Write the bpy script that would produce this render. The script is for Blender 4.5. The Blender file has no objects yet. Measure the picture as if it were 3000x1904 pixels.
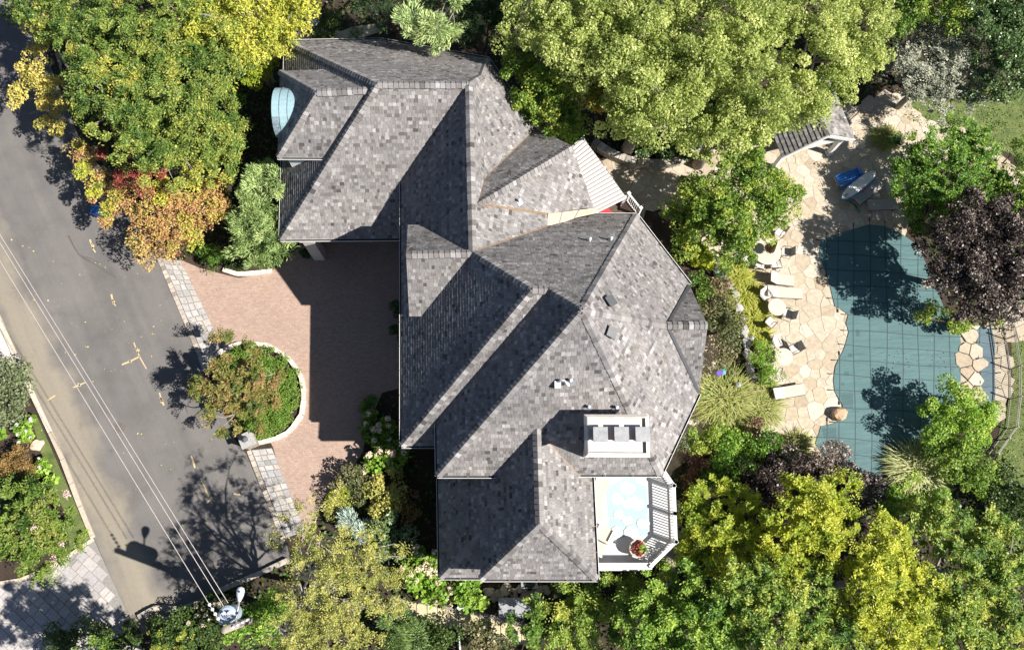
import bpy, bmesh, math, random
import numpy as np
from mathutils import Vector, Matrix
from mathutils.geometry import tessellate_polygon

# ---------------------------------------------------------------- camera, world, sun, exposure
SC = bpy.context.scene
COL = SC.collection
F_PX, W_PX, H_PX = 2564.0, 3000.0, 1904.0          # focal length in photograph pixels
NADIR = (1440.0, 1550.0)                           # where the plumb line meets the picture
CAM_H = 48.0
cd = bpy.data.cameras.new('camera')
cam = bpy.data.objects.new('camera', cd); COL.objects.link(cam)
cd.sensor_fit = 'HORIZONTAL'; cd.sensor_width = 36.0
cd.lens = F_PX / W_PX * 36.0
cd.clip_start = 0.5; cd.clip_end = 2000.0
_d = Vector(((NADIR[0]-W_PX/2)/F_PX, -(NADIR[1]-H_PX/2)/F_PX, -1.0)).normalized()
_zw = -_d
_xw = (Vector((1, 0, 0)) - Vector((1, 0, 0)).dot(_zw)*_zw).normalized()
_yw = _zw.cross(_xw)
CAMR = Matrix((_xw, _yw, _zw))                     # camera axes -> world axes
cam.matrix_world = Matrix.Translation((0, 0, CAM_H)) @ CAMR.to_4x4()
SC.camera = cam

SUN_TO = Vector((0.925, -0.325, 1.0)).normalized() # direction towards the sun
SUN_EL = math.asin(SUN_TO.z)
world = bpy.data.worlds.new('World'); SC.world = world; world.use_nodes = True
_nt = world.node_tree
_bg = _nt.nodes['Background']
_sky = _nt.nodes.new('ShaderNodeTexSky'); _sky.sky_type = 'NISHITA'; _sky.sun_disc = False; _sky.air_density = 0.75; _sky.dust_density = 0.4
_sky.sun_elevation = SUN_EL; _sky.sun_rotation = math.atan2(SUN_TO.x, SUN_TO.y)
_nt.links.new(_sky.outputs[0], _bg.inputs[0]); _bg.inputs[1].default_value = 0.05
_sl = bpy.data.lights.new('sun', 'SUN'); _sl.energy = 5.0; _sl.angle = math.radians(0.53); _sl.color = (1.0, 0.95, 0.88)
sun = bpy.data.objects.new('sun', _sl); COL.objects.link(sun)
sun.rotation_euler = SUN_TO.to_track_quat('Z', 'Y').to_euler(); sun.location = (20, -10, 40)
SC.view_settings.view_transform = 'Standard'; SC.view_settings.look = 'None'
SC.view_settings.gamma = 1.0; SC.view_settings.use_curve_mapping = False
SC.view_settings.exposure = 1.15
SC.cycles.max_bounces = 6; SC.cycles.diffuse_bounces = 3; SC.cycles.transmission_bounces = 4
SC.cycles.transparent_max_bounces = 6

# ---------------------------------------------------------------- helpers
def P(px, py, z=0.0):
    """world point at height z that the photograph shows at pixel px, py"""
    r = CAMR @ Vector(((px-W_PX/2)/F_PX, -(py-H_PX/2)/F_PX, -1.0))
    t = (z-CAM_H)/r.z
    return Vector((r.x*t, r.y*t, z))

def M(px):
    return px/52.0                                  # photograph pixels on the ground -> metres

class MB:
    """collects geometry for ONE mesh object"""
    def __init__(self):
        self.v = []; self.f = []; self.m = []; self.tone = []; self.smooth = []
    def add(self, vs, fs, mi=0, tone=0.5, smooth=False):
        o = len(self.v)
        self.v.extend([tuple(p) for p in vs])
        for f in fs:
            self.f.append([i+o for i in f]); self.m.append(mi); self.tone.append(tone); self.smooth.append(smooth)
    def box(self, c, s, rz=0.0, mi=0, tone=0.5, rx=0.0, ry=0.0):
        hx, hy, hz = s[0]/2, s[1]/2, s[2]/2
        R = Matrix.Rotation(rz, 3, 'Z') @ Matrix.Rotation(ry, 3, 'Y') @ Matrix.Rotation(rx, 3, 'X')
        vs = [Vector(c)+R @ Vector((x*hx, y*hy, z*hz)) for z in (-1, 1) for x, y in ((-1, -1), (1, -1), (1, 1), (-1, 1))]
        self.add(vs, [(3, 2, 1, 0), (4, 5, 6, 7), (0, 1, 5, 4), (1, 2, 6, 5), (2, 3, 7, 6), (3, 0, 4, 7)], mi, tone)
        return self
    def prism(self, poly, z0, z1, mi=0, tone=0.5, inset=0.0):
        """poly: list of (x, y) or 3-vectors (own z offset ignored)"""
        a = sum(poly[i][0]*poly[(i+1) % len(poly)][1]-poly[(i+1) % len(poly)][0]*poly[i][1] for i in range(len(poly)))
        if a < 0: poly = list(reversed(poly))
        n = len(poly)
        top = poly
        if inset:
            cx = sum(p[0] for p in poly)/n; cy = sum(p[1] for p in poly)/n
            top = []
            for p in poly:
                d = math.hypot(p[0]-cx, p[1]-cy); k = max(0.0, (d-inset)/max(d, 1e-6))
                top.append((cx+(p[0]-cx)*k, cy+(p[1]-cy)*k))
        vs = [(p[0], p[1], z0) for p in poly]+[(p[0], p[1], z1) for p in top]
        fs = [tuple(range(n, 2*n))]+[(i, (i+1) % n, n+(i+1) % n, n+i) for i in range(n)]
        self.add(vs, fs, mi, tone)
        return self
    def slab(self, pts, th, mi=0, tone=0.5):
        """planar 3-D polygon thickened downwards by th"""
        n = len(pts)
        a = sum(pts[i][0]*pts[(i+1) % n][1]-pts[(i+1) % n][0]*pts[i][1] for i in range(n))
        if a < 0: pts = list(reversed(pts))
        vs = [Vector(p) for p in pts]+[Vector(p)-Vector((0, 0, th)) for p in pts]
        self.add(vs, [tuple(range(n)), tuple(range(2*n-1, n-1, -1))]+[(n+i, n+(i+1) % n, (i+1) % n, i) for i in range(n)], mi, tone)
        return self
    def tube(self, pts, rads, n=6, mi=0, tone=0.5, caps=True):
        pts = [Vector(p) for p in pts]
        if not hasattr(rads, '__len__'): rads = [rads]*len(pts)
        vs = []; k = len(pts)
        for i, p in enumerate(pts):
            t = (pts[min(i+1, k-1)]-pts[max(i-1, 0)])
            t = t.normalized() if t.length > 1e-9 else Vector((0, 0, 1))
            u = t.orthogonal().normalized() if abs(t.z) < 0.95 else Vector((1, 0, 0))
            u = (u-u.dot(t)*t).normalized(); w = t.cross(u)
            for j in range(n):
                a = 2*math.pi*j/n
                vs.append(p+(u*math.cos(a)+w*math.sin(a))*rads[i])
        fs = [(i*n+j, i*n+(j+1) % n, (i+1)*n+(j+1) % n, (i+1)*n+j) for i in range(k-1) for j in range(n)]
        if caps: fs += [tuple(range(n-1, -1, -1)), tuple(range((k-1)*n, k*n))]
        self.add(vs, fs, mi, tone, smooth=(n > 5))
        return self
    def lathe(self, c, prof, n=16, mi=0, tone=0.5):
        c = Vector(c); vs = []
        for r, z in prof:
            for j in range(n):
                a = 2*math.pi*j/n
                vs.append(c+Vector((r*math.cos(a), r*math.sin(a), z)))
        k = len(prof)
        fs = [(i*n+j, i*n+(j+1) % n, (i+1)*n+(j+1) % n, (i+1)*n+j) for i in range(k-1) for j in range(n)]
        fs += [tuple(range(n-1, -1, -1)), tuple(range((k-1)*n, k*n))]
        self.add(vs, fs, mi, tone, smooth=False)
        return self
    def build(self, name, mats, parent=None, tone_attr=False):
        me = bpy.data.meshes.new(name)
        me.from_pydata(self.v, [], self.f)
        if not isinstance(mats, (list, tuple)): mats = [mats]
        for m in mats: me.materials.append(m)
        if len(mats) > 1: me.polygons.foreach_set('material_index', self.m)
        if any(self.smooth): me.polygons.foreach_set('use_smooth', self.smooth)
        if tone_attr:
            at = me.attributes.new('tone', 'FLOAT', 'FACE'); at.data.foreach_set('value', self.tone)
        me.update()
        o = bpy.data.objects.new(name, me); COL.objects.link(o)
        if parent is not None:
            o.parent = parent
            o.matrix_parent_inverse = parent.matrix_basis.inverted()
        return o

def tag(o, label=None, cat=None, group=None, kind=None):
    if label: o['label'] = label
    if cat: o['category'] = cat
    if group: o['group'] = group
    if kind: o['kind'] = kind
    return o

def thing(name, label, cat, loc=(0, 0, 0), rz=0.0, group=None):
    o = bpy.data.objects.new(name, None); COL.objects.link(o)
    o.empty_display_size = 0.2
    o.location = loc; o.rotation_euler = (0, 0, rz)
    return tag(o, label, cat, group)

def adopt(child, parent):
    child.parent = parent
    child.matrix_parent_inverse = Matrix.Identity(4)
    return child

def copy_tree(o, parent=None):
    c = o.copy(); COL.objects.link(c); c.parent = parent
    for ch in o.children: copy_tree(ch, c)
    return c

# ---------------------------------------------------------------- materials
def new_mat(name):
    m = bpy.data.materials.new(name); m.use_nodes = True
    nt = m.node_tree; b = nt.nodes['Principled BSDF']
    return m, nt, b

def N(nt, t, **kw):
    n = nt.nodes.new(t)
    for k, v in kw.items(): setattr(n, k, v)
    return n

def ramp(nt, fac, cols, interp='LINEAR'):
    r = N(nt, 'ShaderNodeValToRGB'); r.color_ramp.interpolation = interp
    els = r.color_ramp.elements
    k = len(cols)
    while len(els) < k: els.new(0.5)
    for i, c in enumerate(cols):
        if len(c) == 4: els[i].position = c[3]
        else: els[i].position = i/(k-1) if interp != 'CONSTANT' else i/k
        els[i].color = (c[0], c[1], c[2], 1)
    nt.links.new(fac, r.inputs[0])
    return r.outputs[0]

def noise(nt, scale, detail=4.0, rough=0.6, coord='Object', stretch=None):
    tc = N(nt, 'ShaderNodeTexCoord')
    n = N(nt, 'ShaderNodeTexNoise'); n.inputs['Scale'].default_value = scale
    n.inputs['Detail'].default_value = detail; n.inputs['Roughness'].default_value = rough
    src = tc.outputs[coord]
    if stretch:
        mp = N(nt, 'ShaderNodeMapping'); mp.inputs['Scale'].default_value = stretch
        nt.links.new(src, mp.inputs[0]); src = mp.outputs[0]
    nt.links.new(src, n.inputs['Vector'])
    return n.outputs['Fac']

def bump(nt, b, h, strength=0.3, dist=0.02):
    bp = N(nt, 'ShaderNodeBump'); bp.inputs['Strength'].default_value = strength; bp.inputs['Distance'].default_value = dist
    nt.links.new(h, bp.inputs['Height']); nt.links.new(bp.outputs[0], b.inputs['Normal'])

def mixc(nt, fac, a, b, mode='MIX'):
    m = N(nt, 'ShaderNodeMix', data_type='RGBA', blend_type=mode)
    if isinstance(fac, (int, float)): m.inputs[0].default_value = fac
    else: nt.links.new(fac, m.inputs[0])
    for sock, v in ((m.inputs[6], a), (m.inputs[7], b)):
        if isinstance(v, tuple): sock.default_value = (*v[:3], 1)
        else: nt.links.new(v, sock)
    return m.outputs[2]

def mat_noise(name, cols, scale=3.0, rough=0.8, bmp=0.0, detail=5.0, metal=0.0, fine=None, spec=None):
    """base colour from a noise ramp; optional second finer noise that mottles it"""
    m, nt, b = new_mat(name)
    c = ramp(nt, noise(nt, scale, detail), [(*cols[i][:3], 0.3+0.4*i/(max(1, len(cols)-1))) for i in range(len(cols))])
    if fine:
        g = ramp(nt, noise(nt, fine[0], 3.0), [(1-fine[1],)*3+(0.3,), (1+fine[1],)*3+(0.7,)])
        c = mixc(nt, 1.0, c, g, 'MULTIPLY')
    nt.links.new(c, b.inputs['Base Color'])
    b.inputs['Roughness'].default_value = rough; b.inputs['Metallic'].default_value = metal
    if spec is not None: b.inputs['Specular IOR Level'].default_value = spec
    if bmp: bump(nt, b, noise(nt, scale*6 if not fine else fine[0], 4.0), bmp)
    return m

def mat_tone(name, cols, rough=0.85, fine=None, bmp=0.0, interp='LINEAR', random_obj=False, spec=0.3, stretch=None):
    """colour of every piece from its own 'tone' attribute (or from the object's random number)"""
    m, nt, b = new_mat(name)
    if random_obj:
        oi = N(nt, 'ShaderNodeObjectInfo'); fac = oi.outputs['Random']
    else:
        at = N(nt, 'ShaderNodeAttribute', attribute_name='tone'); fac = at.outputs['Fac']
    c = ramp(nt, fac, cols, interp)
    if fine:
        g = ramp(nt, noise(nt, fine[0], 4.0, stretch=stretch), [(1-fine[1],)*3+(0.3,), (1+fine[1],)*3+(0.7,)])
        c = mixc(nt, 1.0, c, g, 'MULTIPLY')
        if bmp: bump(nt, b, noise(nt, fine[0]*1.5, 4.0), bmp)
    nt.links.new(c, b.inputs['Base Color'])
    b.inputs['Roughness'].default_value = rough; b.inputs['Specular IOR Level'].default_value = spec
    return m

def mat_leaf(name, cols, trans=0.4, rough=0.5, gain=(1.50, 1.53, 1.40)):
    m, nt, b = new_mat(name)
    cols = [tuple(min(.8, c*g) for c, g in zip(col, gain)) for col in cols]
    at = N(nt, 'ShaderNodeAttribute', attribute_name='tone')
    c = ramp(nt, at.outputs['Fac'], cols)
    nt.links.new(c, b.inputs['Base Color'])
    b.inputs['Roughness'].default_value = rough; b.inputs['Specular IOR Level'].default_value = 0.35
    tr = N(nt, 'ShaderNodeBsdfTranslucent')
    hs = N(nt, 'ShaderNodeHueSaturation'); hs.inputs['Saturation'].default_value = 1.1; hs.inputs['Value'].default_value = 1.15
    nt.links.new(c, hs.inputs['Color']); nt.links.new(hs.outputs[0], tr.inputs['Color'])
    mx = N(nt, 'ShaderNodeMixShader'); mx.inputs[0].default_value = trans
    nt.links.new(b.outputs[0], mx.inputs[1]); nt.links.new(tr.outputs[0], mx.inputs[2])
    nt.links.new(mx.outputs[0], nt.nodes['Material Output'].inputs['Surface'])
    return m

def plain(name, col, rough=0.6, metal=0.0, var=0.12, scale=8.0):
    return mat_noise(name, [tuple(c*(1-var) for c in col), tuple(min(1.0, c*(1+var)) for c in col)], scale, rough, 0.0, metal=metal)

MT = {}
def m_shingle():
    m, nt, b = new_mat('weathered_cedar_shingle')
    at = N(nt, 'ShaderNodeAttribute', attribute_name='tone')
    c = ramp(nt, at.outputs['Fac'], [(0.060, 0.056, 0.055), (0.148, 0.140, 0.137), (0.202, 0.193, 0.190), (0.31, 0.30, 0.296)])
    # broad weathering: warmer and paler or greyer and damper areas, and lichen in places
    c = mixc(nt, 1.0, c, ramp(nt, noise(nt, .45, 5.0), [(0.82, 0.82, 0.84, .3), (1.15, 1.13, 1.11, .7)]), 'MULTIPLY')
    c = mixc(nt, ramp(nt, noise(nt, 1.1, 6.0), [(0, 0, 0, .58), (.35, .35, .35, .75)]), c, (0.145, 0.125, 0.085))
    c = mixc(nt, 1.0, c, ramp(nt, noise(nt, 14.0, 4.0, .7), [(0.80, 0.80, 0.80, .3), (1.2, 1.2, 1.2, .7)]), 'MULTIPLY')
    nt.links.new(c, b.inputs['Base Color']); b.inputs['Roughness'].default_value = .85; b.inputs['Specular IOR Level'].default_value = .25
    return m
MT['shingle'] = m_shingle()
MT['roof_felt'] = plain('roof_underlay', (0.05, 0.046, 0.043), 0.95)
MT['copper_flash'] = mat_noise('weathered_copper_flashing', [(0.17, 0.105, 0.06), (0.24, 0.165, 0.10), (0.15, 0.105, 0.075)], 2.5, 0.5, metal=0.25)
MT['patina'] = mat_noise('pale_copper_patina', [(0.19, 0.30, 0.34), (0.26, 0.38, 0.41)], 6.0, 0.6)
MT['patina_dark'] = mat_noise('streaked_copper', [(0.10, 0.12, 0.14), (0.22, 0.30, 0.34)], 9.0, 0.55)
MT['stucco'] = mat_noise('cream_stucco', [(0.46, 0.425, 0.38), (0.56, 0.525, 0.475)], 3.0, 0.9, 0.2)
MT['trim'] = plain('white_paint', (0.66, 0.65, 0.63), 0.45, var=0.04)
MT['deck_white'] = mat_noise('white_deck_coating', [(0.50, 0.495, 0.49), (0.57, 0.565, 0.555)], 2.0, 0.55)
MT['gutter_in'] = plain('dark_gutter_trough', (0.045, 0.045, 0.05), 0.6)
MT['glass'] = plain('window_glass', (0.02, 0.025, 0.03), 0.08, var=0.02)
MT['door_wood'] = mat_noise('stained_door_wood', [(0.16, 0.08, 0.04), (0.23, 0.12, 0.06)], 5.0, 0.5)
MT['vent_dark'] = plain('dark_grey_vent_metal', (0.075, 0.078, 0.083), 0.5)
MT['pvc'] = plain('white_pvc_pipe', (0.68, 0.68, 0.68), 0.5)
MT['lead'] = plain('grey_lead_flashing', (0.30, 0.31, 0.33), 0.45, metal=0.4)
MT['steel'] = mat_noise('galvanised_cap_metal', [(0.26, 0.27, 0.29), (0.40, 0.40, 0.39)], 4.0, 0.4, metal=0.3)
MT['rust'] = mat_noise('rusty_flue_iron', [(0.10, 0.045, 0.02), (0.20, 0.09, 0.035)], 12.0, 0.8)
MT['asphalt'] = None
MT['wood_dark'] = mat_noise('dark_brown_boards', [(0.06, 0.035, 0.025), (0.10, 0.06, 0.045)], 5.0, 0.6)
MT['bark'] = mat_noise('grey_bark', [(0.16, 0.135, 0.11), (0.28, 0.25, 0.215)], 8.0, 0.9, 0.5)
MT['bark_pale'] = mat_noise('pale_grey_bark', [(0.27, 0.24, 0.21), (0.42, 0.38, 0.34)], 8.0, 0.9, 0.4)
MT['bark_brown'] = mat_noise('brown_bark', [(0.08, 0.055, 0.04), (0.15, 0.10, 0.07)], 8.0, 0.9, 0.5)

# ================================================================ ground and paving
def pix(poly, z=0.0):
    return [P(a, b, z) for a, b in poly]

def sheet(name, poly_px, z, mat, label=None):
    pts = pix(poly_px, z)
    mb = MB(); mb.add(pts, [tuple(range(len(pts)))])
    o = mb.build(name, mat); bm = bmesh.new(); bm.from_mesh(o.data)
    bmesh.ops.triangulate(bm, faces=bm.faces[:])
    for f in bm.faces:
        if f.normal.z < 0: f.normal_flip()
    bm.to_mesh(o.data); bm.free()
    tag(o, label, None, None, 'structure')
    return o

def in_poly(x, y, poly):
    c = False; j = len(poly)-1
    for i in range(len(poly)):
        xi, yi = poly[i][0], poly[i][1]; xj, yj = poly[j][0], poly[j][1]
        if (yi > y) != (yj > y) and x < (xj-xi)*(y-yi)/(yj-yi)+xi: c = not c
        j = i
    return c

def clip_half(poly, ax, ay, b):
    """keep the part of the 2-D polygon with ax*x+ay*y <= b"""
    out = []
    for i in range(len(poly)):
        p, q = poly[i], poly[(i+1) % len(poly)]
        dp, dq = ax*p[0]+ay*p[1]-b, ax*q[0]+ay*q[1]-b
        if dp <= 0: out.append(p)
        if (dp < 0 < dq) or (dq < 0 < dp):
            t = dp/(dp-dq); out.append((p[0]+(q[0]-p[0])*t, p[1]+(q[1]-p[1])*t))
    return out

# --- ground
def m_ground():
    m, nt, b = new_mat('mulch_and_soil')
    c = ramp(nt, noise(nt, 1.2, 6.0), [(0.02, 0.014, 0.009, 0.3), (0.045, 0.03, 0.02, 0.55), (0.03, 0.03, 0.014, 0.75)])
    g = ramp(nt, noise(nt, 30.0, 4.0, 0.75), [(0.35, 0.35, 0.35, 0.35), (1.7, 1.6, 1.5, 0.68)])
    nt.links.new(mixc(nt, 1.0, c, g, 'MULTIPLY'), b.inputs['Base Color']); b.inputs['Roughness'].default_value = 0.95
    bump(nt, b, noise(nt, 25.0, 5.0), 0.8, 0.06)
    return m
gm = MB(); gm.add([(-300, -300, 0), (300, -300, 0), (300, 300, 0), (-300, 300, 0)], [(0, 1, 2, 3)])
tag(gm.build('ground', m_ground()), 'dark brown mulch and soil of the planting beds', kind='structure')

# --- asphalt road
def m_asphalt():
    m, nt, b = new_mat('worn_asphalt')
    tc = N(nt, 'ShaderNodeTexCoord')
    c = ramp(nt, noise(nt, 0.35, 6.0, 0.65), [(0.098, 0.091, 0.087, 0.3), (0.127, 0.119, 0.114, 0.52), (0.150, 0.139, 0.131, 0.75)])
    c = mixc(nt, 1.0, c, ramp(nt, noise(nt, 60.0, 3.0, 0.8), [(0.72, 0.72, 0.72, 0.3), (1.25, 1.25, 1.25, 0.7)]), 'MULTIPLY')
    # the dusty tan gutter along the far kerb
    g0, g1 = P(95, 1150), P(375, 1800)
    ax = -Vector((g1.y-g0.y, -(g1.x-g0.x), 0)).normalized()
    sep = N(nt, 'ShaderNodeVectorMath', operation='DOT_PRODUCT'); nt.links.new(tc.outputs['Object'], sep.inputs[0]); sep.inputs[1].default_value = ax
    off = ax.dot(g0)
    ad = N(nt, 'ShaderNodeMath', operation='SUBTRACT'); nt.links.new(sep.outputs['Value'], ad.inputs[0]); ad.inputs[1].default_value = off
    wob = N(nt, 'ShaderNodeMath', operation='MULTIPLY_ADD'); nt.links.new(noise(nt, 0.5, 4.0), wob.inputs[0]); wob.inputs[1].default_value = 2.6
    nt.links.new(ad.outputs[0], wob.inputs[2])
    sc_ = N(nt, 'ShaderNodeMath', operation='MULTIPLY'); sc_.inputs[1].default_value = 0.25
    nt.links.new(wob.outputs[0], sc_.inputs[0])
    fr = ramp(nt, sc_.outputs[0], [(0, 0, 0, 0.25), (0.8, 0.8, 0.8, 0.45), (0.8, 0.8, 0.8, 0.68), (0, 0, 0, 0.92)])
    dust = mixc(nt, noise(nt, 6.0, 5.0), (0.20, 0.175, 0.135), (0.27, 0.235, 0.18))
    c = mixc(nt, fr, c, dust)
    # faint tyre streaks that run with the lane
    al = Vector((-ax.y, ax.x, 0))
    d2 = N(nt, 'ShaderNodeVectorMath', operation='DOT_PRODUCT'); nt.links.new(tc.outputs['Object'], d2.inputs[0]); d2.inputs[1].default_value = al*0.06
    cb = N(nt, 'ShaderNodeCombineXYZ'); nt.links.new(sep.outputs['Value'], cb.inputs[0]); nt.links.new(d2.outputs['Value'], cb.inputs[1])
    n2 = N(nt, 'ShaderNodeTexNoise'); n2.inputs['Scale'].default_value = 1.6; n2.inputs['Detail'].default_value = 4.0
    nt.links.new(cb.outputs[0], n2.inputs['Vector'])
    c = mixc(nt, 1.0, c, ramp(nt, n2.outputs['Fac'], [(0.90, 0.90, 0.91, 0.35), (1.06, 1.055, 1.04, 0.65)]), 'MULTIPLY')
    # oil and tar stains, pale scuffs
    c = mixc(nt, ramp(nt, noise(nt, .8, 6.0, .7), [(0, 0, 0, .60), (.55, .55, .55, .72)]), c, (0.085, 0.08, 0.077))
    c = mixc(nt, ramp(nt, noise(nt, 1.7, 7.0, .75), [(0, 0, 0, .63), (.6, .6, .6, .74)]), c, (0.24, 0.22, 0.19))
    nt.links.new(c, b.inputs['Base Color']); b.inputs['Roughness'].default_value = 0.92
    bump(nt, b, noise(nt, 80.0, 3.0), 0.35, 0.01)
    return m
ROAD = [(-250, 430), (0, 935), (95, 1150), (180, 1330), (255, 1530), (275, 1575), (375, 1800), (420, 1860), (500, 1810),
        (560, 1778), (640, 1725), (850, 1645), (842, 1600), (800, 1520), (722, 1330), (690, 1290), (600, 1075), (460, 757),
        (330, 560), (230, 400), (150, 200), (90, 0), (60, -250), (-250, -250)]
ROADO = sheet('road', ROAD, 0.012, m_asphalt(), 'grey worn asphalt lane beside the house')

# --- kerb along the far side of the lane, stone by stone
def offset_path(pts, d):
    out = []
    for i, p in enumerate(pts):
        t = (pts[min(i+1, len(pts)-1)]-pts[max(i-1, 0)]); t.z = 0; t.normalize()
        out.append(p+Vector((-t.y, t.x, 0))*d)
    return out

def along(pts, s):
    for a, b in zip(pts, pts[1:]):
        L = (b-a).length
        if s <= L: return a+(b-a)*(s/L), (b-a).normalized()
        s -= L
    return pts[-1].copy(), (pts[-1]-pts[-2]).normalized()

def path_len(pts): return sum((b-a).length for a, b in zip(pts, pts[1:]))

MT['kerb'] = mat_tone('tan_concrete_kerb', [(0.36, 0.31, 0.25), (0.50, 0.44, 0.36)], 0.9, fine=(12, 0.2), random_obj=True)
MT['setts'] = mat_tone('pale_granite_setts', [(0.24, 0.225, 0.22), (0.33, 0.315, 0.305), (0.40, 0.38, 0.36), (0.36, 0.325, 0.28), (0.28, 0.28, 0.29)], 0.8, fine=(10, 0.22), bmp=0.4, random_obj=True)
MT['rough_setts'] = mat_tone('rough_edge_setts', [(0.20, 0.17, 0.14), (0.34, 0.30, 0.26), (0.42, 0.37, 0.31)], 0.9, fine=(14, 0.3), bmp=0.6, random_obj=True)
MT['mortar'] = mat_noise('sandy_mortar', [(0.30, 0.25, 0.185), (0.37, 0.32, 0.245)], 9.0, 0.95)
MT['mortar_grey'] = mat_noise('grey_mortar', [(0.17, 0.16, 0.15), (0.24, 0.23, 0.21)], 9.0, 0.95)

def stone_row(parent, name, path, width, height, length, mat, rng, z0=0.0, gap=0.015):
    L = path_len(path); s = 0.0
    while s < L-0.05:
        l = min(length*rng.uniform(0.75, 1.25), L-s)
        a, t = along(path, s+gap/2); b, _ = along(path, s+l-gap/2)
        t = (b-a).normalized(); nrm = Vector((-t.y, t.x, 0)); w = width*rng.uniform(0.92, 1.0)/2
        mb = MB(); mb.prism([a-nrm*w, b-nrm*w, b+nrm*w, a+nrm*w], z0, z0+height*rng.uniform(0.95, 1.05), inset=0.012)
        mb.build(name, mat, parent)
        s += l
rng = random.Random(5)
kp = pix([(-20, 893), (0, 935), (95, 1150), (180, 1330), (255, 1530), (275, 1575)])
kerb = MB()
for a, b in zip(kp, kp[1:]):
    n_ = Vector((-(b-a).y, (b-a).x, 0)).normalized()*0.12
    kerb.prism([a-n_, b-n_, b+n_, a+n_], 0.0, 0.10)
KERB = tag(kerb.build('kerb', MT['mortar']), 'tan concrete kerb between the lane and the grass strip', kind='structure')
stone_row(KERB, 'kerb_stone', kp, 0.26, 0.05, 1.6, MT['kerb'], rng, 0.10)

# --- brick driveway
def m_brick():
    m, nt, b = new_mat('salmon_brick_paving')
    tc = N(nt, 'ShaderNodeTexCoord')
    mp = N(nt, 'ShaderNodeMapping'); mp.inputs['Rotation'].default_value = (0, 0, math.radians(2))
    nt.links.new(tc.outputs['Object'], mp.inputs[0])
    br = N(nt, 'ShaderNodeTexBrick'); br.inputs['Scale'].default_value = 1.0
    br.inputs['Brick Width'].default_value = 0.21; br.inputs['Row Height'].default_value = 0.105
    br.inputs['Mortar Size'].default_value = 0.006; br.inputs['Bias'].default_value = 0.0
    br.inputs['Color1'].default_value = (0.285, 0.196, 0.155, 1); br.inputs['Color2'].default_value = (0.335, 0.243, 0.196, 1)
    br.inputs['Mortar'].default_value = (0.225, 0.17, 0.14, 1)
    nt.links.new(mp.outputs[0], br.inputs['Vector'])
    c = mixc(nt, 1.0, br.outputs['Color'], ramp(nt, noise(nt, 0.5, 5.0), [(0.94, 0.945, 0.955, 0.3), (1.06, 1.05, 1.03, 0.7)]), 'MULTIPLY')
    c = mixc(nt, 1.0, c, ramp(nt, noise(nt, 8.0, 4.0), [(0.88, 0.88, 0.88, 0.3), (1.1, 1.1, 1.1, 0.7)]), 'MULTIPLY')
    nt.links.new(c, b.inputs['Base Color']); b.inputs['Roughness'].default_value = 0.9
    bump(nt, b, br.outputs['Fac'], -0.3, 0.01)
    return m
DRIVE = [(518, 757), (585, 785), (640, 800), (700, 815), (790, 800), (880, 720), (905, 690), (1240, 680), (1240, 1120),
         (1120, 1150), (1085, 1230), (1060, 1330), (1020, 1390), (950, 1450), (925, 1530), (880, 1600), (800, 1310), (655, 1020)]
sheet('brick_driveway', DRIVE, 0.02, m_brick(), 'salmon brick forecourt of the house')

# --- bands of pale stone at the two mouths of the forecourt
def sett_band(name, label, quad, nacross, unit, seed):
    rng = random.Random(seed)
    a, b, c, d = pix(quad)                 # a-b across the top, d-c across the bottom
    mb = MB(); mb.prism([a, b, c, d], 0.0, 0.026)
    base = tag(mb.build(name, MT['mortar_grey']), label, kind='structure')
    L = ((d-a).length+(c-b).length)/2; t = 0.0
    while t < L-0.08:
        l = min(unit*rng.uniform(0.8, 1.25), L-t)
        cuts = sorted([0, 1]+[(k+rng.uniform(-0.22, 0.22))/nacross for k in range(1, nacross)])
        for u0, u1 in zip(cuts, cuts[1:]):
            q = []
            for u, s in ((u0, t), (u1, t), (u1, t+l), (u0, t+l)):
                p = (a.lerp(b, u)).lerp(d.lerp(c, u), s/L); q.append(p)
            cx = sum((p for p in q), Vector())/4
            q = [cx+(p-cx)*(1-0.028/max(0.08, (p-cx).length)) + Vector((rng.uniform(-.012, .012), rng.uniform(-.012, .012), 0)) for p in q]
            mb = MB(); mb.prism(q, 0.02, 0.05+rng.uniform(-.006, .006), inset=0.01); mb.build('sett', MT['setts'], base)
        t += l
    # the rough row of setts on the lane side
    stone_row(base, 'edge_sett', [a+(a-b).normalized()*0.15, d+(d-c).normalized()*0.15], 0.26, 0.045, 0.3, MT['rough_setts'], rng, 0.012)
    return base
sett_band('stone_apron', 'pale granite sett apron at the upper mouth of the brick forecourt', [(474, 757), (530, 764), (657, 1024), (600, 1052)], 3, 0.36, 11)
sett_band('stone_apron', 'pale granite sett apron at the lower mouth of the brick forecourt', [(737, 1318), (797, 1312), (895, 1555), (838, 1575)], 3, 0.36, 12)

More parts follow.
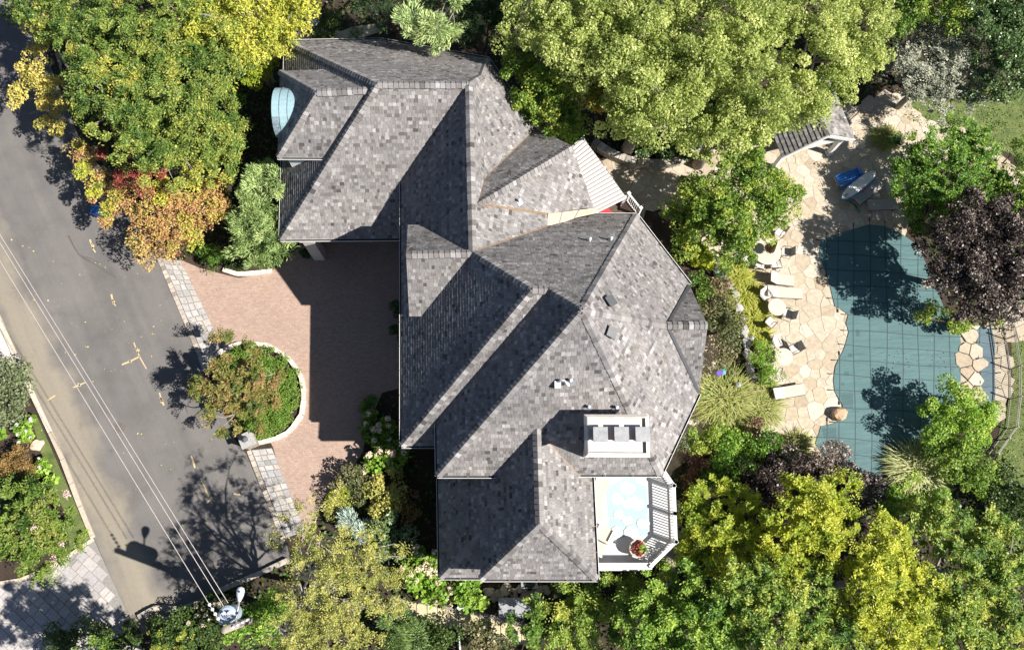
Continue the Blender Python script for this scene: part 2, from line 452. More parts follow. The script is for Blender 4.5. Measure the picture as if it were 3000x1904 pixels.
# --- large-format paver driveway at the lower left
PAV = [(275, 1578), (375, 1800), (430, 1930), (-150, 2050), (-150, 1735), (0, 1708), (60, 1698), (150, 1662), (217, 1618)]
MT['paver'] = mat_tone('pale_grey_pavers', [(0.27, 0.25, 0.245), (0.34, 0.315, 0.305), (0.39, 0.36, 0.34), (0.30, 0.285, 0.285)], 0.85, fine=(8, 0.14), random_obj=True)
PAVO = sheet('paver_driveway', PAV, 0.02, MT['mortar_grey'], 'pale grey paver driveway across the lane')
rng = random.Random(21)
pw = pix(PAV); o0 = P(275, 1578); ang = math.radians(-40)
ux, uy = Vector((math.cos(ang), math.sin(ang), 0)), Vector((-math.sin(ang), math.cos(ang), 0))
v = -14.0
while v < 10:
    rh = rng.choice((0.36, 0.5, 0.5)); u = -16.0+rng.uniform(0, 0.5)
    while u < 10:
        wd = rng.choice((0.36, 0.5, 0.72))
        c = o0+ux*(u+wd/2)+uy*(v+rh/2)
        pc = [o0+ux*x+uy*y for x, y in ((u+.012, v+.012), (u+wd-.012, v+.012), (u+wd-.012, v+rh-.012), (u+.012, v+rh-.012))]
        if c.x > -31 and c.y > -9 and all(in_poly(p.x, p.y, pw) for p in pc):
            mb = MB(); mb.prism(pc, 0.016, 0.045+rng.uniform(-.003, .003), inset=0.008); mb.build('paver', MT['paver'], PAVO)
        u += wd
    v += rh
# concrete edge of the bed beside it
edge = pix([(275, 1578), (217, 1618), (150, 1662), (60, 1698), (0, 1708), (-60, 1722)])
mb = MB()
for a, b in zip(edge, edge[1:]):
    n_ = Vector((-(b-a).y, (b-a).x, 0)).normalized()*0.09
    mb.prism([a-n_, b-n_, b+n_, a+n_], 0.0, 0.09)
tag(mb.build('bed_edging', MT['kerb']), 'tan stone edging between the paver driveway and the bed', kind='structure')
mb = MB(); mb.prism(pix([(-60, 800), (0, 925), (70, 1085), (60, 1120), (-60, 1100)]), 0.0, 0.05)
tag(mb.build('concrete_walk', plain('pale_concrete', (0.50, 0.45, 0.39), 0.9)), 'pale concrete walk at the left edge', kind='structure')

# --- lawn
def m_lawn():
    m, nt, b = new_mat('short_lawn')
    c = ramp(nt, noise(nt, 1.5, 6.0), [(0.055, 0.085, 0.02, 0.3), (0.10, 0.135, 0.035, 0.5), (0.16, 0.17, 0.06, 0.75)])
    c = mixc(nt, 1.0, c, ramp(nt, noise(nt, 35.0, 4.0, 0.8), [(0.5, 0.5, 0.5, 0.3), (1.4, 1.4, 1.3, 0.7)]), 'MULTIPLY')
    nt.links.new(c, b.inputs['Base Color']); b.inputs['Roughness'].default_value = 0.9
    bump(nt, b, noise(nt, 50.0, 3.0), 0.8, 0.04)
    return m
MT['lawn'] = m_lawn()
LAWN_A = [(92, 1222), (106, 1214), (150, 1312), (205, 1440), (262, 1548), (262, 1585), (205, 1612), (190, 1500), (150, 1420), (118, 1320)]
LAWN_B = [(2962, 985), (3150, 940), (3150, 1700), (2880, 1700), (2900, 1400), (2930, 1250), (2966, 1130)]
LAWN_C = [(2640, 345), (2640, 290), (2760, 260), (3150, 240), (3150, 560), (3000, 470), (2900, 425), (2760, 400)]
LAWN_D = [(3000, 520), (3150, 560), (3150, 800), (2940, 700), (2900, 560)]
LAWN_A_O = sheet('lawn', LAWN_A, 0.02, MT['lawn'], 'narrow grass strip behind the kerb')
LAWN_B_O = sheet('lawn', LAWN_B, 0.02, MT['lawn'], 'lawn outside the pool fence')
LAWN_C_O = sheet('lawn', LAWN_C, 0.02, MT['lawn'], 'sunny lawn behind the pavilion')
LAWN_D_O = sheet('lawn', LAWN_D, 0.02, MT['lawn'], 'shaded lawn below the stone walk')

# --- flagstone terrace
MT['flag'] = mat_tone('cream_flagstone', [(0.315, 0.255, 0.18), (0.36, 0.305, 0.23), (0.40, 0.35, 0.275), (0.37, 0.31, 0.225), (0.45, 0.405, 0.335), (0.33, 0.27, 0.19)], 0.85, fine=(5, 0.17), bmp=0.25, random_obj=True)
TERR = [(1700, 500), (1760, 470), (1900, 500), (2060, 440), (2250, 400), (2450, 330), (2570, 290), (2660, 290), (2690, 345), (2840, 405),
        (3060, 540), (3060, 610), (2850, 500), (2690, 480), (2670, 640), (2640, 700), (2560, 720), (2440, 760), (2440, 860), (2500, 930), (2490, 1010),
        (2460, 1080), (2500, 1190), (2470, 1250), (2440, 1345), (2330, 1345), (2225, 1275), (2255, 1180), (2235, 1000), (2185, 880),
        (2135, 800), (2090, 780), (2060, 660), (1960, 600), (1860, 620), (1760, 560)]
TERRO = sheet('flagstone_terrace', TERR, 0.03, MT['mortar'], 'cream irregular flagstone terrace round the covered pool')

def voronoi_stones(parent, poly_px, dmin, dmax, n_max, seed, mat, z0, z1, name='flagstone', gap=0.02, rough=0.0):
    rng = random.Random(seed)
    W = pix(poly_px); xs = [p.x for p in W]; ys = [p.y for p in W]
    pts = []
    for k in range(60000):
        x, y = rng.uniform(min(xs), max(xs)), rng.uniform(min(ys), max(ys))
        if not in_poly(x, y, W): continue
        r = rng.uniform(dmin, dmax)
        if all((x-a)**2+(y-b)**2 > ((r+c)/2)**2 for a, b, c in pts): pts.append((x, y, r))
        if len(pts) >= n_max: break
    nreal = len(pts)
    for k in range(9000):
        x, y = rng.uniform(min(xs)-1.2, max(xs)+1.2), rng.uniform(min(ys)-1.2, max(ys)+1.2)
        if in_poly(x, y, W): continue
        r = dmin
        if all((x-a)**2+(y-b)**2 > ((r+c)/2)**2 for a, b, c in pts): pts.append((x, y, r))
    cells = []
    for i, (x, y, r) in enumerate(pts[:nreal]):
        R = dmax*1.15
        cell = [(x-R, y-R), (x+R, y-R), (x+R, y+R), (x-R, y+R)]
        for j, (a, b, c) in enumerate(pts):
            if j == i or (a-x)**2+(b-y)**2 > (3.0*R)**2: continue
            nx, ny = a-x, b-y; d = math.hypot(nx, ny); nx /= d; ny /= d
            cell = clip_half(cell, nx, ny, nx*x+ny*y+d*(r/(r+c)*.7+.15)-gap)
            if len(cell) < 3: break
        if len(cell) < 3: continue
        cell = [(p[0]+rng.uniform(-rough, rough), p[1]+rng.uniform(-rough, rough)) for p in cell]
        ar = abs(sum(cell[k][0]*cell[(k+1) % len(cell)][1]-cell[(k+1) % len(cell)][0]*cell[k][1] for k in range(len(cell))))
        cells.append((ar, cell))
    cells.sort(key=lambda q: -q[0])
    rest = MB()
    for k, (ar, cell) in enumerate(cells):
        mb = MB() if k < 295 else rest
        mb.prism(cell, z0, z1+rng.uniform(-.006, .006), inset=0.012)
        if k < 295: mb.build(name, mat, parent)
    if rest.v: tag(rest.build(name+'_chips', mat, parent), 'smaller stones between the big ones', kind='stuff')
    return len(pts)
voronoi_stones(TERRO, TERR, 0.36, 0.95, 900, 3, MT['flag'], 0.02, 0.045, gap=.008, rough=.02)

# walk along the east side of the house
WALK = [(2040, 985), (2105, 985), (2112, 1070), (2110, 1120), (2080, 1160), (2060, 1230), (2020, 1300), (1985, 1360), (1950, 1420), (1985, 1500), (1995, 1640), (1940, 1700), (1930, 1380), (2040, 1150)]
WALKO = sheet('flagstone_walk', WALK, 0.02, MT['mortar'], 'cream flagstone walk at the foot of the east wall')
voronoi_stones(WALKO, WALK, 0.5, 0.9, 60, 8, MT['flag'], 0.016, 0.05)
# path of big slabs behind the house at the bottom
MT['slab'] = mat_tone('buff_sandstone_slab', [(0.36, 0.31, 0.19), (0.46, 0.40, 0.25), (0.40, 0.345, 0.23)], 0.9, fine=(4, 0.2), random_obj=True)
SLAB = [(1150, 1745), (1200, 1762), (1300, 1775), (1420, 1795), (1560, 1830), (1560, 1895), (1420, 1865), (1300, 1835), (1200, 1812), (1150, 1800)]
SLABO = sheet('garden_path', SLAB, 0.012, MT['mortar_grey'], 'buff slab path below the house')
for i in range(13):
    t0, t1 = i/13, (i+0.94)/13
    top = [P(1160+400*t, 1752+85*t, 0) for t in (t0, t1)]; bot = [P(1160+400*t, 1805+85*t, 0) for t in (t0, t1)]
    mb = MB(); mb.prism([top[0], top[1], bot[1], bot[0]], 0.01, 0.05, inset=0.01); mb.build('path_slab', MT['slab'], SLABO)
# landing behind the garage wing
LAND = [(880, 60), (930, 85), (1000, 92), (1030, 80), (1100, 70), (1110, 95), (1000, 130), (880, 135), (860, 100)]
LANDO = sheet('landing', LAND, 0.02, MT['slab'], 'buff stone landing behind the garage wing')

# ================================================================ the house
HOUSE = thing('house', 'large cedar shingled house with many hipped roofs and angled wings', 'house', P(1560, 900, 0))
RV = {  # roof corners: pixel x, pixel y, height
 'a_nw': (838, 122, 4.5), 'a_n2': (1117, 117, 4.5), 'a_sw': (823, 701, 4.5), 'a_se': (1178, 698, 4.5), 'a_pk': (1106, 246, 10.3), 'a_rj': (1374, 247, 10.35),
 'a_v0': (1178, 530, 6.5), 'a_ne': (1428, 172, 4.7),
 'b_h': (1409, 224, 8.9), 'b_e1': (1570, 378, 5.6), 'b_vs': (1420, 525, 9.2), 'b_r2': (1399, 597, 9.1), 'b_end': (1385, 739, 10.5), 'b_rm': (1381, 560, 10.45),
 'c_pk': (1677, 429, 8.6), 'c_s': (1741, 616, 5.5), 'c_s2': (1606, 629, 6.9), 'b_s2': (1603, 665, 7.4),
 'd_c1': (1690, 641, 7.1), 'd_ne': (1865, 631, 6.9), 'd_n1': (1742, 631, 6.9), 'd_g': (1560, 847, 13.1), 'd_g2': (1609, 848, 13.1), 'd_pk': (1706, 906, 14.35),
 'd_e1': (2020, 832, 7.0), 'd_mid': (1952, 953, 8.4), 'd_e2': (2046, 1153, 7.1), 'd_se': (1936, 1389, 7.5), 'd_sw': (1283, 1392, 7.5), 'd_wv': (1281, 1240, 7.8),
 'g_sw': (1178, 1305, 6.5), 'g_w1': (1178, 735, 6.5), 'g_se': (1284, 1305, 6.5),
 'f_top': (1573, 1257, 10.2), 'f_vw': (1458, 1392, 7.5), 'f_ve': (1692, 1389, 7.5), 'f_r': (1581, 1532, 10.1), 'f_w0': (1286, 1396, 5.0), 'f_sw2': (1290, 1690, 5.0),
 'f_j': (1408, 1568, 7.0), 'f_sw': (1408, 1695, 6.8), 'f_se': (1748, 1695, 6.8), 'f_e0': (1733, 1391, 6.8), 'f_s2': (1408, 1690, 5.0),
}
RF = {  # roof faces: corners, and the eave edge that sets the courses
 'A_S': (['a_sw', 'a_se', 'a_v0', 'a_rj', 'a_pk'], ('a_sw', 'a_se')),
 'A_W': (['a_nw', 'a_sw', 'a_pk'], ('a_nw', 'a_sw')),
 'A_N': (['a_ne', 'a_n2', 'a_nw', 'a_pk', 'a_rj', 'b_h'], ('a_n2', 'a_nw')),
 'B_W': (['a_v0', 'g_w1', 'b_end', 'b_rm', 'a_rj'], ('a_v0', 'g_w1')),
 'B_E': (['b_rm', 'b_r2', 'b_vs', 'b_h', 'a_rj'], ('b_r2', 'b_vs')),
 'B_NE': (['b_e1', 'a_ne', 'b_h', 'b_vs'], ('b_e1', 'a_ne')),
 'C_N': (['b_e1', 'b_vs', 'b_r2', 'c_pk'], None),
 'C_S': (['b_r2', 'c_s2', 'c_s', 'c_pk'], None),
 'B_SE': (['b_rm', 'b_end', 'b_s2', 'c_s2', 'b_r2'], ('b_s2', 'c_s2')),
 'D_N': (['b_end', 'd_g', 'd_g2', 'd_pk', 'd_ne', 'd_n1', 'd_c1', 'b_s2'], ('d_ne', 'd_n1')),
 'D_E1': (['d_pk', 'd_mid', 'd_e1', 'd_ne'], ('d_e1', 'd_ne')),
 'D_E2': (['d_pk', 'd_se', 'd_e2', 'd_mid'], ('d_se', 'd_e2')),
 'D_S': (['d_pk', 'd_sw', 'f_vw', 'f_top', 'f_ve', 'd_se'], ('d_sw', 'f_vw')),
 'D_W': (['d_pk', 'd_g2', 'd_wv', 'd_sw'], ('d_wv', 'd_sw')),
 'G_W': (['b_end', 'g_w1', 'g_sw', 'd_g'], ('g_w1', 'g_sw')),
 'G_S': (['d_g', 'g_sw', 'g_se', 'd_wv', 'd_g2'], ('g_sw', 'g_se')),
 'F_W': (['f_top', 'f_vw', 'f_w0', 'f_sw2', 'f_j', 'f_sw', 'f_r'], ('f_w0', 'f_sw2')),
 'F_E': (['f_top', 'f_r', 'f_se', 'f_e0', 'f_ve'], ('f_se', 'f_e0')),
 'F_S': (['f_r', 'f_sw', 'f_se'], ('f_sw', 'f_se')),
 'F_S2': (['f_sw2', 'f_s2', 'f_j'], ('f_sw2', 'f_s2')),
}
ZLOW = 0.45
RV = {k: (v[0], v[1], v[2]-ZLOW) for k, v in RV.items()}
EAVE = {'a_nw', 'a_n2', 'a_sw', 'a_se', 'a_ne', 'd_ne', 'd_e1', 'd_e2', 'd_se', 'd_sw', 'g_sw', 'g_w1', 'g_se', 'f_w0', 'f_sw2', 'f_s2', 'f_sw', 'f_se', 'f_e0', 'a_v0'}

RIDGE = {'a_pk', 'a_rj', 'b_end', 'b_rm', 'd_g', 'd_g2', 'd_pk', 'f_top', 'f_r'}

def fit_plane(pts):
    a = np.array([[p.x, p.y, 1.0] for p in pts]); z = np.array([p.z for p in pts])
    s, *_ = np.linalg.lstsq(a, z, rcond=None)
    return s                                        # z = s0*x + s1*y + s2

def ray_plane_z(px, py, s):
    r = CAMR @ Vector(((px-W_PX/2)/F_PX, -(py-H_PX/2)/F_PX, -1.0))
    # CAM_H + t*r.z = s0*t*r.x + s1*t*r.y + s2
    t = (s[2]-CAM_H)/(r.z-s[0]*r.x-s[1]*r.y)
    return CAM_H+t*r.z

for it in range(60):                                # settle the corner heights so that every face is nearly plane
    acc = {k: [] for k in RV}
    for fn, (vs, ev) in RF.items():
        if len(vs) < 4: continue
        pts = [P(*RV[k]) for k in vs]
        s = fit_plane(pts)
        for k in vs: acc[k].append(ray_plane_z(RV[k][0], RV[k][1], s))
    for k, l in acc.items():
        if not l: continue
        w = 0.12 if k in EAVE else (0.04 if k in RIDGE else 0.5)
        RV[k] = (RV[k][0], RV[k][1], RV[k][2]*(1-w)+w*sum(l)/len(l))

R3 = {k: P(*v) for k, v in RV.items()}

# ---- shingle layer ----------------------------------------------------------
SHINGLES = []      # (score, verts, faces, tone)
SH_REST = MB()
def face_frame(pts, eave=None):
    s = fit_plane(pts)
    n = Vector((-s[0], -s[1], 1.0)).normalized()
    if eave: u = (eave[1]-eave[0])
    else: u = Vector((0, 0, 1)).cross(n)
    u = (u-u.dot(n)*n).normalized(); v = n.cross(u).normalized()
    if v.z < 0: v = -v; u = -u
    return n, u, v

def clip_convex(poly, tri):
    for i in range(3):
        a, b = tri[i], tri[(i+1) % 3]
        nx, ny = (b[1]-a[1]), -(b[0]-a[0])
        poly = clip_half(poly, nx, ny, nx*a[0]+ny*a[1]+1e-7)
        if len(poly) < 3: return None
    return poly

def tri_of(pts, eave=None):
    n, u, v = face_frame(pts, eave); o = pts[0]
    return [tuple(t) for t in tessellate_polygon([[Vector(((p-o).dot(u), (p-o).dot(v), 0)) for p in pts]])]

def lay_shingles(pts, eave=None, expo=0.19, th=0.011, seed=1, over=0.05, dark=0.0, store=None):
    rng = random.Random(seed)
    n, u, v = face_frame(pts, eave)
    o = pts[0]
    loc = [((p-o).dot(u), (p-o).dot(v), (p-o).dot(n)) for p in pts]
    cx = sum(p[0] for p in loc)/len(loc); cy = sum(p[1] for p in loc)/len(loc)
    tris = []
    for t in tessellate_polygon([[Vector((p[0], p[1], 0)) for p in loc]]):
        q = [(loc[i][0], loc[i][1]) for i in t]
        if (q[1][0]-q[0][0])*(q[2][1]-q[0][1])-(q[1][1]-q[0][1])*(q[2][0]-q[0][0]) < 0: q.reverse()
        # height of the (slightly warped) deck over the fitted plane inside this triangle
        h = [loc[i][2] for i in t]
        m3 = np.array([[loc[i][0], loc[i][1], 1.0] for i in t])
        try: hc = np.linalg.solve(m3, np.array(h))
        except np.linalg.LinAlgError: continue
        tris.append((q, hc))
    u0, u1 = min(p[0] for p in loc)-0.1, max(p[0] for p in loc)+0.1
    v0, v1 = min(p[1] for p in loc), max(p[1] for p in loc)
    vv = v0; row = 0
    while vv < v1:
        ex = expo*rng.uniform(0.97, 1.03)
        uu = u0-rng.uniform(0, 0.2); rowtone = rng.uniform(-0.09, 0.09)
        while uu < u1:
            w = rng.choice((0.12, 0.14, 0.16, 0.18, 0.21, 0.25))*rng.uniform(0.92, 1.08)
            tone = min(1, max(0, rng.gauss(0.5, 0.19)+rowtone-dark))
            drop = rng.uniform(-0.008, 0.008); lift = rng.uniform(0.0, 0.007)
            a, b, c, d = uu+0.004, uu+w-0.004, vv+drop, vv+ex+0.012
            for q, hc in tris:
                qx = [p[0] for p in q]; qy = [p[1] for p in q]
                if b < min(qx) or a > max(qx) or d < min(qy) or c > max(qy): continue
                pl = clip_convex([(a, c), (b, c), (b, d), (a, d)], q)
                if not pl: continue
                k = len(pl)
                ar = abs(sum(pl[i][0]*pl[(i+1) % k][1]-pl[(i+1) % k][0]*pl[i][1] for i in range(k)))/2
                if ar < 2e-4: continue
                top = []; bot = []
                for x, y in pl:
                    base = hc[0]*x+hc[1]*y+hc[2]
                    f = (y-c)/(d-c)
                    top.append(o+u*x+v*y+n*(base+th*(1-f)+0.008+lift)); bot.append(o+u*x+v*y+n*(base-0.01))
                fs = [tuple(range(k))]+[(k+i, k+(i+1) % k, (i+1) % k, i) for i in range(k)]
                SHINGLES.append((ar/((top[0]-cam.location).length_squared), top+bot, fs, tone))
            uu += w
        vv += ex; row += 1

DECK = MB()
FACES3 = {}
seed = 100
for fn, (vs, ev) in RF.items():
    pts = [R3[k].copy() for k in vs]
    FACES3[fn] = pts
    tri = tri_of(pts, (R3[ev[0]], R3[ev[1]]) if ev else None)
    DECK.add([p+Vector((0, 0, -0.01)) for p in pts], [tuple(t) for t in tri])
    seed += 1
    lay_shingles(pts, (R3[ev[0]], R3[ev[1]]) if ev else None, seed=seed, th=.04 if fn.endswith('_W') else .014)

# ---- dormers: a west dormer on the garage wing (hipped) and a cross gable over the court
def dormer_roof(vd, faces, sd):
    pts = {k: P(v[0], v[1], v[2]-ZLOW) for k, v in vd.items()}
    for i, (vs, ev) in enumerate(faces):
        q = [pts[k] for k in vs]
        tri = tri_of(q, (pts[ev[0]], pts[ev[1]]) if ev else None)
        DECK.add([p+Vector((0, 0, -0.01)) for p in q], [tuple(t) for t in tri])
        lay_shingles(q, (pts[ev[0]], pts[ev[1]]) if ev else None, seed=sd+i)
    return pts
JP = dormer_roof({'nw': (821, 210, 7.3), 'sw': (814, 460, 7.3), 'se': (958, 461, 7.3), 'pk': (929, 271, 9.75), 're': (1080, 264, 9.85), 'ne': (968, 204, 7.35)},
                 [(['sw', 'se', 're', 'pk'], ('sw', 'se')), (['nw', 'sw', 'pk'], ('nw', 'sw')), (['ne', 'nw', 'pk', 're'], ('ne', 'nw'))], 300)
HP = dormer_roof({'rw': (1190, 746, 10.35), 're': (1384, 741, RV['b_end'][2]+ZLOW+.03), 'sw': (1199, 926, 7.8), 'se': (1251, 926, 7.8), 'nw': (1195, 660, 7.8), 'ne': (1256, 660, 7.8)},
                 [(['sw', 'se', 're', 'rw'], ('sw', 'se')), (['ne', 'nw', 'rw', 're'], ('ne', 'nw'))], 320)
EP = dormer_roof({'rw': (1955, 953, RV['d_mid'][2]+ZLOW+.05), 're': (2073, 952, RV['d_mid'][2]+ZLOW-.1), 'n': (2020, 836, 6.55), 's': (2048, 1151, 6.95)},
                 [(['rw', 's', 're'], None), (['n', 'rw', 're'], None)], 340)

ROOF = DECK.build('roof', MT['roof_felt'], HOUSE)
SHINGLES.sort(key=lambda s: -s[0])
for sc_, vs, fs, tone in SHINGLES[:300]:
    mb = MB(); mb.add(vs, fs, 0, tone); mb.build('shingle', MT['shingle'], ROOF, tone_attr=True)
for sc_, vs, fs, tone in SHINGLES[300:]:
    SH_REST.add(vs, fs, 0, tone)
tag(SH_REST.build('cedar_shingles', MT['shingle'], ROOF, tone_attr=True), 'weathered grey cedar shingles laid in courses', kind='stuff')

# ---- hip and ridge caps -----------------------------------------------------
CAPS = []
def cap_line(a, b, seed, w=0.19, expo=0.25, nL=None, nR=None, slope=0.62, from_b=False):
    """overlapping cap shingles from a (low end) to b (high end)"""
    rng = random.Random(seed)
    d = b-a; L = d.length; t = d.normalized()
    side = Vector((-t.y, t.x, 0)).normalized(); up = side.cross(t)
    if up.z < 0: up = -up
    s = 0.0
    while s < L-0.05:
        e = expo*rng.uniform(0.94, 1.06); s1 = min(s+e+0.05, L); tone = min(1, max(0, rng.gauss(0.55, 0.2)))
        ww = w*rng.uniform(0.93, 1.07)
        vs = []
        for ss, h in ((s, 0.088), (s1, 0.045)):
            c = a+t*ss
            vs += [c+side*ww+up*(h-slope*ww), c+up*(h+0.012), c-side*ww+up*(h-slope*ww)]
        for ss in (s, s1):
            c = a+t*ss
            vs += [c+side*ww-up*(slope*ww+0.03), c-up*0.03, c-side*ww-up*(slope*ww+0.03)]
        fs = [(0, 1, 4, 3), (1, 2, 5, 4), (0, 6, 7, 1), (1, 7, 8, 2), (0, 3, 9, 6), (2, 8, 11, 5)]
        CAPS.append((ww*e/((a-cam.location).length_squared), vs, fs, tone))
        s += e
hips = [('a_nw', 'a_pk', .55), ('a_sw', 'a_pk', .55), ('a_pk', 'a_rj', .8), ('a_ne', 'b_h', .5), ('b_h', 'a_rj', .4), ('b_rm', 'a_rj', .5), ('b_end', 'b_rm', .5),
        ('b_r2', 'c_pk', .8), ('b_end', 'd_g', .55), ('d_g', 'd_g2', .8), ('d_g2', 'd_pk', .55), ('d_ne', 'd_pk', .45), ('d_mid', 'd_pk', .4), ('d_se', 'd_pk', .45),
        ('d_sw', 'd_pk', .55), ('g_sw', 'd_g', .55), ('f_top', 'f_r', .8), ('f_sw', 'f_r', .55), ('f_se', 'f_r', .55), ('f_sw2', 'f_j', .55)]
for i, (a, b, sl) in enumerate(hips): cap_line(R3[a], R3[b], 500+i, slope=sl)
for i, (a, b) in enumerate((('nw', 'pk'), ('sw', 'pk'), ('pk', 're'))): cap_line(JP[a], JP[b], 540+i, slope=.6)
cap_line(HP['rw'], HP['re'], 550, slope=.8); cap_line(EP['rw'], EP['re'], 551, slope=.5)
CAPS.sort(key=lambda s: -s[0])
for sc_, vs, fs, tone in CAPS[:290]:
    mb = MB(); mb.add(vs, fs, 0, tone); mb.build('ridge_cap', MT['shingle'], ROOF, tone_attr=True)
mb = MB()
for sc_, vs, fs, tone in CAPS[290:]: mb.add(vs, fs, 0, tone)
tag(mb.build('ridge_caps', MT['shingle'], ROOF, tone_attr=True), 'cap shingles along the hips and ridges', kind='stuff')

# ---- copper valleys ---------------------------------------------------------
def strip(name, a, b, w, mat, parent, lift=0.05, th=0.012):
    t = (b-a).normalized(); s = Vector((-t.y, t.x, 0)).normalized()*w/2; z = Vector((0, 0, lift))
    mb = MB(); mb.slab([a-s+z, b-s+z, b+s+z, a+s+z], th); return mb.build(name, mat, parent)
for a, b, w in (('a_v0', 'a_rj', .085), ('d_wv', 'd_g2', .08), ('f_vw', 'f_top', .085), ('f_ve', 'f_top', .085), ('b_r2', 'c_s2', .12), ('b_e1', 'b_vs', .085), ('b_vs', 'b_r2', .085), ('b_end', 'b_s2', .08)):
    strip('copper_valley', R3[a], R3[b], w, MT['copper_flash'], ROOF)
strip('copper_valley', HP['se'], HP['re'], .085, MT['copper_flash'], ROOF); strip('copper_valley', HP['ne'], HP['re'], .085, MT['copper_flash'], ROOF)
strip('copper_valley', JP['se'], JP['re'], .085, MT['copper_flash'], ROOF); strip('copper_valley', JP['ne'], JP['re'], .085, MT['copper_flash'], ROOF)
strip('copper_valley', EP['s'], EP['rw'], .16, MT['gutter_in'], ROOF, .07); strip('copper_valley', EP['n'], EP['rw'], .16, MT['gutter_in'], ROOF, .07)
mb = MB(); ei = Vector((-.3, 0, -.25)); q = [EP['n']+ei+Vector((0, -.4, 0)), EP['s']+ei+Vector((0, .4, 0)), EP['re']+ei]
vs = [Vector((q[0].x, q[0].y, 4)), Vector((q[1].x, q[1].y, 4)), q[1], q[2], q[0]]; vs += [p+Vector((-1.2, 0, 0)) for p in vs]
mb.add(vs, [(0, 1, 2, 3, 4), (9, 8, 7, 6, 5), (0, 5, 6, 1), (1, 6, 7, 2), (4, 9, 5, 0)]); mb.build('gable_wall', MT['stucco'], HOUSE)
# the broad copper pan between the kitchen wing and the main roof
pan = [R3['c_s2'], R3['c_s']+Vector((0.15, -0.15, 1.1)), R3['d_n1'], R3['d_c1'], R3['b_s2']]
zs = fit_plane(pan)
mb = MB(); mb.slab([Vector((p.x, p.y, zs[0]*p.x+zs[1]*p.y+zs[2]+0.02)) for p in pan], 0.03); PAN = mb.build('copper_pan', MT['copper_flash'], ROOF)
tag(PAN, 'broad bare copper pan between two roof slopes')
for f in (0.27, 0.6):
    a = pan[0].lerp(pan[1], f); b = pan[4].lerp(pan[3], min(1, f*1.5))
    a.z = zs[0]*a.x+zs[1]*a.y+zs[2]+.03; b.z = zs[0]*b.x+zs[1]*b.y+zs[2]+.03
    strip('solder_seam', a, b, .07, MT['trim'], PAN, .0, .01) if False else strip('solder_seam', a, b, .06, MT['lead'], ROOF, .012, .01)

# ---- gutters ----------------------------------------------------------------
def gutter(a, b, side, parent=HOUSE):
    """half trough outside the eave a-b; side = +1/-1 which way is out"""
    t = (b-a); t.z = 0; t.normalize(); out = Vector((-t.y, t.x, 0))*side
    e = 0.02
    g = MB()
    q = lambda p, o, z: p+out*o+Vector((0, 0, z))
    prof = [(0.0, -0.03), (0.0, -0.17), (0.11, -0.17), (0.135, -0.03), (0.115, -0.03), (0.10, -0.15), (0.015, -0.15), (0.012, -0.03)]
    a2, b2 = a-t*e, b+t*e; k = len(prof)
    vs = [q(a2, o, z) for o, z in prof]+[q(b2, o, z) for o, z in prof]
    mi = [0, 0, 0, 0, 1, 1, 1, 0]
    for i in range(k):
        g.add([vs[i], vs[(i+1) % k], vs[k+(i+1) % k], vs[k+i]], [(0, 1, 2, 3)], mi[i])
    g.add([vs[i] for i in (0, 1, 2, 3)], [(0, 1, 2, 3)]); g.add([vs[k+i] for i in (0, 1, 2, 3)], [(3, 2, 1, 0)])
    go = g.build('gutter', [MT['trim'], MT['gutter_in']], parent)
    L = (b-a).length; n = max(2, int(L/1.1))
    for i in range(1, n):                           # hanger straps
        c = a+(b-a)*(i/n)
        h = MB(); h.box(c+out*0.06+Vector((0, 0, -0.022)), (0.03, 0.13, 0.012), math.atan2(t.y, t.x)); h.build('gutter_hanger', MT['copper_flash'], go)
    return go
cen = P(1560, 900, 7)
for a, b in (('a_nw', 'a_sw'), ('a_sw', 'a_se'), ('a_n2', 'a_nw'), ('a_ne', 'a_n2'), ('b_e1', 'a_ne'), ('a_v0', 'g_w1'), ('g_w1', 'g_sw'), ('g_sw', 'g_se'), ('d_wv', 'd_sw'), ('d_sw', 'f_vw'),
             ('f_ve', 'd_se'), ('d_se', 'd_e2'), ('d_e1', 'd_ne'), ('d_ne', 'd_n1'), ('f_w0', 'f_sw2'), ('f_sw2', 'f_s2'), ('f_sw', 'f_se'), ('f_se', 'f_e0')):
    A_, B_ = R3[a], R3[b]; t = B_-A_; t.z = 0; t.normalize(); out = Vector((-t.y, t.x, 0))
    fc = P(1290, 450, 5) if a[0] == 'a' and b[0] == 'a' else (P(1570, 1560, 6) if a[0] == 'f' and b[0] == 'f' else cen)
    if (a, b) in (('d_wv', 'd_sw'), ('d_sw', 'f_vw'), ('f_ve', 'd_se'), ('g_w1', 'g_sw'), ('a_v0', 'g_w1'), ('g_sw', 'g_se')): fc = P(1600, 1100, 7) if b != 'g_w1' else P(1500, 650, 7)
    m_ = (A_+B_)/2
    gutter(A_, B_, 1 if out.dot(m_-fc) > 0 else -1)
for pa, pb in ((JP['sw'], JP['se']),):
    t = pb-pa; t.normalize(); out = Vector((-t.y, t.x, 0))
    gutter(pa, pb, 1 if out.y < 0 else -1)

# ---- walls ------------------------------------------------------------------
def inset_poly(poly, d):
    n = len(poly); out = []
    a = sum(poly[i].x*poly[(i+1) % n].y-poly[(i+1) % n].x*poly[i].y for i in range(n))
    sgn = 1 if a > 0 else -1
    for i in range(n):
        p0, p1, p2 = poly[i-1], poly[i], poly[(i+1) % n]
        t1 = (p1-p0); t1.z = 0; t1.normalize(); t2 = (p2-p1); t2.z = 0; t2.normalize()
        n1 = Vector((-t1.y, t1.x, 0))*sgn; n2 = Vector((-t2.y, t2.x, 0))*sgn
        m = (n1+n2); k = d/max(0.3, 1+n1.dot(n2)); out.append(Vector((p1.x, p1.y, 0))+m*k)
    return out

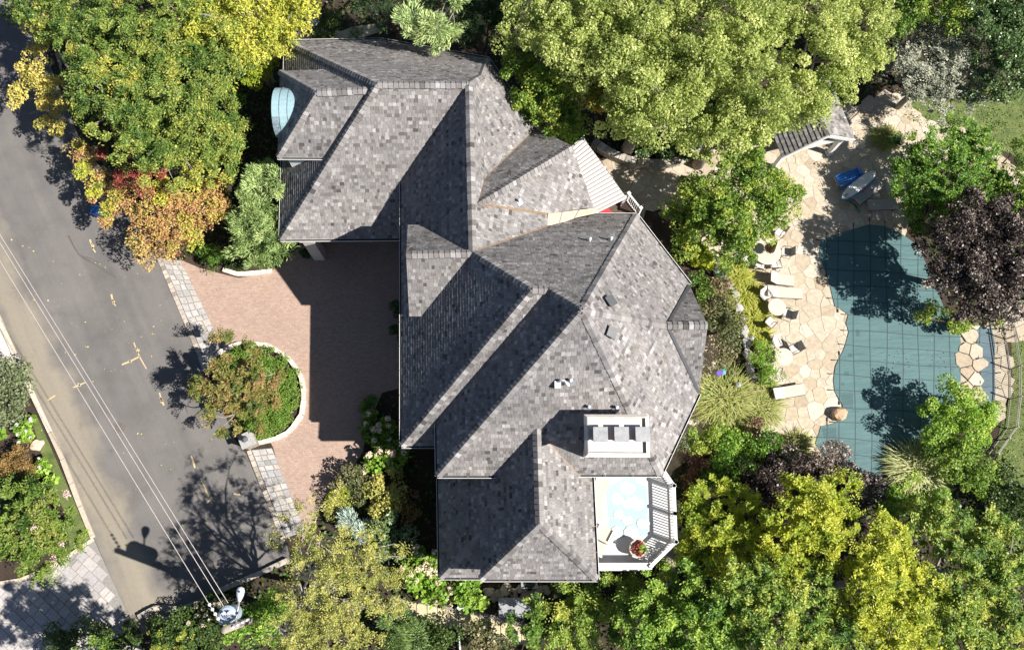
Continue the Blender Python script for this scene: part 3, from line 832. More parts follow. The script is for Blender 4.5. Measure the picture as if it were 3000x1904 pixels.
def walls(name, keys, ztop, d=0.45, zbot=0.0, back=None):
    poly = [R3[k] if isinstance(k, str) else k for k in keys]
    q = inset_poly(poly, d)
    for i_, dy in (back or {}).items(): q[i_].y += dy
    mb = MB(); mb.prism([(p.x, p.y) for p in q], zbot, ztop)
    o = mb.build(name, MT['stucco'], HOUSE); return o, q
def G0(px, py, z): return P(px, py, z)
WA, qa = walls('wall', ['a_nw', 'a_n2', P(1385, 150, 4.5), R3['a_v0']+Vector((3.5, 0, 0)), R3['a_se']+Vector((3.5, 0, 0)), 'a_se', 'a_sw'], 3.85, back={5: 1.0, 6: 1.0, 4: 1.0})
WB, qb = walls('wall', ['a_v0', 'g_w1', 'g_sw', 'g_se', R3['d_wv']+Vector((6, 1, 0)), R3['b_s2'], 'c_s', R3['b_e1'], R3['a_ne']+Vector((-.2, -1.2, 0)), R3['a_rj']+Vector((-1, -1, 0))], 4.8)
WD, qd = walls('wall', ['d_ne', 'd_e1', P(2062, 953, 7), 'd_e2', 'd_se', 'd_sw', R3['d_wv'], R3['b_s2']+Vector((-.5, -1.5, 0)), 'd_n1'], 6.25)
WF, qf = walls('wall', ['f_w0', 'f_sw2', 'f_s2', R3['f_s2']+Vector((.3, .02, 0)), 'f_se', 'f_e0'], 4.25)
WF2, qf2 = walls('wall', [P(1408, 1565, 6.8), 'f_sw', 'f_se', 'f_e0', P(1600, 1391, 6.8)], 6.2, zbot=4.25)
WG, qg = walls('wall', ['a_v0', 'g_w1', 'g_sw', 'g_se', R3['d_wv']+Vector((3, 3, 0)), R3['b_end']+Vector((2, 0, 0))], 5.9, zbot=4.8)
# dormer walls (the garage dormer's cheeks show white)
jq = inset_poly([JP['nw'], JP['sw'], JP['se'], JP['re'], JP['ne']], 0.28)
mb = MB(); mb.prism([(p.x, p.y) for p in jq], 4.3, 6.75); mb.build('dormer_wall', MT['trim'], HOUSE)
hq = [Vector((HP[k].x, HP[k].y, HP[k].z)) for k in ('nw', 'rw', 'sw')]
off = Vector((0.35, 0, 0))
mb = MB()
b0, b1 = hq[0]+off, hq[2]+off; pk = hq[1]+off
in0, in1 = b0+Vector((0.05, -0.35, 0)), b1+Vector((0.05, 0.35, 0))
vs = [Vector((in0.x, in0.y, 6.1)), Vector((in1.x, in1.y, 6.1)), Vector((in1.x, in1.y, 7.5)), Vector((pk.x, pk.y, pk.z-.3)), Vector((in0.x, in0.y, 7.5))]
vs += [p+Vector((1.2, 0, 0)) for p in vs]
mb.add(vs, [(0, 1, 2, 3, 4), (9, 8, 7, 6, 5), (0, 5, 6, 1), (1, 6, 7, 2), (4, 9, 5, 0)]); mb.build('gable_wall', MT['stucco'], HOUSE)
# gable end of the kitchen wing
ca, cb, cp = R3['b_e1'], R3['c_s'], R3['c_pk']
mid = (ca+cb)/2; inw = (R3['b_r2']-cp); inw.z = 0; inw.normalize()
g = [ca.lerp(mid, .08)+inw*.35, cb.lerp(mid, .08)+inw*.35, cp+inw*.35]
mb = MB()
vs = [Vector((g[0].x, g[0].y, 3)), Vector((g[1].x, g[1].y, 3)), Vector((g[1].x, g[1].y, 5.0)), Vector((g[2].x, g[2].y, cp.z-.35)), Vector((g[0].x, g[0].y, 5.0))]
vs += [p+inw*1.5 for p in vs]
mb.add(vs, [(0, 1, 2, 3, 4), (9, 8, 7, 6, 5), (0, 5, 6, 1), (1, 6, 7, 2), (4, 9, 5, 0)]); mb.build('gable_wall', MT['stucco'], HOUSE)

def wall_window(a, b, f, zc, w, h, name='window', door=False):
    """window centred at fraction f along the wall line a-b (outside is to the right of a->b)"""
    t = (b-a); t.z = 0; L = t.length; t.normalize(); out = Vector((t.y, -t.x, 0)); c = a+t*(L*f); c = Vector((c.x, c.y, zc)); rz = math.atan2(t.y, t.x)
    fr = MB(); fw = 0.09
    for dx, dz, sx, sz in ((0, h/2, w+2*fw, fw), (0, -h/2, w+2*fw, fw), (-w/2, 0, fw, h), (w/2, 0, fw, h)):
        fr.box(c+t*dx+out*0.03+Vector((0, 0, dz)), (sx, 0.08, sz), rz)
    o = fr.build(name, MT['trim'], HOUSE)
    pn = MB()
    if door:
        for k in range(4): pn.box(c+out*0.02+Vector((0, 0, (k-1.5)*h/4)), (w-0.09, 0.05, h/4-0.03), rz)
        pn.build('door_panel', MT['door_wood'], o)
    else:
        for k in (-1, 1): q_ = MB(); q_.box(c+t*(k*w/4)+out*0.012, (w/2-0.10, 0.02, h-0.1), rz); q_.build('pane', MT['glass'], o)
        pn.box(c+out*0.025, (0.05, 0.05, h-0.09), rz); pn.build('muntin', MT['trim'], o)
sw_, se_ = qa[6], qa[5]
for f in (0.27, 0.52, 0.77): wall_window(sw_, se_, f, 1.35, 2.5, 2.4, 'garage_door', True)
w0, w1 = qb[1], qb[2]
for f in (0.12, 0.35, 0.6, 0.83): wall_window(w0+Vector((0, 0, 0)), w1, f, 1.7, 1.3, 1.7)
for f in (0.2, 0.5, 0.8): wall_window(qg[1], qg[2], f, 5.8-0.3, 1.1, 0.8)
for (a, b, fs) in ((qd[1], qd[0], (.2, .5, .8)), (qd[4], qd[3], (.25, .7))):
    for f in fs: wall_window(a, b, f, 5.0, 1.2, 1.6); wall_window(a, b, f, 1.8, 1.2, 1.9)
for f in (.2, .5, .8): wall_window(qf[2], qf[4], f, 2.0, 1.2, 1.6)

# pier and eave brackets beside the garage doors
mb = MB(); c = P(915, 712, 2.2); mb.box((c.x, c.y, 1.7), (0.62, 0.62, 3.4)); mb.box((c.x, c.y, 3.45), (0.8, 0.8, 0.14)); mb.build('corner_pier', MT['stucco'], HOUSE)

# ---- barrel vault of copper over the dormer window --------------------------
c_n, c_s = P(812, 268, 6.55), P(816, 402, 6.55)
w_x = P(803, 330, 7.25).x
vault = MB()
yc = (c_n.y+c_s.y)/2; ry = abs(c_n.y-c_s.y)/2; rz_ = 1.35; zb = 6.55
nseg = 16; npan = 5; x_end = w_x+2.0
mb = MB()
for j in range(nseg):
    a0, a1 = math.pi*j/nseg, math.pi*(j+1)/nseg
    mb.add([(w_x, yc+ry*math.cos(a), zb+rz_*math.sin(a)) for a in (a0, a1)]+[(x_end, yc+ry*math.cos(a), zb+rz_*math.sin(a)) for a in (a1, a0)], [(0, 1, 2, 3)])
mb.add([(w_x+.02, yc+ry*math.cos(math.pi*j/nseg), zb+rz_*math.sin(math.pi*j/nseg)) for j in range(nseg+1)], [tuple(range(nseg+1))])
VAULT = mb.build('vaulted_copper_hood', MT['patina'], HOUSE)
rng = random.Random(4)
for i in range(npan):
    xa, xb = w_x+(x_end-w_x)*i/npan+.012, w_x+(x_end-w_x)*(i+1)/npan-.012
    cut = sorted([0, 3+rng.randint(0, 3), 9+rng.randint(0, 3), nseg])
    for k, (j0, j1) in enumerate(zip(cut, cut[1:])):
        mb = MB()
        for j in range(j0, j1):
            a0, a1 = math.pi*j/nseg, math.pi*(j+1)/nseg; r1, r2 = ry+.015, rz_+.015
            mb.add([(xa, yc+r1*math.cos(a), zb+r2*math.sin(a)) for a in (a0, a1)]+[(xb, yc+r1*math.cos(a), zb+r2*math.sin(a)) for a in (a1, a0)], [(0, 1, 2, 3)])
        mb.build('copper_panel', MT['patina_dark'] if (k != 1 and rng.random() < 0.4) else MT['patina'], VAULT)
    if i:
        xs = w_x+(x_end-w_x)*i/npan
        mb = MB(); mb.tube([(xs, yc+(ry+.03)*math.cos(math.pi*j/nseg), zb+(rz_+.03)*math.sin(math.pi*j/nseg)) for j in range(nseg+1)], .018, 5); mb.build('standing_seam', MT['patina_dark'], VAULT)

# ---- chimney ----------------------------------------------------------------
zt = 11.45
t4 = [P(1728, 1229, zt), P(1886, 1229, zt), P(1889, 1322, zt), P(1731, 1321, zt)]
mb = MB(); mb.prism([(p.x, p.y) for p in t4], 6.9, zt-0.32)
CH = mb.build('chimney', MT['stucco'], HOUSE)
cc = sum(t4, Vector())/4
def ring(poly, k): return [cc+(p-cc)*k for p in poly]
def grow(poly, d): return [p+Vector((math.copysign(d, p.x-cc.x), math.copysign(d, p.y-cc.y), 0)) for p in poly]
mb = MB(); o_, i_ = grow(t4, 0.07), grow(t4, -0.24)
vs = [Vector((p.x, p.y, zt-.32)) for p in o_]+[Vector((p.x, p.y, zt)) for p in o_]+[Vector((p.x, p.y, zt-.02)) for p in grow(t4, -0.12)]+[Vector((p.x, p.y, zt-.14)) for p in i_]
fs = []
for i in range(4):
    j = (i+1) % 4
    fs += [(i, j, 4+j, 4+i), (4+i, 4+j, 8+j, 8+i), (8+i, 8+j, 12+j, 12+i)]
fs += [(12, 13, 14, 15), (3, 2, 1, 0)]
mb.add(vs, fs); mb.build('chimney_cap', MT['stucco'], CH)
e1 = (t4[1]-t4[0]).normalized(); L1 = (t4[1]-t4[0]).length
for k in range(3):
    c = cc+e1*((k-1)*0.88+.14)+Vector((0, 0.02, 0))
    mb = MB(); mb.box((c.x, c.y, zt+.04), (.48, .48, .42), math.atan2(e1.y, e1.x)); fl = mb.build('flue', MT['rust'], CH)
    mb = MB(); mb.box((c.x, c.y, zt+.29), (.60, .60, .03), math.atan2(e1.y, e1.x)); mb.box((c.x, c.y, zt+.25), (.62, .62, .05), math.atan2(e1.y, e1.x)); fc_ = mb.build('flue_cover', MT['steel'], CH)
# saddle behind the chimney
ss = FACES3['D_S']; sp = fit_plane(ss)
def onS(px, py, dz=0.0):
    z = ray_plane_z(px, py, sp); p = P(px, py, z); p.z += dz; return p
q = [onS(1750, 1224, .06), onS(1782, 1224, .06), onS(1766, 1210, .1)]
mb = MB(); a_, b_, c_ = onS(1748, 1226, .05), onS(1784, 1226, .05), onS(1766, 1208, .05); r_ = onS(1766, 1224, .3)
mb.add([a_, b_, c_, r_], [(0, 3, 2), (3, 1, 2), (0, 1, 3)]); mb.build('chimney_saddle', MT['lead'], ROOF)

# ---- roof vents -------------------------------------------------------------
def on_face(fn, px, py):
    s = fit_plane(FACES3[fn]); z = ray_plane_z(px, py, s); return P(px, py, z), Vector((-s[0], -s[1], 1)).normalized()
for fn, px, py in (('D_N', 1727, 706), ('D_N', 1789, 704), ('D_S', 1671, 1117), ('D_S', 1724, 1194), ('D_S', 1805, 1196), ('C_S', 1521, 593)):
    p, n = on_face(fn, px, py)
    mb = MB(); mb.tube([p-Vector((0, 0, .1)), p+Vector((0, 0, .34))], [.055, .055], 10); mb.tube([p+Vector((0, 0, .34)), p+Vector((0, 0, .36))], [.07, .07], 10)
    vp = mb.build('vent_pipe', MT['pvc'], ROOF)
    mb = MB(); s_ = n.orthogonal().normalized(); t_ = n.cross(s_)
    mb.slab([p+n*.055+s_*.16+t_*.16, p+n*.055-s_*.16+t_*.16, p+n*.055-s_*.16-t_*.16, p+n*.055+s_*.16-t_*.16], .01); mb.build('pipe_flashing', MT['lead'], ROOF)
for fn, px, py in (('D_E1', 1786, 887), ('D_E2', 1788, 976)):
    p, n = on_face(fn, px, py)
    h = Vector((n.x, n.y, 0)).normalized(); rz = math.atan2(h.y, h.x); t_ = Vector((-h.y, h.x, 0))
    mb = MB()
    mb.box(p+Vector((0, 0, .10)), (.34, .36, .34), rz, ry=math.radians(28)); mb.box(p+Vector((0, 0, .28))+h*.04, (.46, .46, .05), rz, ry=math.radians(30))
    mb.build('box_vent', MT['vent_dark'], ROOF)
p, n = on_face('D_S', 1640, 1121)
mb = MB(); mb.box(p+Vector((-.1, -.1, .1)), (.26, .3, .22)); mb.tube([p+Vector((-.1, 0, .2)), p+Vector((0, .02, .38)), p+Vector((.16, 0, .42)), p+Vector((.3, -.08, .36)), p+Vector((.36, -.16, .2))], .06, 8)
mb.build('gooseneck_vent', MT['pvc'], ROOF)

# ---- white metal awning over the kitchen deck -------------------------------
aw = [P(1664, 438, 4.75), P(1706, 402, 4.3), P(1836, 580, 4.3), P(1742, 628, 4.75)]
zs = fit_plane(aw); aw = [Vector((p.x, p.y, zs[0]*p.x+zs[1]*p.y+zs[2])) for p in aw]
aw[0] += (aw[0]-aw[1])*.3; aw[3] += (aw[3]-aw[2])*.3
mb = MB(); mb.slab(aw, .06); AW = mb.build('awning_roof', plain('white_metal_sheet', (0.50, 0.49, 0.475), 0.5, var=.04), HOUSE)
tag(AW, 'white ribbed metal awning over the side deck')
MT['rib_shade'] = plain('shaded_rib_white', (0.30, 0.255, 0.24), 0.5, var=0.03)  # rib shading put into a darker colour so the spacing shows
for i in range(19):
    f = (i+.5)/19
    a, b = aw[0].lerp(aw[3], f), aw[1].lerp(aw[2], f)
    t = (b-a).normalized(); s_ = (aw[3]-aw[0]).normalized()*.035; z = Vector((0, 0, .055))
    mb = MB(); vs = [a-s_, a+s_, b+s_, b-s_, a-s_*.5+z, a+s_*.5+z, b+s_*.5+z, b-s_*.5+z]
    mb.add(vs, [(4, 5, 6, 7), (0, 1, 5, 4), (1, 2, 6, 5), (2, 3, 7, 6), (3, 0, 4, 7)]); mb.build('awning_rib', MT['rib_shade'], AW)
for p in (aw[1].lerp(aw[2], .03), aw[1].lerp(aw[2], .5), aw[1].lerp(aw[2], .97)): mb = MB(); mb.box((p.x, p.y, p.z/2), (.14, .14, p.z-.1)); mb.build('awning_post', MT['trim'], HOUSE)
# side deck under it
dk = [P(1700, 470, 3.0), P(1740, 440, 3.0), P(1868, 632, 3.0), P(1842, 700, 3.0), P(1730, 660, 3.0)]
mb = MB(); mb.slab(dk, .2); SDK = mb.build('side_deck', MT['wood_dark'], HOUSE)
rp0, rp1 = P(1834, 588, 3.0), P(1868, 630, 3.0)
def railing(parent, pts, h, mat, spacing=.12, bal=.035, name='railing', post_every=None, rail_w=.09):
    for a, b in zip(pts, pts[1:]):
        t = (b-a); L = t.length; t.normalize(); rz = math.atan2(t.y, t.x); m_ = (a+b)/2
        r = MB(); r.box(m_+Vector((0, 0, h)), (L+.06, rail_w, .05), rz); r.build('top_rail', mat, parent)
        r = MB(); r.box(m_+Vector((0, 0, .08)), (L, .05, .06), rz); r.build('bottom_rail', mat, parent)
        n = max(2, int(L/spacing))
        for i in range(1, n):
            c = a+t*(L*i/n); bb = MB(); bb.box(c+Vector((0, 0, (h+.1)/2)), (bal, bal, h-.14), rz); bb.build('baluster', mat, parent)
        for c in (a, b):
            p_ = MB(); p_.box(c+Vector((0, 0, h/2+.04)), (.13, .13, h+.08), rz); p_.box(c+Vector((0, 0, h+.1)), (.17, .17, .04), rz); p_.build('newel_post', mat, parent)
railing(SDK, [rp0, rp1], 1.0, MT['trim'])

# ---- balcony ----------------------------------------------------------------
ZB = 3.7
bal = [(1700, 1370), (1930, 1370), (1966, 1424), (1972, 1588), (1898, 1660), (1700, 1660)]
bp = [P(a, b, ZB) for a, b in bal]
mb = MB(); mb.slab(bp, .35); BALC = mb.build('balcony', MT['deck_white'], HOUSE)
tag(BALC, 'white second floor balcony with baluster railing')
rim = inset_poly(bp, -.18)
mb = MB(); mb.slab([Vector((p.x, p.y, ZB-.08)) for p in rim], .22); mb.build('balcony_fascia', MT['trim'], BALC)
edge = inset_poly(bp, .08); edge = [Vector((p.x, p.y, ZB)) for p in edge]
railing(BALC, [edge[1], edge[2], edge[2].lerp(edge[3], .5), edge[3], edge[4]], 1.05, MT['trim'], .125, .045, rail_w=.16)
# solid parapet on the south side
a, b = edge[4], edge[5]; t = (b-a); L = t.length; t.normalize()
mb = MB(); mb.box((a+b)/2+Vector((0, 0, .5)), (L, .16, 1.0), math.atan2(t.y, t.x)); mb.box((a+b)/2+Vector((0, 0, 1.02)), (L+.1, .3, .06), math.atan2(t.y, t.x)); mb.build('parapet', MT['deck_white'], BALC)
for p in inset_poly(bp, .5)[1:5]:
    mb = MB(); mb.box((p.x, p.y, ZB/2-.2), (.3, .3, ZB-.3)); mb.build('balcony_column', MT['trim'], BALC)

# ================================================================ vegetation
LEAF = {
 'linden': mat_leaf('yellow_green_linden_leaf', [(0.075, 0.105, 0.024), (0.18, 0.222, 0.058), (0.295, 0.332, 0.112), (0.43, 0.445, 0.195)], .5),
 'maple_green': mat_leaf('mid_green_maple_leaf', [(0.04, 0.085, 0.014), (0.095, 0.165, 0.026), (0.18, 0.24, 0.045), (0.32, 0.33, 0.07)], .4),
 'hornbeam': mat_leaf('green_leaf_with_yellow', [(0.03, 0.065, 0.014), (0.065, 0.115, 0.024), (0.13, 0.18, 0.04), (0.23, 0.25, 0.065), (0.38, 0.32, 0.06)], .35),
 'yellow': mat_leaf('yellow_autumn_leaf', [(0.12, 0.16, 0.03), (0.27, 0.29, 0.05), (0.38, 0.37, 0.07), (0.46, 0.41, 0.08)], .4),
 'gold': mat_leaf('golden_maple_leaf', [(0.19, 0.185, 0.04), (0.36, 0.315, 0.08), (0.45, 0.385, 0.11), (0.47, 0.37, 0.12)], .35),
 'orange': mat_leaf('orange_maple_leaf', [(0.26, 0.26, 0.045), (0.37, 0.28, 0.085), (0.38, 0.245, 0.115), (0.32, 0.18, 0.095), (0.22, 0.085, 0.06)], .35),
 'orange_green': mat_leaf('turning_maple_leaf', [(0.05, 0.09, 0.015), (0.12, 0.15, 0.025), (0.30, 0.21, 0.05), (0.40, 0.19, 0.06)], .4),
 'red': mat_leaf('dull_red_maple_leaf', [(0.14, 0.035, 0.03), (0.24, 0.06, 0.05), (0.30, 0.10, 0.07)], .35),
 'hemlock': mat_leaf('pale_hemlock_needle', [(0.06, 0.105, 0.03), (0.15, 0.215, 0.075), (0.25, 0.315, 0.125), (0.34, 0.39, 0.18)], .25),
 'pine': mat_leaf('pale_pine_needle', [(0.09, 0.15, 0.05), (0.21, 0.29, 0.12), (0.34, 0.41, 0.18), (0.44, 0.47, 0.25)], .25),
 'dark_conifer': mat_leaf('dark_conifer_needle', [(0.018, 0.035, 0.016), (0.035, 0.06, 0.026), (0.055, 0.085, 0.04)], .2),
 'cedar': mat_leaf('grey_blue_cedar_needle', [(0.06, 0.07, 0.05), (0.14, 0.15, 0.115), (0.22, 0.225, 0.185), (0.30, 0.295, 0.25)], .2),
 'holly': mat_leaf('glossy_dark_green_leaf', [(0.02, 0.045, 0.013), (0.04, 0.075, 0.022), (0.07, 0.115, 0.04), (0.15, 0.19, 0.10)], .2, .3),
 'green': mat_leaf('fresh_green_leaf', [(0.032, 0.075, 0.012), (0.085, 0.165, 0.022), (0.16, 0.255, 0.04), (0.28, 0.35, 0.07)], .4),
 'lime': mat_leaf('lime_green_leaf', [(0.12, 0.17, 0.015), (0.24, 0.28, 0.03), (0.36, 0.36, 0.06)], .45),
 'purple': mat_leaf('dark_purple_leaf', [(0.016, 0.011, 0.011), (0.034, 0.024, 0.023), (0.085, 0.065, 0.06), (0.27, 0.225, 0.205)], .2, .4),
 'locust': mat_leaf('yellow_green_locust_leaflet', [(0.07, 0.12, 0.012), (0.18, 0.235, 0.025), (0.30, 0.325, 0.04), (0.40, 0.39, 0.06)], .45),
 'locust_yellow': mat_leaf('bright_yellow_locust_leaflet', [(0.10, 0.145, 0.018), (0.23, 0.265, 0.03), (0.345, 0.36, 0.045), (0.43, 0.42, 0.075)], .45),
 'crape': mat_leaf('green_crape_leaf', [(0.035, 0.07, 0.012), (0.085, 0.14, 0.025), (0.15, 0.20, 0.04), (0.20, 0.20, 0.055)], .35),
 'crape_red': mat_leaf('bronzing_crape_leaf', [(0.045, 0.075, 0.018), (0.11, 0.13, 0.03), (0.18, 0.155, 0.05), (0.25, 0.14, 0.075)], .35),
 'olive': mat_leaf('olive_small_leaf', [(0.075, 0.09, 0.02), (0.17, 0.18, 0.045), (0.26, 0.26, 0.075), (0.34, 0.31, 0.10)], .35),
 'greygreen': mat_leaf('grey_green_leaf', [(0.055, 0.075, 0.035), (0.11, 0.13, 0.07), (0.18, 0.195, 0.115)], .3),
 'rose': mat_leaf('bronze_green_rose_leaf', [(0.05, 0.06, 0.025), (0.085, 0.10, 0.04), (0.13, 0.12, 0.06), (0.18, 0.12, 0.08)], .3),
 'brown': mat_leaf('russet_brown_leaf', [(0.08, 0.05, 0.02), (0.15, 0.095, 0.035), (0.22, 0.14, 0.05)], .3),
 'redbrown': mat_leaf('maroon_barberry_leaf', [(0.06, 0.025, 0.02), (0.12, 0.055, 0.045), (0.19, 0.10, 0.08)], .3),
 'bluespruce': mat_leaf('pale_blue_spruce_needle', [(0.12, 0.16, 0.15), (0.24, 0.30, 0.28), (0.36, 0.42, 0.40)], .15),
 'box': mat_leaf('boxwood_leaf', [(0.03, 0.065, 0.01), (0.075, 0.14, 0.02), (0.13, 0.20, 0.035)], .3),
 'hydrangea': mat_leaf('bright_hydrangea_leaf', [(0.06, 0.12, 0.015), (0.13, 0.22, 0.03), (0.22, 0.32, 0.05)], .4),
 'ivy': mat_leaf('dark_ivy_leaf', [(0.015, 0.032, 0.008), (0.03, 0.055, 0.013), (0.055, 0.085, 0.02)], .25),
 'grass_lime': mat_leaf('yellow_green_grass_blade', [(0.15, 0.17, 0.02), (0.25, 0.26, 0.04), (0.36, 0.34, 0.09)], .4),
 'grass_green': mat_leaf('green_grass_blade', [(0.09, 0.12, 0.025), (0.17, 0.20, 0.05), (0.27, 0.27, 0.10), (0.34, 0.28, 0.16)], .4),
 'grass_pale': mat_leaf('variegated_grass_blade', [(0.15, 0.18, 0.06), (0.28, 0.29, 0.13), (0.44, 0.42, 0.27)], .35),
 'lawn': mat_leaf('lawn_blade', [(0.05, 0.085, 0.015), (0.10, 0.14, 0.03), (0.18, 0.20, 0.06)], .3),
 'petal_cream': mat_leaf('cream_pink_petal', [(0.42, 0.30, 0.23), (0.56, 0.43, 0.34), (0.68, 0.60, 0.50)], .3),
 'petal_white': mat_leaf('white_petal', [(0.60, 0.60, 0.55), (0.75, 0.75, 0.70)], .3),
 'petal_pink': mat_leaf('pale_pink_petal', [(0.45, 0.25, 0.30), (0.62, 0.42, 0.46)], .3),
}

def leaf_object(name, mat, pos, axis, nrm, L, Wd, tone, parent):
    n = len(pos)
    axis = axis/np.maximum(np.linalg.norm(axis, axis=1, keepdims=True), 1e-6)
    b = np.cross(nrm, axis); b /= np.maximum(np.linalg.norm(b, axis=1, keepdims=True), 1e-6)
    nn = np.cross(axis, b)
    L = L[:, None]; Wd = Wd[:, None]
    v = np.empty((n, 4, 3), np.float32)
    v[:, 0] = pos-axis*L*.5; v[:, 1] = pos+b*Wd*.5+nn*Wd*.12+axis*L*.05; v[:, 2] = pos+axis*L*.5-nn*L*.08; v[:, 3] = pos-b*Wd*.5+nn*Wd*.12+axis*L*.05
    me = bpy.data.meshes.new(name)
    me.vertices.add(4*n); me.vertices.foreach_set('co', v.reshape(-1))
    me.loops.add(4*n); me.loops.foreach_set('vertex_index', np.arange(4*n, dtype=np.int32))
    me.polygons.add(n); me.polygons.foreach_set('loop_start', np.arange(0, 4*n, 4, dtype=np.int32))
    at = me.attributes.new('tone', 'FLOAT', 'FACE'); at.data.foreach_set('value', np.clip(tone, 0, 1).astype(np.float32))
    me.materials.append(mat); me.update(); me.validate()
    o = bpy.data.objects.new(name, me); COL.objects.link(o)
    if parent is not None:
        o.parent = parent; o.matrix_parent_inverse = parent.matrix_basis.inverted()
    return o

def unit(r, n, zmin=-1.0):
    z = r.uniform(zmin, 1, n); a = r.uniform(0, 2*math.pi, n); s = np.sqrt(1-z*z)
    return np.stack([s*np.cos(a), s*np.sin(a), z], 1)

STY = {  # leaf length, width ratio, leaves per m2, clump radius, form, tone spread
 'broad':  dict(L=.122, w=.7, dens=600, rc=.48, form='leaf', flat=.6),
 'fine':   dict(L=.13, w=.65, dens=430, rc=.45, form='leaf', flat=.6),
 'layer':  dict(L=.12, w=.6, dens=520, rc=.42, form='leaf', flat=.35),
 'spray':  dict(L=.145, w=.42, dens=640, rc=.55, form='spray', flat=.7),
 'frond':  dict(L=.145, w=.42, dens=700, rc=.7, form='frond', flat=.7),
 'needle': dict(L=.24, w=.14, dens=560, rc=.55, form='needle', flat=.55),
 'tight':  dict(L=.085, w=.6, dens=760, rc=.3, form='leaf', flat=.7),
 'sparse': dict(L=.11, w=.4, dens=240, rc=.6, form='spray', flat=.7),
 'big':    dict(L=.24, w=.75, dens=230, rc=.4, form='leaf', flat=.6),
 'shag':   dict(L=.19, w=.36, dens=360, rc=.5, form='leaf', flat=.5),
}

def foliage(name, mat, lobes, style, seed, parent, dens=1.0, tone=0.5, spread=.22, zfloor=.02, cen=None, tonef=None, rc=None):
    """lobes: (centre Vector, rx, ry, rz)"""
    S = STY[style]; r = np.random.default_rng(seed)
    PO, AX, NO, LL, WW, TT = [], [], [], [], [], []
    tips = []
    for (c, rx, ry, rz) in lobes:
        c = np.array(c); rad = np.array([rx, ry, rz]); area = math.pi*rx*ry
        rcl = (rc or S['rc']); rcl = min(rcl, .6*min(rx, ry))
        k = max(4, int(2.1*area/(math.pi*rcl*rcl)))
        d = unit(r, k, -.25)
        cc = c+d*rad*r.uniform(.62, 1.0, (k, 1))
        inner = int(k*.3)
        if inner: cc[:inner] = c+unit(r, inner)*rad*r.uniform(.1, .6, (inner, 1))
        ctone = r.normal(0, spread*.7, k)+tone
        if tonef is not None: ctone = tonef(cc, ctone)
        crad = rcl*r.uniform(.65, 1.35, k)
        n = int(area*S['dens']*dens)
        ci = r.integers(0, k, n)
        out = d[ci]
        u = unit(r, n, -.6)
        if S['form'] == 'leaf':
            p = cc[ci]+u*(crad[ci]*r.uniform(.35, 1.0, n)**.6)[:, None]*np.array([1, 1, S['flat']])
            ax = u*.5+out*.4+r.normal(0, .6, (n, 3)); ax[:, 2] -= .25
            no = u*.5+np.array([0, 0, .7])+r.normal(0, .48, (n, 3))
        elif S['form'] in ('spray', 'frond'):
            # branchlets leave each clump centre, leaflets in two rows along them
            per = 14 if S['form'] == 'frond' else 10
            nb = max(1, n//per)
            bi = r.integers(0, k, nb)
            bd = d[bi]*np.array([1, 1, .5])+unit(r, nb, -.2)*.75; bd[:, 2] += r.uniform(-.25, .25, nb); bd /= np.linalg.norm(bd, axis=1, keepdims=True)
            bl = crad[bi]*r.uniform(.9, 1.7, nb)
            t = np.tile((np.arange(per)+.5)/per, nb); idx = np.repeat(np.arange(nb), per); n = nb*per
            sd = np.where(np.arange(n) % 2 == 0, 1.0, -1.0)
            side = np.cross(bd, np.array([0, 0, 1.0])); side /= np.maximum(np.linalg.norm(side, axis=1, keepdims=True), 1e-5)
            p = cc[bi][idx]+bd[idx]*(bl[idx]*t)[:, None]+side[idx]*(sd*S['L']*.42)[:, None]
            p[:, 2] -= .25*bl[idx]*t*t
            ax = side[idx]*sd[:, None]+bd[idx]*.55+r.normal(0, .18, (n, 3)); no = np.tile(np.array([0, 0, 1.0]), (n, 1))+r.normal(0, .48, (n, 3))
            ci = bi[idx]
        else:  # needle tufts that run outwards
            p = cc[ci]+u*(crad[ci]*r.uniform(.2, 1.0, n)**.6)[:, None]*np.array([1, 1, S['flat']])
            ax = out*1.0+u*.7+r.normal(0, .3, (n, 3)); no = u*.4+np.array([0, 0, .8])+r.normal(0, .35, (n, 3))
        ln = S['L']*r.uniform(.65, 1.35, n)
        PO.append(p); AX.append(ax); NO.append(no); LL.append(ln); WW.append(ln*S['w']*r.uniform(.8, 1.2, n))
        TT.append(ctone[ci]+r.normal(0, spread*.75, n))
        tips.extend([(Vector(x), float(y)) for x, y in zip(cc[inner:], crad[inner:])])
    p = np.concatenate(PO); ok = p[:, 2] > zfloor
    o = leaf_object(name, mat, p[ok], np.concatenate(AX)[ok], np.concatenate(NO)[ok], np.concatenate(LL)[ok], np.concatenate(WW)[ok], np.concatenate(TT)[ok], parent)
    return o, tips

MPX = 56.0
def lobes_of(spec, zscale=None):
    out = []
    for s in spec:
        px, py, rp, z, rz = s[:5]; ry = s[5] if len(s) > 5 else rp
        k = (CAM_H-z)/CAM_H/52.0
        out.append((P(px, py, z), rp*k, ry*k, rz))
    return out

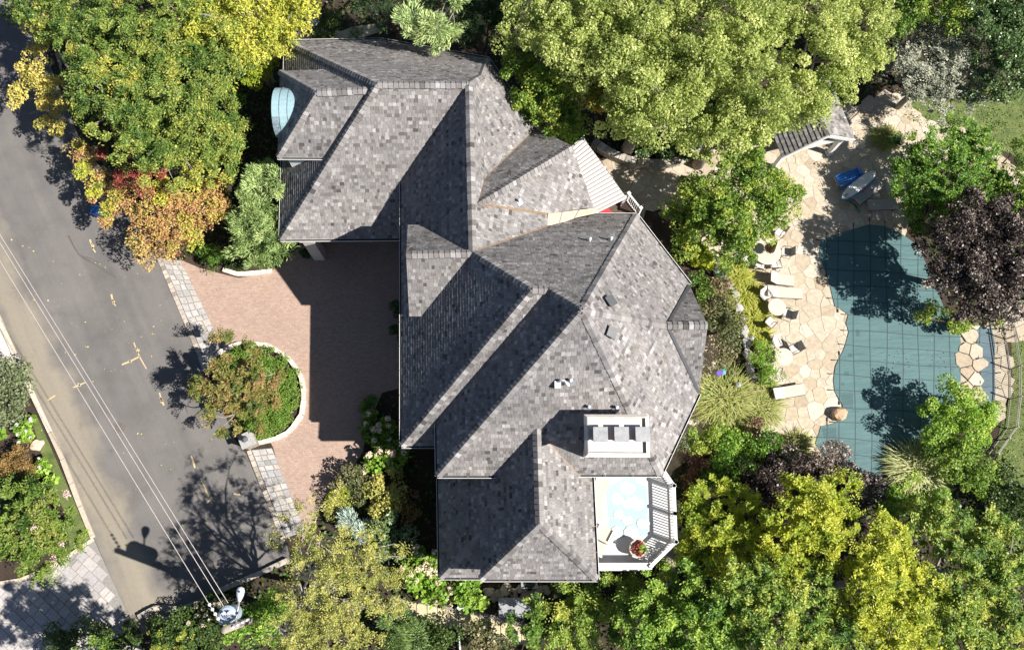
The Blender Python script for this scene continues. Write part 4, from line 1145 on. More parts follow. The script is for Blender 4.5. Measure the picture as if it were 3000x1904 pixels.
TREES = []
def tree(name, label, cat, spec, style, mat, seed, base=None, trunk_r=.16, group=None, dens=1.0, tone=.5, spread=.27, limbs=14, bark='bark', extra=None, tonef=None, limb_r=.045, rc=None):
    """spec lobes: (px, py, radius px, height of lobe centre, vertical radius)"""
    lb0 = lobes_of(spec); rng = random.Random(seed); lb = []
    c = sum((l[0] for l in lb0), Vector())/len(lb0); b = base or Vector((c.x, c.y, 0))
    for (q, rx, ry, rz) in lb0:                     # break big lobes into uneven smaller ones
        if rx < 1.15: lb.append((q, rx, ry, rz)); continue
        lb.append((q, rx*.62, ry*.62, rz*.7))
        for k in range(9):
            a_ = k*2.4+rng.uniform(-.5, .5); f = rng.uniform(.45, .85); s_ = rng.uniform(.24, .46)
            lb.append((q+Vector((math.cos(a_)*rx*f, math.sin(a_)*ry*f, rz*rng.uniform(-.35, .5)*(1.1-f))), rx*s_, ry*s_, rz*rng.uniform(.3, .5)))
    dens *= .72
    t = thing(name, label, cat, (b.x, b.y, 0), 0, group)
    fo, tips = foliage('crown', LEAF[mat], lb, style, seed, t, dens, tone, spread, zfloor=.3, tonef=tonef, rc=rc)
    for i, (m2, sp2, st2, dn) in enumerate(extra or []):
        foliage('crown', LEAF[m2], lobes_of(sp2), st2, seed+50+i, t, dn, .5, spread, zfloor=.3)
    # trunk forks into limbs that reach into the crown
    top = max(l[0].z+l[3]*.3 for l in lb); fork = Vector((b.x+rng.uniform(-.2, .2), b.y+rng.uniform(-.2, .2), max(.6, c.z*.45)))
    mb = MB(); mb.tube([(b.x, b.y, -.1), Vector((b.x, b.y, 0)).lerp(fork, .5)+Vector((rng.uniform(-.1, .1), rng.uniform(-.1, .1), 0)), fork, fork+Vector((0, 0, .3))], [trunk_r*1.3, trunk_r, trunk_r*.85, trunk_r*.6], 9)
    tr = mb.build('trunk', MT[bark], t)
    pick = rng.sample(tips, min(limbs, len(tips)))
    mains = []
    if pick:
        far = [max(pick, key=lambda q: (q[0]-fork).length)]
        while len(far) < min(len(pick), max(4, limbs//7)):
            far.append(max(pick, key=lambda q: min((q[0]-f[0]).length for f in far)))
        for tp, cr in far:                          # main limbs bend their way outwards
            d = tp-fork; side = Vector((-d.y, d.x, 0)).normalized()*d.length*rng.uniform(-.16, .16)
            pl = [fork-Vector((0, 0, .1))]+[fork.lerp(tp, f)+side*math.sin(f*3.1)+Vector((rng.uniform(-.15, .15), rng.uniform(-.15, .15), .35*math.sin(f*3.1)+rng.uniform(-.1, .1))) for f in (.2, .4, .6, .8)]+[tp]
            mb = MB(); mb.tube(pl, [limb_r*2.2, limb_r*1.9, limb_r*1.5, limb_r*1.1, limb_r*.7, limb_r*.25], 5); mb.build('limb', MT[bark], tr); mains.append(pl)
        for tp, cr in [q for q in pick if q not in far]:
            pl = min(mains, key=lambda m_: min((v_-tp).length for v_ in m_[1:5])); k = min(range(1, 5), key=lambda i_: (pl[i_]-tp).length)
            o_ = pl[max(1, k-1)]; d = tp-o_; midp = o_.lerp(tp, .5)+Vector((rng.uniform(-.18, .18), rng.uniform(-.18, .18), rng.uniform(-.05, .25)))*min(1.5, d.length)
            mb = MB(); mb.tube([o_, midp, tp, tp+d.normalized()*cr*.4], [limb_r*.95, limb_r*.7, limb_r*.4, limb_r*.15], 4)
            for _ in range(2):
                q = midp.lerp(tp, rng.uniform(.2, .9)); e = Vector((rng.uniform(-1, 1), rng.uniform(-1, 1), rng.uniform(0, .6)))*cr*1.2
                mb.tube([q, q+e*.5+Vector((0, 0, .05)), q+e], [limb_r*.4, limb_r*.28, limb_r*.1], 4)
            mb.build('branch', MT[bark], tr)
    return t

def shrub(name, label, cat, spec, style, mat, seed, group=None, dens=1.0, tone=.5, spread=.22, stems=5, bark='bark_brown', flowers=None, tonef=None, rc=None):
    lb = lobes_of(spec); rng = random.Random(seed)
    c = sum((l[0] for l in lb), Vector())/len(lb)
    t = thing(name, label, cat, (c.x, c.y, 0), 0, group)
    fo, tips = foliage('foliage', LEAF[mat], lb, style, seed, t, dens, tone, spread, tonef=tonef, rc=rc)
    for tp, cr in rng.sample(tips, min(stems, len(tips))):
        mb = MB(); b = Vector((c.x+rng.uniform(-.12, .12), c.y+rng.uniform(-.12, .12), -.05)); mb.tube([b, b.lerp(tp, .55)+Vector((0, 0, .12)), tp], [.028, .018, .006], 4); mb.build('stem', MT[bark], t)
    if flowers:
        n, fm, fr = flowers; nr = np.random.default_rng(seed+7)
        up = [x for x in tips if x[0].z > c.z-.1] or tips
        for i in range(n):
            tp, cr = up[rng.randrange(len(up))]
            q = tp+Vector((rng.uniform(-1, 1)*cr, rng.uniform(-1, 1)*cr, cr*.75))
            k = 46; u = unit(nr, k, -.4)
            pp = np.array(q)+u*fr*np.array([1, 1, 1.15])
            leaf_object('flower_head', LEAF[fm], pp, nr.normal(0, 1, (k, 3)), u+nr.normal(0, .2, (k, 3)), np.full(k, fr*.75), np.full(k, fr*.6), np.clip(nr.normal(.55, .25, k), 0, 1), t)
    return t

def grass_clump(name, label, px, py, rp, h, n, mat, seed, group=None, lean=(0, 0), plume=False):
    r = np.random.default_rng(seed); c = P(px, py, 0); t = thing(name, label, 'grass', (c.x, c.y, 0), 0, group)
    R = M(rp)*(CAM_H-h*.5)/CAM_H
    a = r.uniform(0, 2*math.pi, n); rr = R*np.sqrt(r.uniform(.02, 1, n)); hh = h*r.uniform(.5, 1.1, n)*(1-.45*rr/R)
    base = np.stack([c.x+np.cos(a)*rr*.1+r.normal(0, R*.16, n), c.y+np.sin(a)*rr*.1+r.normal(0, R*.16, n), np.zeros(n)], 1)
    a2 = a+r.normal(0, .45, n)+.35*np.sin(3*a)
    rr = rr*(1+.22*np.sin(2*a+1.3)+r.normal(0, .12, n))
    tip = np.stack([base[:, 0]*.5+c.x*.5+np.cos(a2)*rr+lean[0], base[:, 1]*.5+c.y*.5+np.sin(a2)*rr+lean[1], np.maximum(.06, hh*.55*r.uniform(.5, 1.2, n))], 1)
    mid = (base+tip)/2; mid[:, 2] = hh
    wv = np.stack([-np.sin(a2), np.cos(a2), np.zeros(n)], 1)*(.016+.012*r.uniform(0, 1, n))[:, None]
    ts = [0, .35, .7, 1.0]; wk = [.8, 1.0, .75, .1]
    V = np.empty((n, 8, 3), np.float32)
    for i, (t_, w_) in enumerate(zip(ts, wk)):
        p = base*(1-t_)**2+2*mid*t_*(1-t_)+tip*t_**2
        V[:, 2*i] = p-wv*w_; V[:, 2*i+1] = p+wv*w_
    fq = np.array([[0, 1, 3, 2], [2, 3, 5, 4], [4, 5, 7, 6]])
    idx = (np.arange(n)[:, None, None]*8+fq[None]).reshape(-1).astype(np.int32)
    me = bpy.data.meshes.new('blades'); me.vertices.add(8*n); me.vertices.foreach_set('co', V.reshape(-1))
    me.loops.add(12*n); me.loops.foreach_set('vertex_index', idx)
    me.polygons.add(3*n); me.polygons.foreach_set('loop_start', np.arange(0, 12*n, 4, dtype=np.int32))
    at = me.attributes.new('tone', 'FLOAT', 'FACE'); at.data.foreach_set('value', np.repeat(np.clip(r.normal(.5, .24, n), 0, 1), 3).astype(np.float32))
    me.materials.append(LEAF[mat]); me.update(); me.validate()
    o = bpy.data.objects.new('blades', me); COL.objects.link(o); o.parent = t; o.matrix_parent_inverse = t.matrix_basis.inverted()
    return t

# ---------------------------------------------------------------- trees
def near(px, py, rp, val, w=1.0, z=3.0):
    c = np.array(P(px, py, z)); R = M(rp)
    def f(cc, ct):
        d = np.linalg.norm((cc-c)[:, :2], axis=1); k = np.clip(1.4-d/R, 0, 1)*w
        return ct*(1-k)+(val+(ct-.5)*.5)*k
    return f

G_TOP = 'trees behind the house'
tree('shade_tree', 'big round green tree flecked with yellow beside the lane', 'tree',
     [(440, 330, 190, 6.5, 2.6), (340, 150, 170, 6.5, 2.6), (470, 50, 150, 7, 2.6), (580, 400, 140, 5.5, 2.4), (300, 270, 120, 5.5, 2.2), (430, 420, 110, 5.4, 2.2), (600, 250, 130, 6, 2.4), (640, 460, 75, 4.8, 1.8), (230, 60, 120, 6, 2.4), (560, 130, 130, 6.5, 2.4)],
     'spray', 'hornbeam', 1001, trunk_r=.3, limbs=90, limb_r=.026, bark='bark_pale', tone=.42, spread=.26, tonef=near(620, 420, 120, .62, .8, 6))
tree('golden_maple', 'golden yellow small maple hanging over the lane', 'tree',
     [(105, 95, 42, 3.6, .7), (110, 160, 40, 3.6, .6), (90, 195, 38, 3.3, .5), (130, 225, 42, 3.6, .6), (68, 280, 40, 3.0, .45), (135, 275, 38, 3.4, .55), (150, 305, 34, 3.2, .5), (187, 250, 26, 3.6, .5), (130, 345, 30, 3.0, .45), (170, 362, 34, 3.0, .45), (190, 310, 26, 3.2, .45), (85, 60, 34, 3.8, .6)],
     'layer', 'gold', 1002, trunk_r=.1, limbs=12, tone=.55, dens=1.1, base=P(200, 180, 0))
tree('yellow_ash', 'bright yellow leafed tree above the garage wing corner', 'tree',
     [(590, 70, 110, 6.5, 2.2), (720, 70, 120, 6.8, 2.2), (850, 50, 90, 6.3, 2.0), (680, 165, 80, 5.6, 1.8), (790, 120, 85, 5.8, 1.8), (600, -20, 110, 6.5, 2), (850, -20, 100, 6.5, 2), (650, 220, 40, 5, 1.2)],
     'shag', 'yellow', 1003, trunk_r=.22, limbs=26, tone=.5, dens=.9)
tree('street_tree', 'dull green tree at the top left corner over the lane', 'tree', [(90, -10, 90, 6, 2), (170, 10, 90, 6, 2), (40, 40, 35, 4.6, 1)], 'broad', 'hornbeam', 1004, tone=.4, dens=.8)
tree('japanese_maple', 'orange japanese maple with a dull red patch beside the forecourt mouth', 'tree',
     [(240, 440, 36, 2.9, .5), (270, 480, 42, 3.0, .6), (300, 530, 45, 3.0, .6), (300, 590, 42, 2.8, .5), (330, 640, 42, 2.6, .5), (360, 580, 50, 3.2, .7), (430, 600, 62, 3.5, .8), (520, 570, 62, 3.7, .8), (600, 570, 60, 3.6, .8), (500, 650, 70, 3.5, .8), (590, 650, 62, 3.3, .8), (440, 690, 60, 3.1, .7), (530, 720, 60, 2.9, .7), (640, 620, 45, 3.2, .7), (650, 550, 40, 3.4, .6), (430, 745, 40, 2.5, .5)],
     'layer', 'orange', 1005, trunk_r=.16, limbs=26, tone=.45, spread=.3, dens=.85, extra=[('red', [(395, 520, 38, 4.5, .45), (360, 535, 30, 4.3, .4), (460, 515, 34, 4.6, .4), (300, 455, 24, 3.8, .3), (425, 548, 26, 4.5, .35)], 'layer', 1.2), ('yellow', [(265, 500, 40, 3.4, .45), (330, 600, 36, 3.3, .45), (290, 555, 32, 3.3, .4), (470, 560, 36, 4.2, .4), (560, 525, 36, 4.3, .4), (560, 700, 30, 3.6, .4)], 'layer', .8)])
tree('hemlock', 'pale green feathery hemlock beside the garage wing', 'tree',
     [(770, 560, 80, 4.2, 1.8), (740, 640, 75, 3.6, 1.6), (820, 660, 70, 3.6, 1.5), (760, 720, 80, 2.6, 1.4), (840, 730, 50, 2.4, 1.2), (720, 700, 50, 2.6, 1.2)],
     'needle', 'hemlock', 1006, trunk_r=.16, limbs=18, bark='bark_brown')
tree('white_pine', 'pale green pine bough over the north eave', 'tree',
     [(1200, 70, 48, 7.0, .9), (1260, 80, 56, 7.2, .9), (1310, 100, 44, 6.8, .8), (1250, 115, 40, 6.4, .7), (1215, 100, 36, 6.3, .7), (1285, 120, 38, 6.3, .7)], 'needle', 'pine', 1007, trunk_r=.18, limbs=12, dens=1.1, base=P(1250, -40, 0), tone=.62)
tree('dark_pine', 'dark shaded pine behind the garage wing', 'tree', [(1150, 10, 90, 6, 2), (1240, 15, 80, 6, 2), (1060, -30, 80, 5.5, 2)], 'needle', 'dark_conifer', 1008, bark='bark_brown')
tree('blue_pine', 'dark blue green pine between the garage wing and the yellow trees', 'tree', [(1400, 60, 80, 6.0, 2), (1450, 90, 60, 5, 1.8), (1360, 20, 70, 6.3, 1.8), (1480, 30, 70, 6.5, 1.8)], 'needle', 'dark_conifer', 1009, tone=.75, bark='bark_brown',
     extra=[('pine', [(1390, 75, 26, 6.6, .4), (1330, 10, 30, 7.4, .5), (1370, 5, 28, 7.6, .5)], 'needle', .8)])
tree('yellow_linden', 'yellow green tree rising left of the largest crown behind the house', 'tree', [(1620, 90, 130, 9, 2.6), (1740, 50, 130, 9.2, 2.6), (1700, 170, 110, 8.5, 2.4), (1580, 20, 110, 9, 2.4), (1500, 110, 60, 8, 2)], 'broad', 'linden', 1010, trunk_r=.25, group=G_TOP, limbs=24, tone=.6)
tree('turning_maple', 'green maple with an orange patch close to the north east roof', 'tree',
     [(1520, 190, 75, 6.5, 2.0), (1570, 260, 95, 6.3, 2.0), (1630, 340, 90, 5.8, 2.0), (1670, 375, 50, 5.0, 1.4), (1640, 250, 90, 7.0, 2.0), (1560, 340, 60, 5, 1.6)], 'broad', 'maple_green', 1011, trunk_r=.18, limbs=22, group=G_TOP, tone=.5,
     extra=[('orange_green', [(1750, 190, 55, 8.0, 1.2), (1740, 260, 55, 7.6, 1.2), (1770, 300, 50, 7.2, 1.1)], 'broad', .9)])
tree('broad_linden', 'broadest yellow green crown in the middle behind the house', 'tree', [(1880, 130, 150, 9.5, 3), (1930, 290, 150, 9, 2.8), (1840, 340, 90, 8, 2.2), (1820, 220, 100, 9, 2.4), (2010, 210, 130, 9.5, 2.8), (1900, 20, 140, 9.5, 2.8), (2010, 360, 90, 7.5, 2.2)], 'broad', 'linden', 1012, trunk_r=.32, limbs=34, group=G_TOP, tone=.6)
tree('tall_linden', 'yellow green tree between the broadest crown and the pavilion', 'tree', [(2150, 80, 150, 10, 3), (2180, 220, 150, 9.5, 2.8), (2130, 340, 110, 8, 2.4), (2230, 340, 100, 8, 2.2), (2080, 420, 70, 6.5, 1.8)], 'broad', 'linden', 1013, trunk_r=.3, limbs=26, group=G_TOP, tone=.56)
tree('pavilion_linden', 'yellow green crown overhanging the pavilion roof', 'tree', [(2370, 70, 150, 9.5, 3), (2420, 210, 140, 9, 2.8), (2520, 160, 90, 8.5, 2.4), (2330, 300, 110, 8, 2.4), (2370, 310, 60, 7, 1.8), (2560, 50, 80, 8.5, 2.2), (2480, -20, 130, 9, 2.6)], 'broad', 'linden', 1014, trunk_r=.3, limbs=30, group=G_TOP, tone=.62)
tree('terrace_maple', 'full green maple on the terrace edge between house and pool', 'tree',
     [(2150, 510, 85, 4.6, 1.8), (2070, 580, 80, 4.2, 1.6), (2230, 540, 80, 4.4, 1.6), (2280, 590, 55, 3.8, 1.3), (2130, 640, 95, 4.4, 1.7), (2220, 640, 80, 4.0, 1.5), (2050, 670, 70, 3.4, 1.4), (2150, 720, 70, 3.2, 1.2), (2185, 690, 45, 2.9, 1.1), (1990, 620, 50, 3.0, 1.2), (2300, 545, 46, 3.8, 1.2), (2190, 455, 55, 4.6, 1.4), (2010, 560, 55, 3.4, 1.2), (2010, 720, 45, 2.6, 1.0)], 'broad', 'maple_green', 1015, trunk_r=.2, limbs=24, tone=.5, dens=1.1)
tree('atlas_cedar', 'silvery grey weeping cedar behind the pavilion', 'tree', [(2700, 170, 85, 5.0, 1.6), (2790, 190, 85, 5, 1.6), (2740, 110, 75, 5.2, 1.5), (2680, 250, 70, 4, 1.3), (2770, 270, 85, 4, 1.3), (2830, 250, 55, 4, 1.2), (2640, 180, 50, 4.5, 1.3)], 'spray', 'cedar', 1016, limbs=34, dens=.9, tone=.55)
tree('holly_tree', 'dark glossy green tree at the top right corner', 'tree', [(2930, 90, 110, 7, 2.2), (2990, 190, 90, 6, 2), (2880, 20, 100, 7, 2.2), (3010, 20, 90, 7, 2), (2910, 255, 60, 5, 1.4), (2890, 170, 60, 5.5, 1.6)], 'broad', 'holly', 1017, limbs=16, tone=.55)
tree('far_green_tree', 'mid green tree above the silvery cedar', 'tree', [(2660, 40, 90, 6, 2), (2770, 10, 100, 6.5, 2), (2790, 70, 50, 5, 1.4)], 'broad', 'maple_green', 1018, limbs=12, tone=.42)
tree('young_maple', 'dark green bushy maple with lit tips above the pool', 'tree', [(2740, 440, 85, 3.4, 1.5), (2830, 440, 80, 3.4, 1.5), (2690, 530, 75, 2.8, 1.3), (2780, 540, 90, 3.2, 1.5), (2880, 530, 70, 2.9, 1.3), (2840, 610, 70, 2.6, 1.2), (2660, 460, 55, 2.6, 1), (2630, 540, 45, 2.3, .9), (2790, 390, 60, 3.0, 1.1), (2700, 610, 60, 2.4, 1.0), (2760, 650, 60, 2.4, 1.0)], 'spray', 'green', 1019, trunk_r=.12, limbs=18, tone=.36, spread=.3, dens=1.2)
tree('border_maple', 'green tree cut by the right edge above the purple tree', 'tree', [(2990, 470, 60, 3.6, 1.4), (2980, 560, 70, 3.4, 1.4), (3010, 640, 70, 3.6, 1.4)], 'broad', 'maple_green', 1020, limbs=8, tone=.4)
tree('purple_plum', 'dark purple leafed tree shading the pool cover', 'tree', [(2760, 720, 85, 4.6, 1.7), (2850, 700, 95, 5.2, 1.8), (2940, 720, 95, 5.2, 1.8), (2880, 810, 95, 4.8, 1.8), (2790, 820, 75, 4.2, 1.6), (2960, 830, 85, 4.6, 1.6), (2860, 890, 75, 3.8, 1.4), (2940, 640, 80, 5, 1.6), (2950, 910, 50, 3.4, 1.2), (2830, 620, 70, 4.6, 1.5)], 'broad', 'purple', 1021, trunk_r=.2, limbs=24, dens=1.1, tone=.36, spread=.34, bark='bark_brown')
tree('honey_locust', 'feathery yellow green locust nearest the balcony', 'tree', [(2080, 1470, 65, 3.4, 1.2), (2035, 1520, 55, 3.0, 1.1), (2120, 1560, 85, 4.0, 1.4), (2185, 1520, 60, 3.8, 1.3), (2060, 1620, 80, 3.6, 1.3), (2150, 1630, 80, 4.2, 1.4), (2020, 1690, 60, 3.2, 1.2), (2100, 1690, 60, 4.0, 1.3)], 'frond', 'locust', 1022, trunk_r=.16, limbs=20, tone=.45)
tree('honey_locust', 'feathery yellow green locust reaching over the purple bushes', 'tree', [(2320, 1440, 50, 5.0, 1.3), (2360, 1510, 80, 5.6, 1.7), (2430, 1470, 65, 5.4, 1.5), (2300, 1570, 70, 5.6, 1.7), (2380, 1600, 85, 5.8, 1.8), (2460, 1540, 60, 5.2, 1.5), (2270, 1640, 60, 5.2, 1.6), (2470, 1430, 40, 4.8, 1.2)], 'frond', 'locust', 1023, trunk_r=.16, limbs=20, tone=.58)
tree('yellow_locust', 'brightest yellow locust at the bottom right', 'tree', [(2570, 1600, 90, 6.2, 1.9), (2610, 1690, 100, 6.4, 2), (2540, 1730, 90, 6.4, 2), (2640, 1790, 95, 6.4, 2), (2700, 1740, 75, 6, 1.8), (2560, 1830, 90, 6.2, 1.9), (2680, 1870, 85, 6, 1.8), (2490, 1640, 60, 5.8, 1.6)], 'frond', 'locust_yellow', 1024, trunk_r=.18, limbs=20, spread=.36)
tree('garden_tree', 'mid green tree crown at the bottom below the balcony', 'tree', [(1960, 1760, 85, 4.4, 1.6), (2070, 1750, 90, 4.8, 1.7), (2100, 1840, 100, 5.2, 1.8), (1900, 1830, 80, 4.4, 1.6), (1990, 1870, 90, 5, 1.7), (1910, 1900, 80, 4.6, 1.6), (2180, 1780, 70, 4.8, 1.5)], 'spray', 'green', 1025, trunk_r=.2, limbs=22, tone=.62, spread=.36)
tree('garden_tree', 'green tree crown between the locusts at the bottom edge', 'tree', [(2210, 1720, 90, 6, 2), (2250, 1810, 100, 6.2, 2), (2350, 1740, 85, 5.8, 1.9), (2380, 1840, 100, 6, 2), (2200, 1890, 90, 6, 1.9), (2460, 1880, 80, 5.8, 1.8)], 'spray', 'maple_green', 1026, trunk_r=.2, limbs=22, tone=.56, spread=.36)
tree('corner_tree', 'large pale green tree filling the bottom right corner', 'tree', [(2720, 1530, 75, 5.2, 1.7), (2800, 1590, 90, 5.8, 1.9), (2860, 1530, 70, 5.2, 1.7), (2850, 1680, 100, 6.2, 2), (2940, 1620, 85, 5.8, 1.9), (2960, 1740, 100, 6.2, 2), (2800, 1780, 90, 6.2, 2), (2890, 1840, 100, 6.4, 2), (2990, 1870, 90, 6.2, 2), (2770, 1880, 80, 6, 1.9), (2690, 1460, 50, 4.5, 1.4)], 'spray', 'maple_green', 1027, trunk_r=.25, limbs=28, tone=.62, spread=.36)
tree('willow_oak', 'half bare olive tree with pale branches by the lower forecourt mouth', 'tree',
     [(920, 1500, 45, 7.6, 1.2), (860, 1580, 50, 7.2, 1.2), (980, 1560, 65, 7.8, 1.5), (940, 1650, 85, 8.4, 1.7), (1060, 1620, 80, 7.4, 1.6), (1140, 1680, 60, 6.6, 1.5), (880, 1720, 60, 8.0, 1.5), (1020, 1740, 100, 8.6, 1.8), (920, 1800, 80, 8.6, 1.7), (850, 1810, 50, 8.2, 1.3), (835, 1885, 55, 8.0, 1.3), (1080, 1800, 80, 7.6, 1.7), (980, 1870, 90, 8.4, 1.7), (880, 1880, 80, 8.2, 1.6), (1010, 1440, 30, 7.0, .8)],
     'sparse', 'olive', 1028, base=P(930, 1730, 0), trunk_r=.17, limbs=90, dens=1.35, limb_r=.036, tone=.58, bark='bark_pale')
tree('crape_myrtle', 'bronze and green crape myrtle on the forecourt island', 'tree',
     [(705, 1125, 66, 3.3, 1.2), (640, 1085, 50, 2.8, .9), (630, 1150, 50, 2.8, .9), (680, 1030, 44, 2.7, .9), (745, 1035, 44, 2.7, .9), (765, 1105, 48, 2.9, 1.0), (745, 1180, 52, 2.8, 1), (685, 1205, 52, 2.7, 1), (655, 1215, 42, 2.3, .8), (715, 1250, 34, 2.1, .7), (775, 1150, 36, 2.5, .8)], 'frond', 'crape_red', 1029, trunk_r=.1, limbs=16, base=P(735, 1160, 0), dens=1.15, tone=.5, spread=.28)
tree('crape_myrtle', 'green crape myrtle with pink blooms beside the paver driveway', 'tree',
     [(90, 1540, 70, 2.8, 1.0), (40, 1500, 55, 2.5, .9), (150, 1500, 55, 2.5, .9), (170, 1570, 55, 2.4, .9), (120, 1610, 60, 2.4, .9), (50, 1610, 60, 2.4, .9), (90, 1660, 40, 2.0, .7), (200, 1530, 36, 2.1, .7), (20, 1560, 50, 2.4, .9), (110, 1460, 40, 2.3, .7)], 'frond', 'crape', 1030, trunk_r=.09, limbs=16, tone=.5, base=P(100, 1545, 0), extra=[('petal_pink', [(192, 1450, 14, 2.7, .1), (165, 1640, 12, 2.6, .1), (100, 1545, 8, 3.9, .08), (180, 1590, 9, 3.0, .1)], 'tight', .6)])

tree('boundary_tree', 'green tree tips showing along the bottom edge below the paver driveway', 'tree', [(300, 1985, 85, 7, 1.8), (420, 1995, 85, 7.4, 1.8), (210, 2010, 80, 6.6, 1.6), (520, 2000, 70, 7, 1.6), (360, 2060, 90, 8, 1.8)], 'spray', 'maple_green', 1031, trunk_r=.2, limbs=26, tone=.4, dens=1.0)

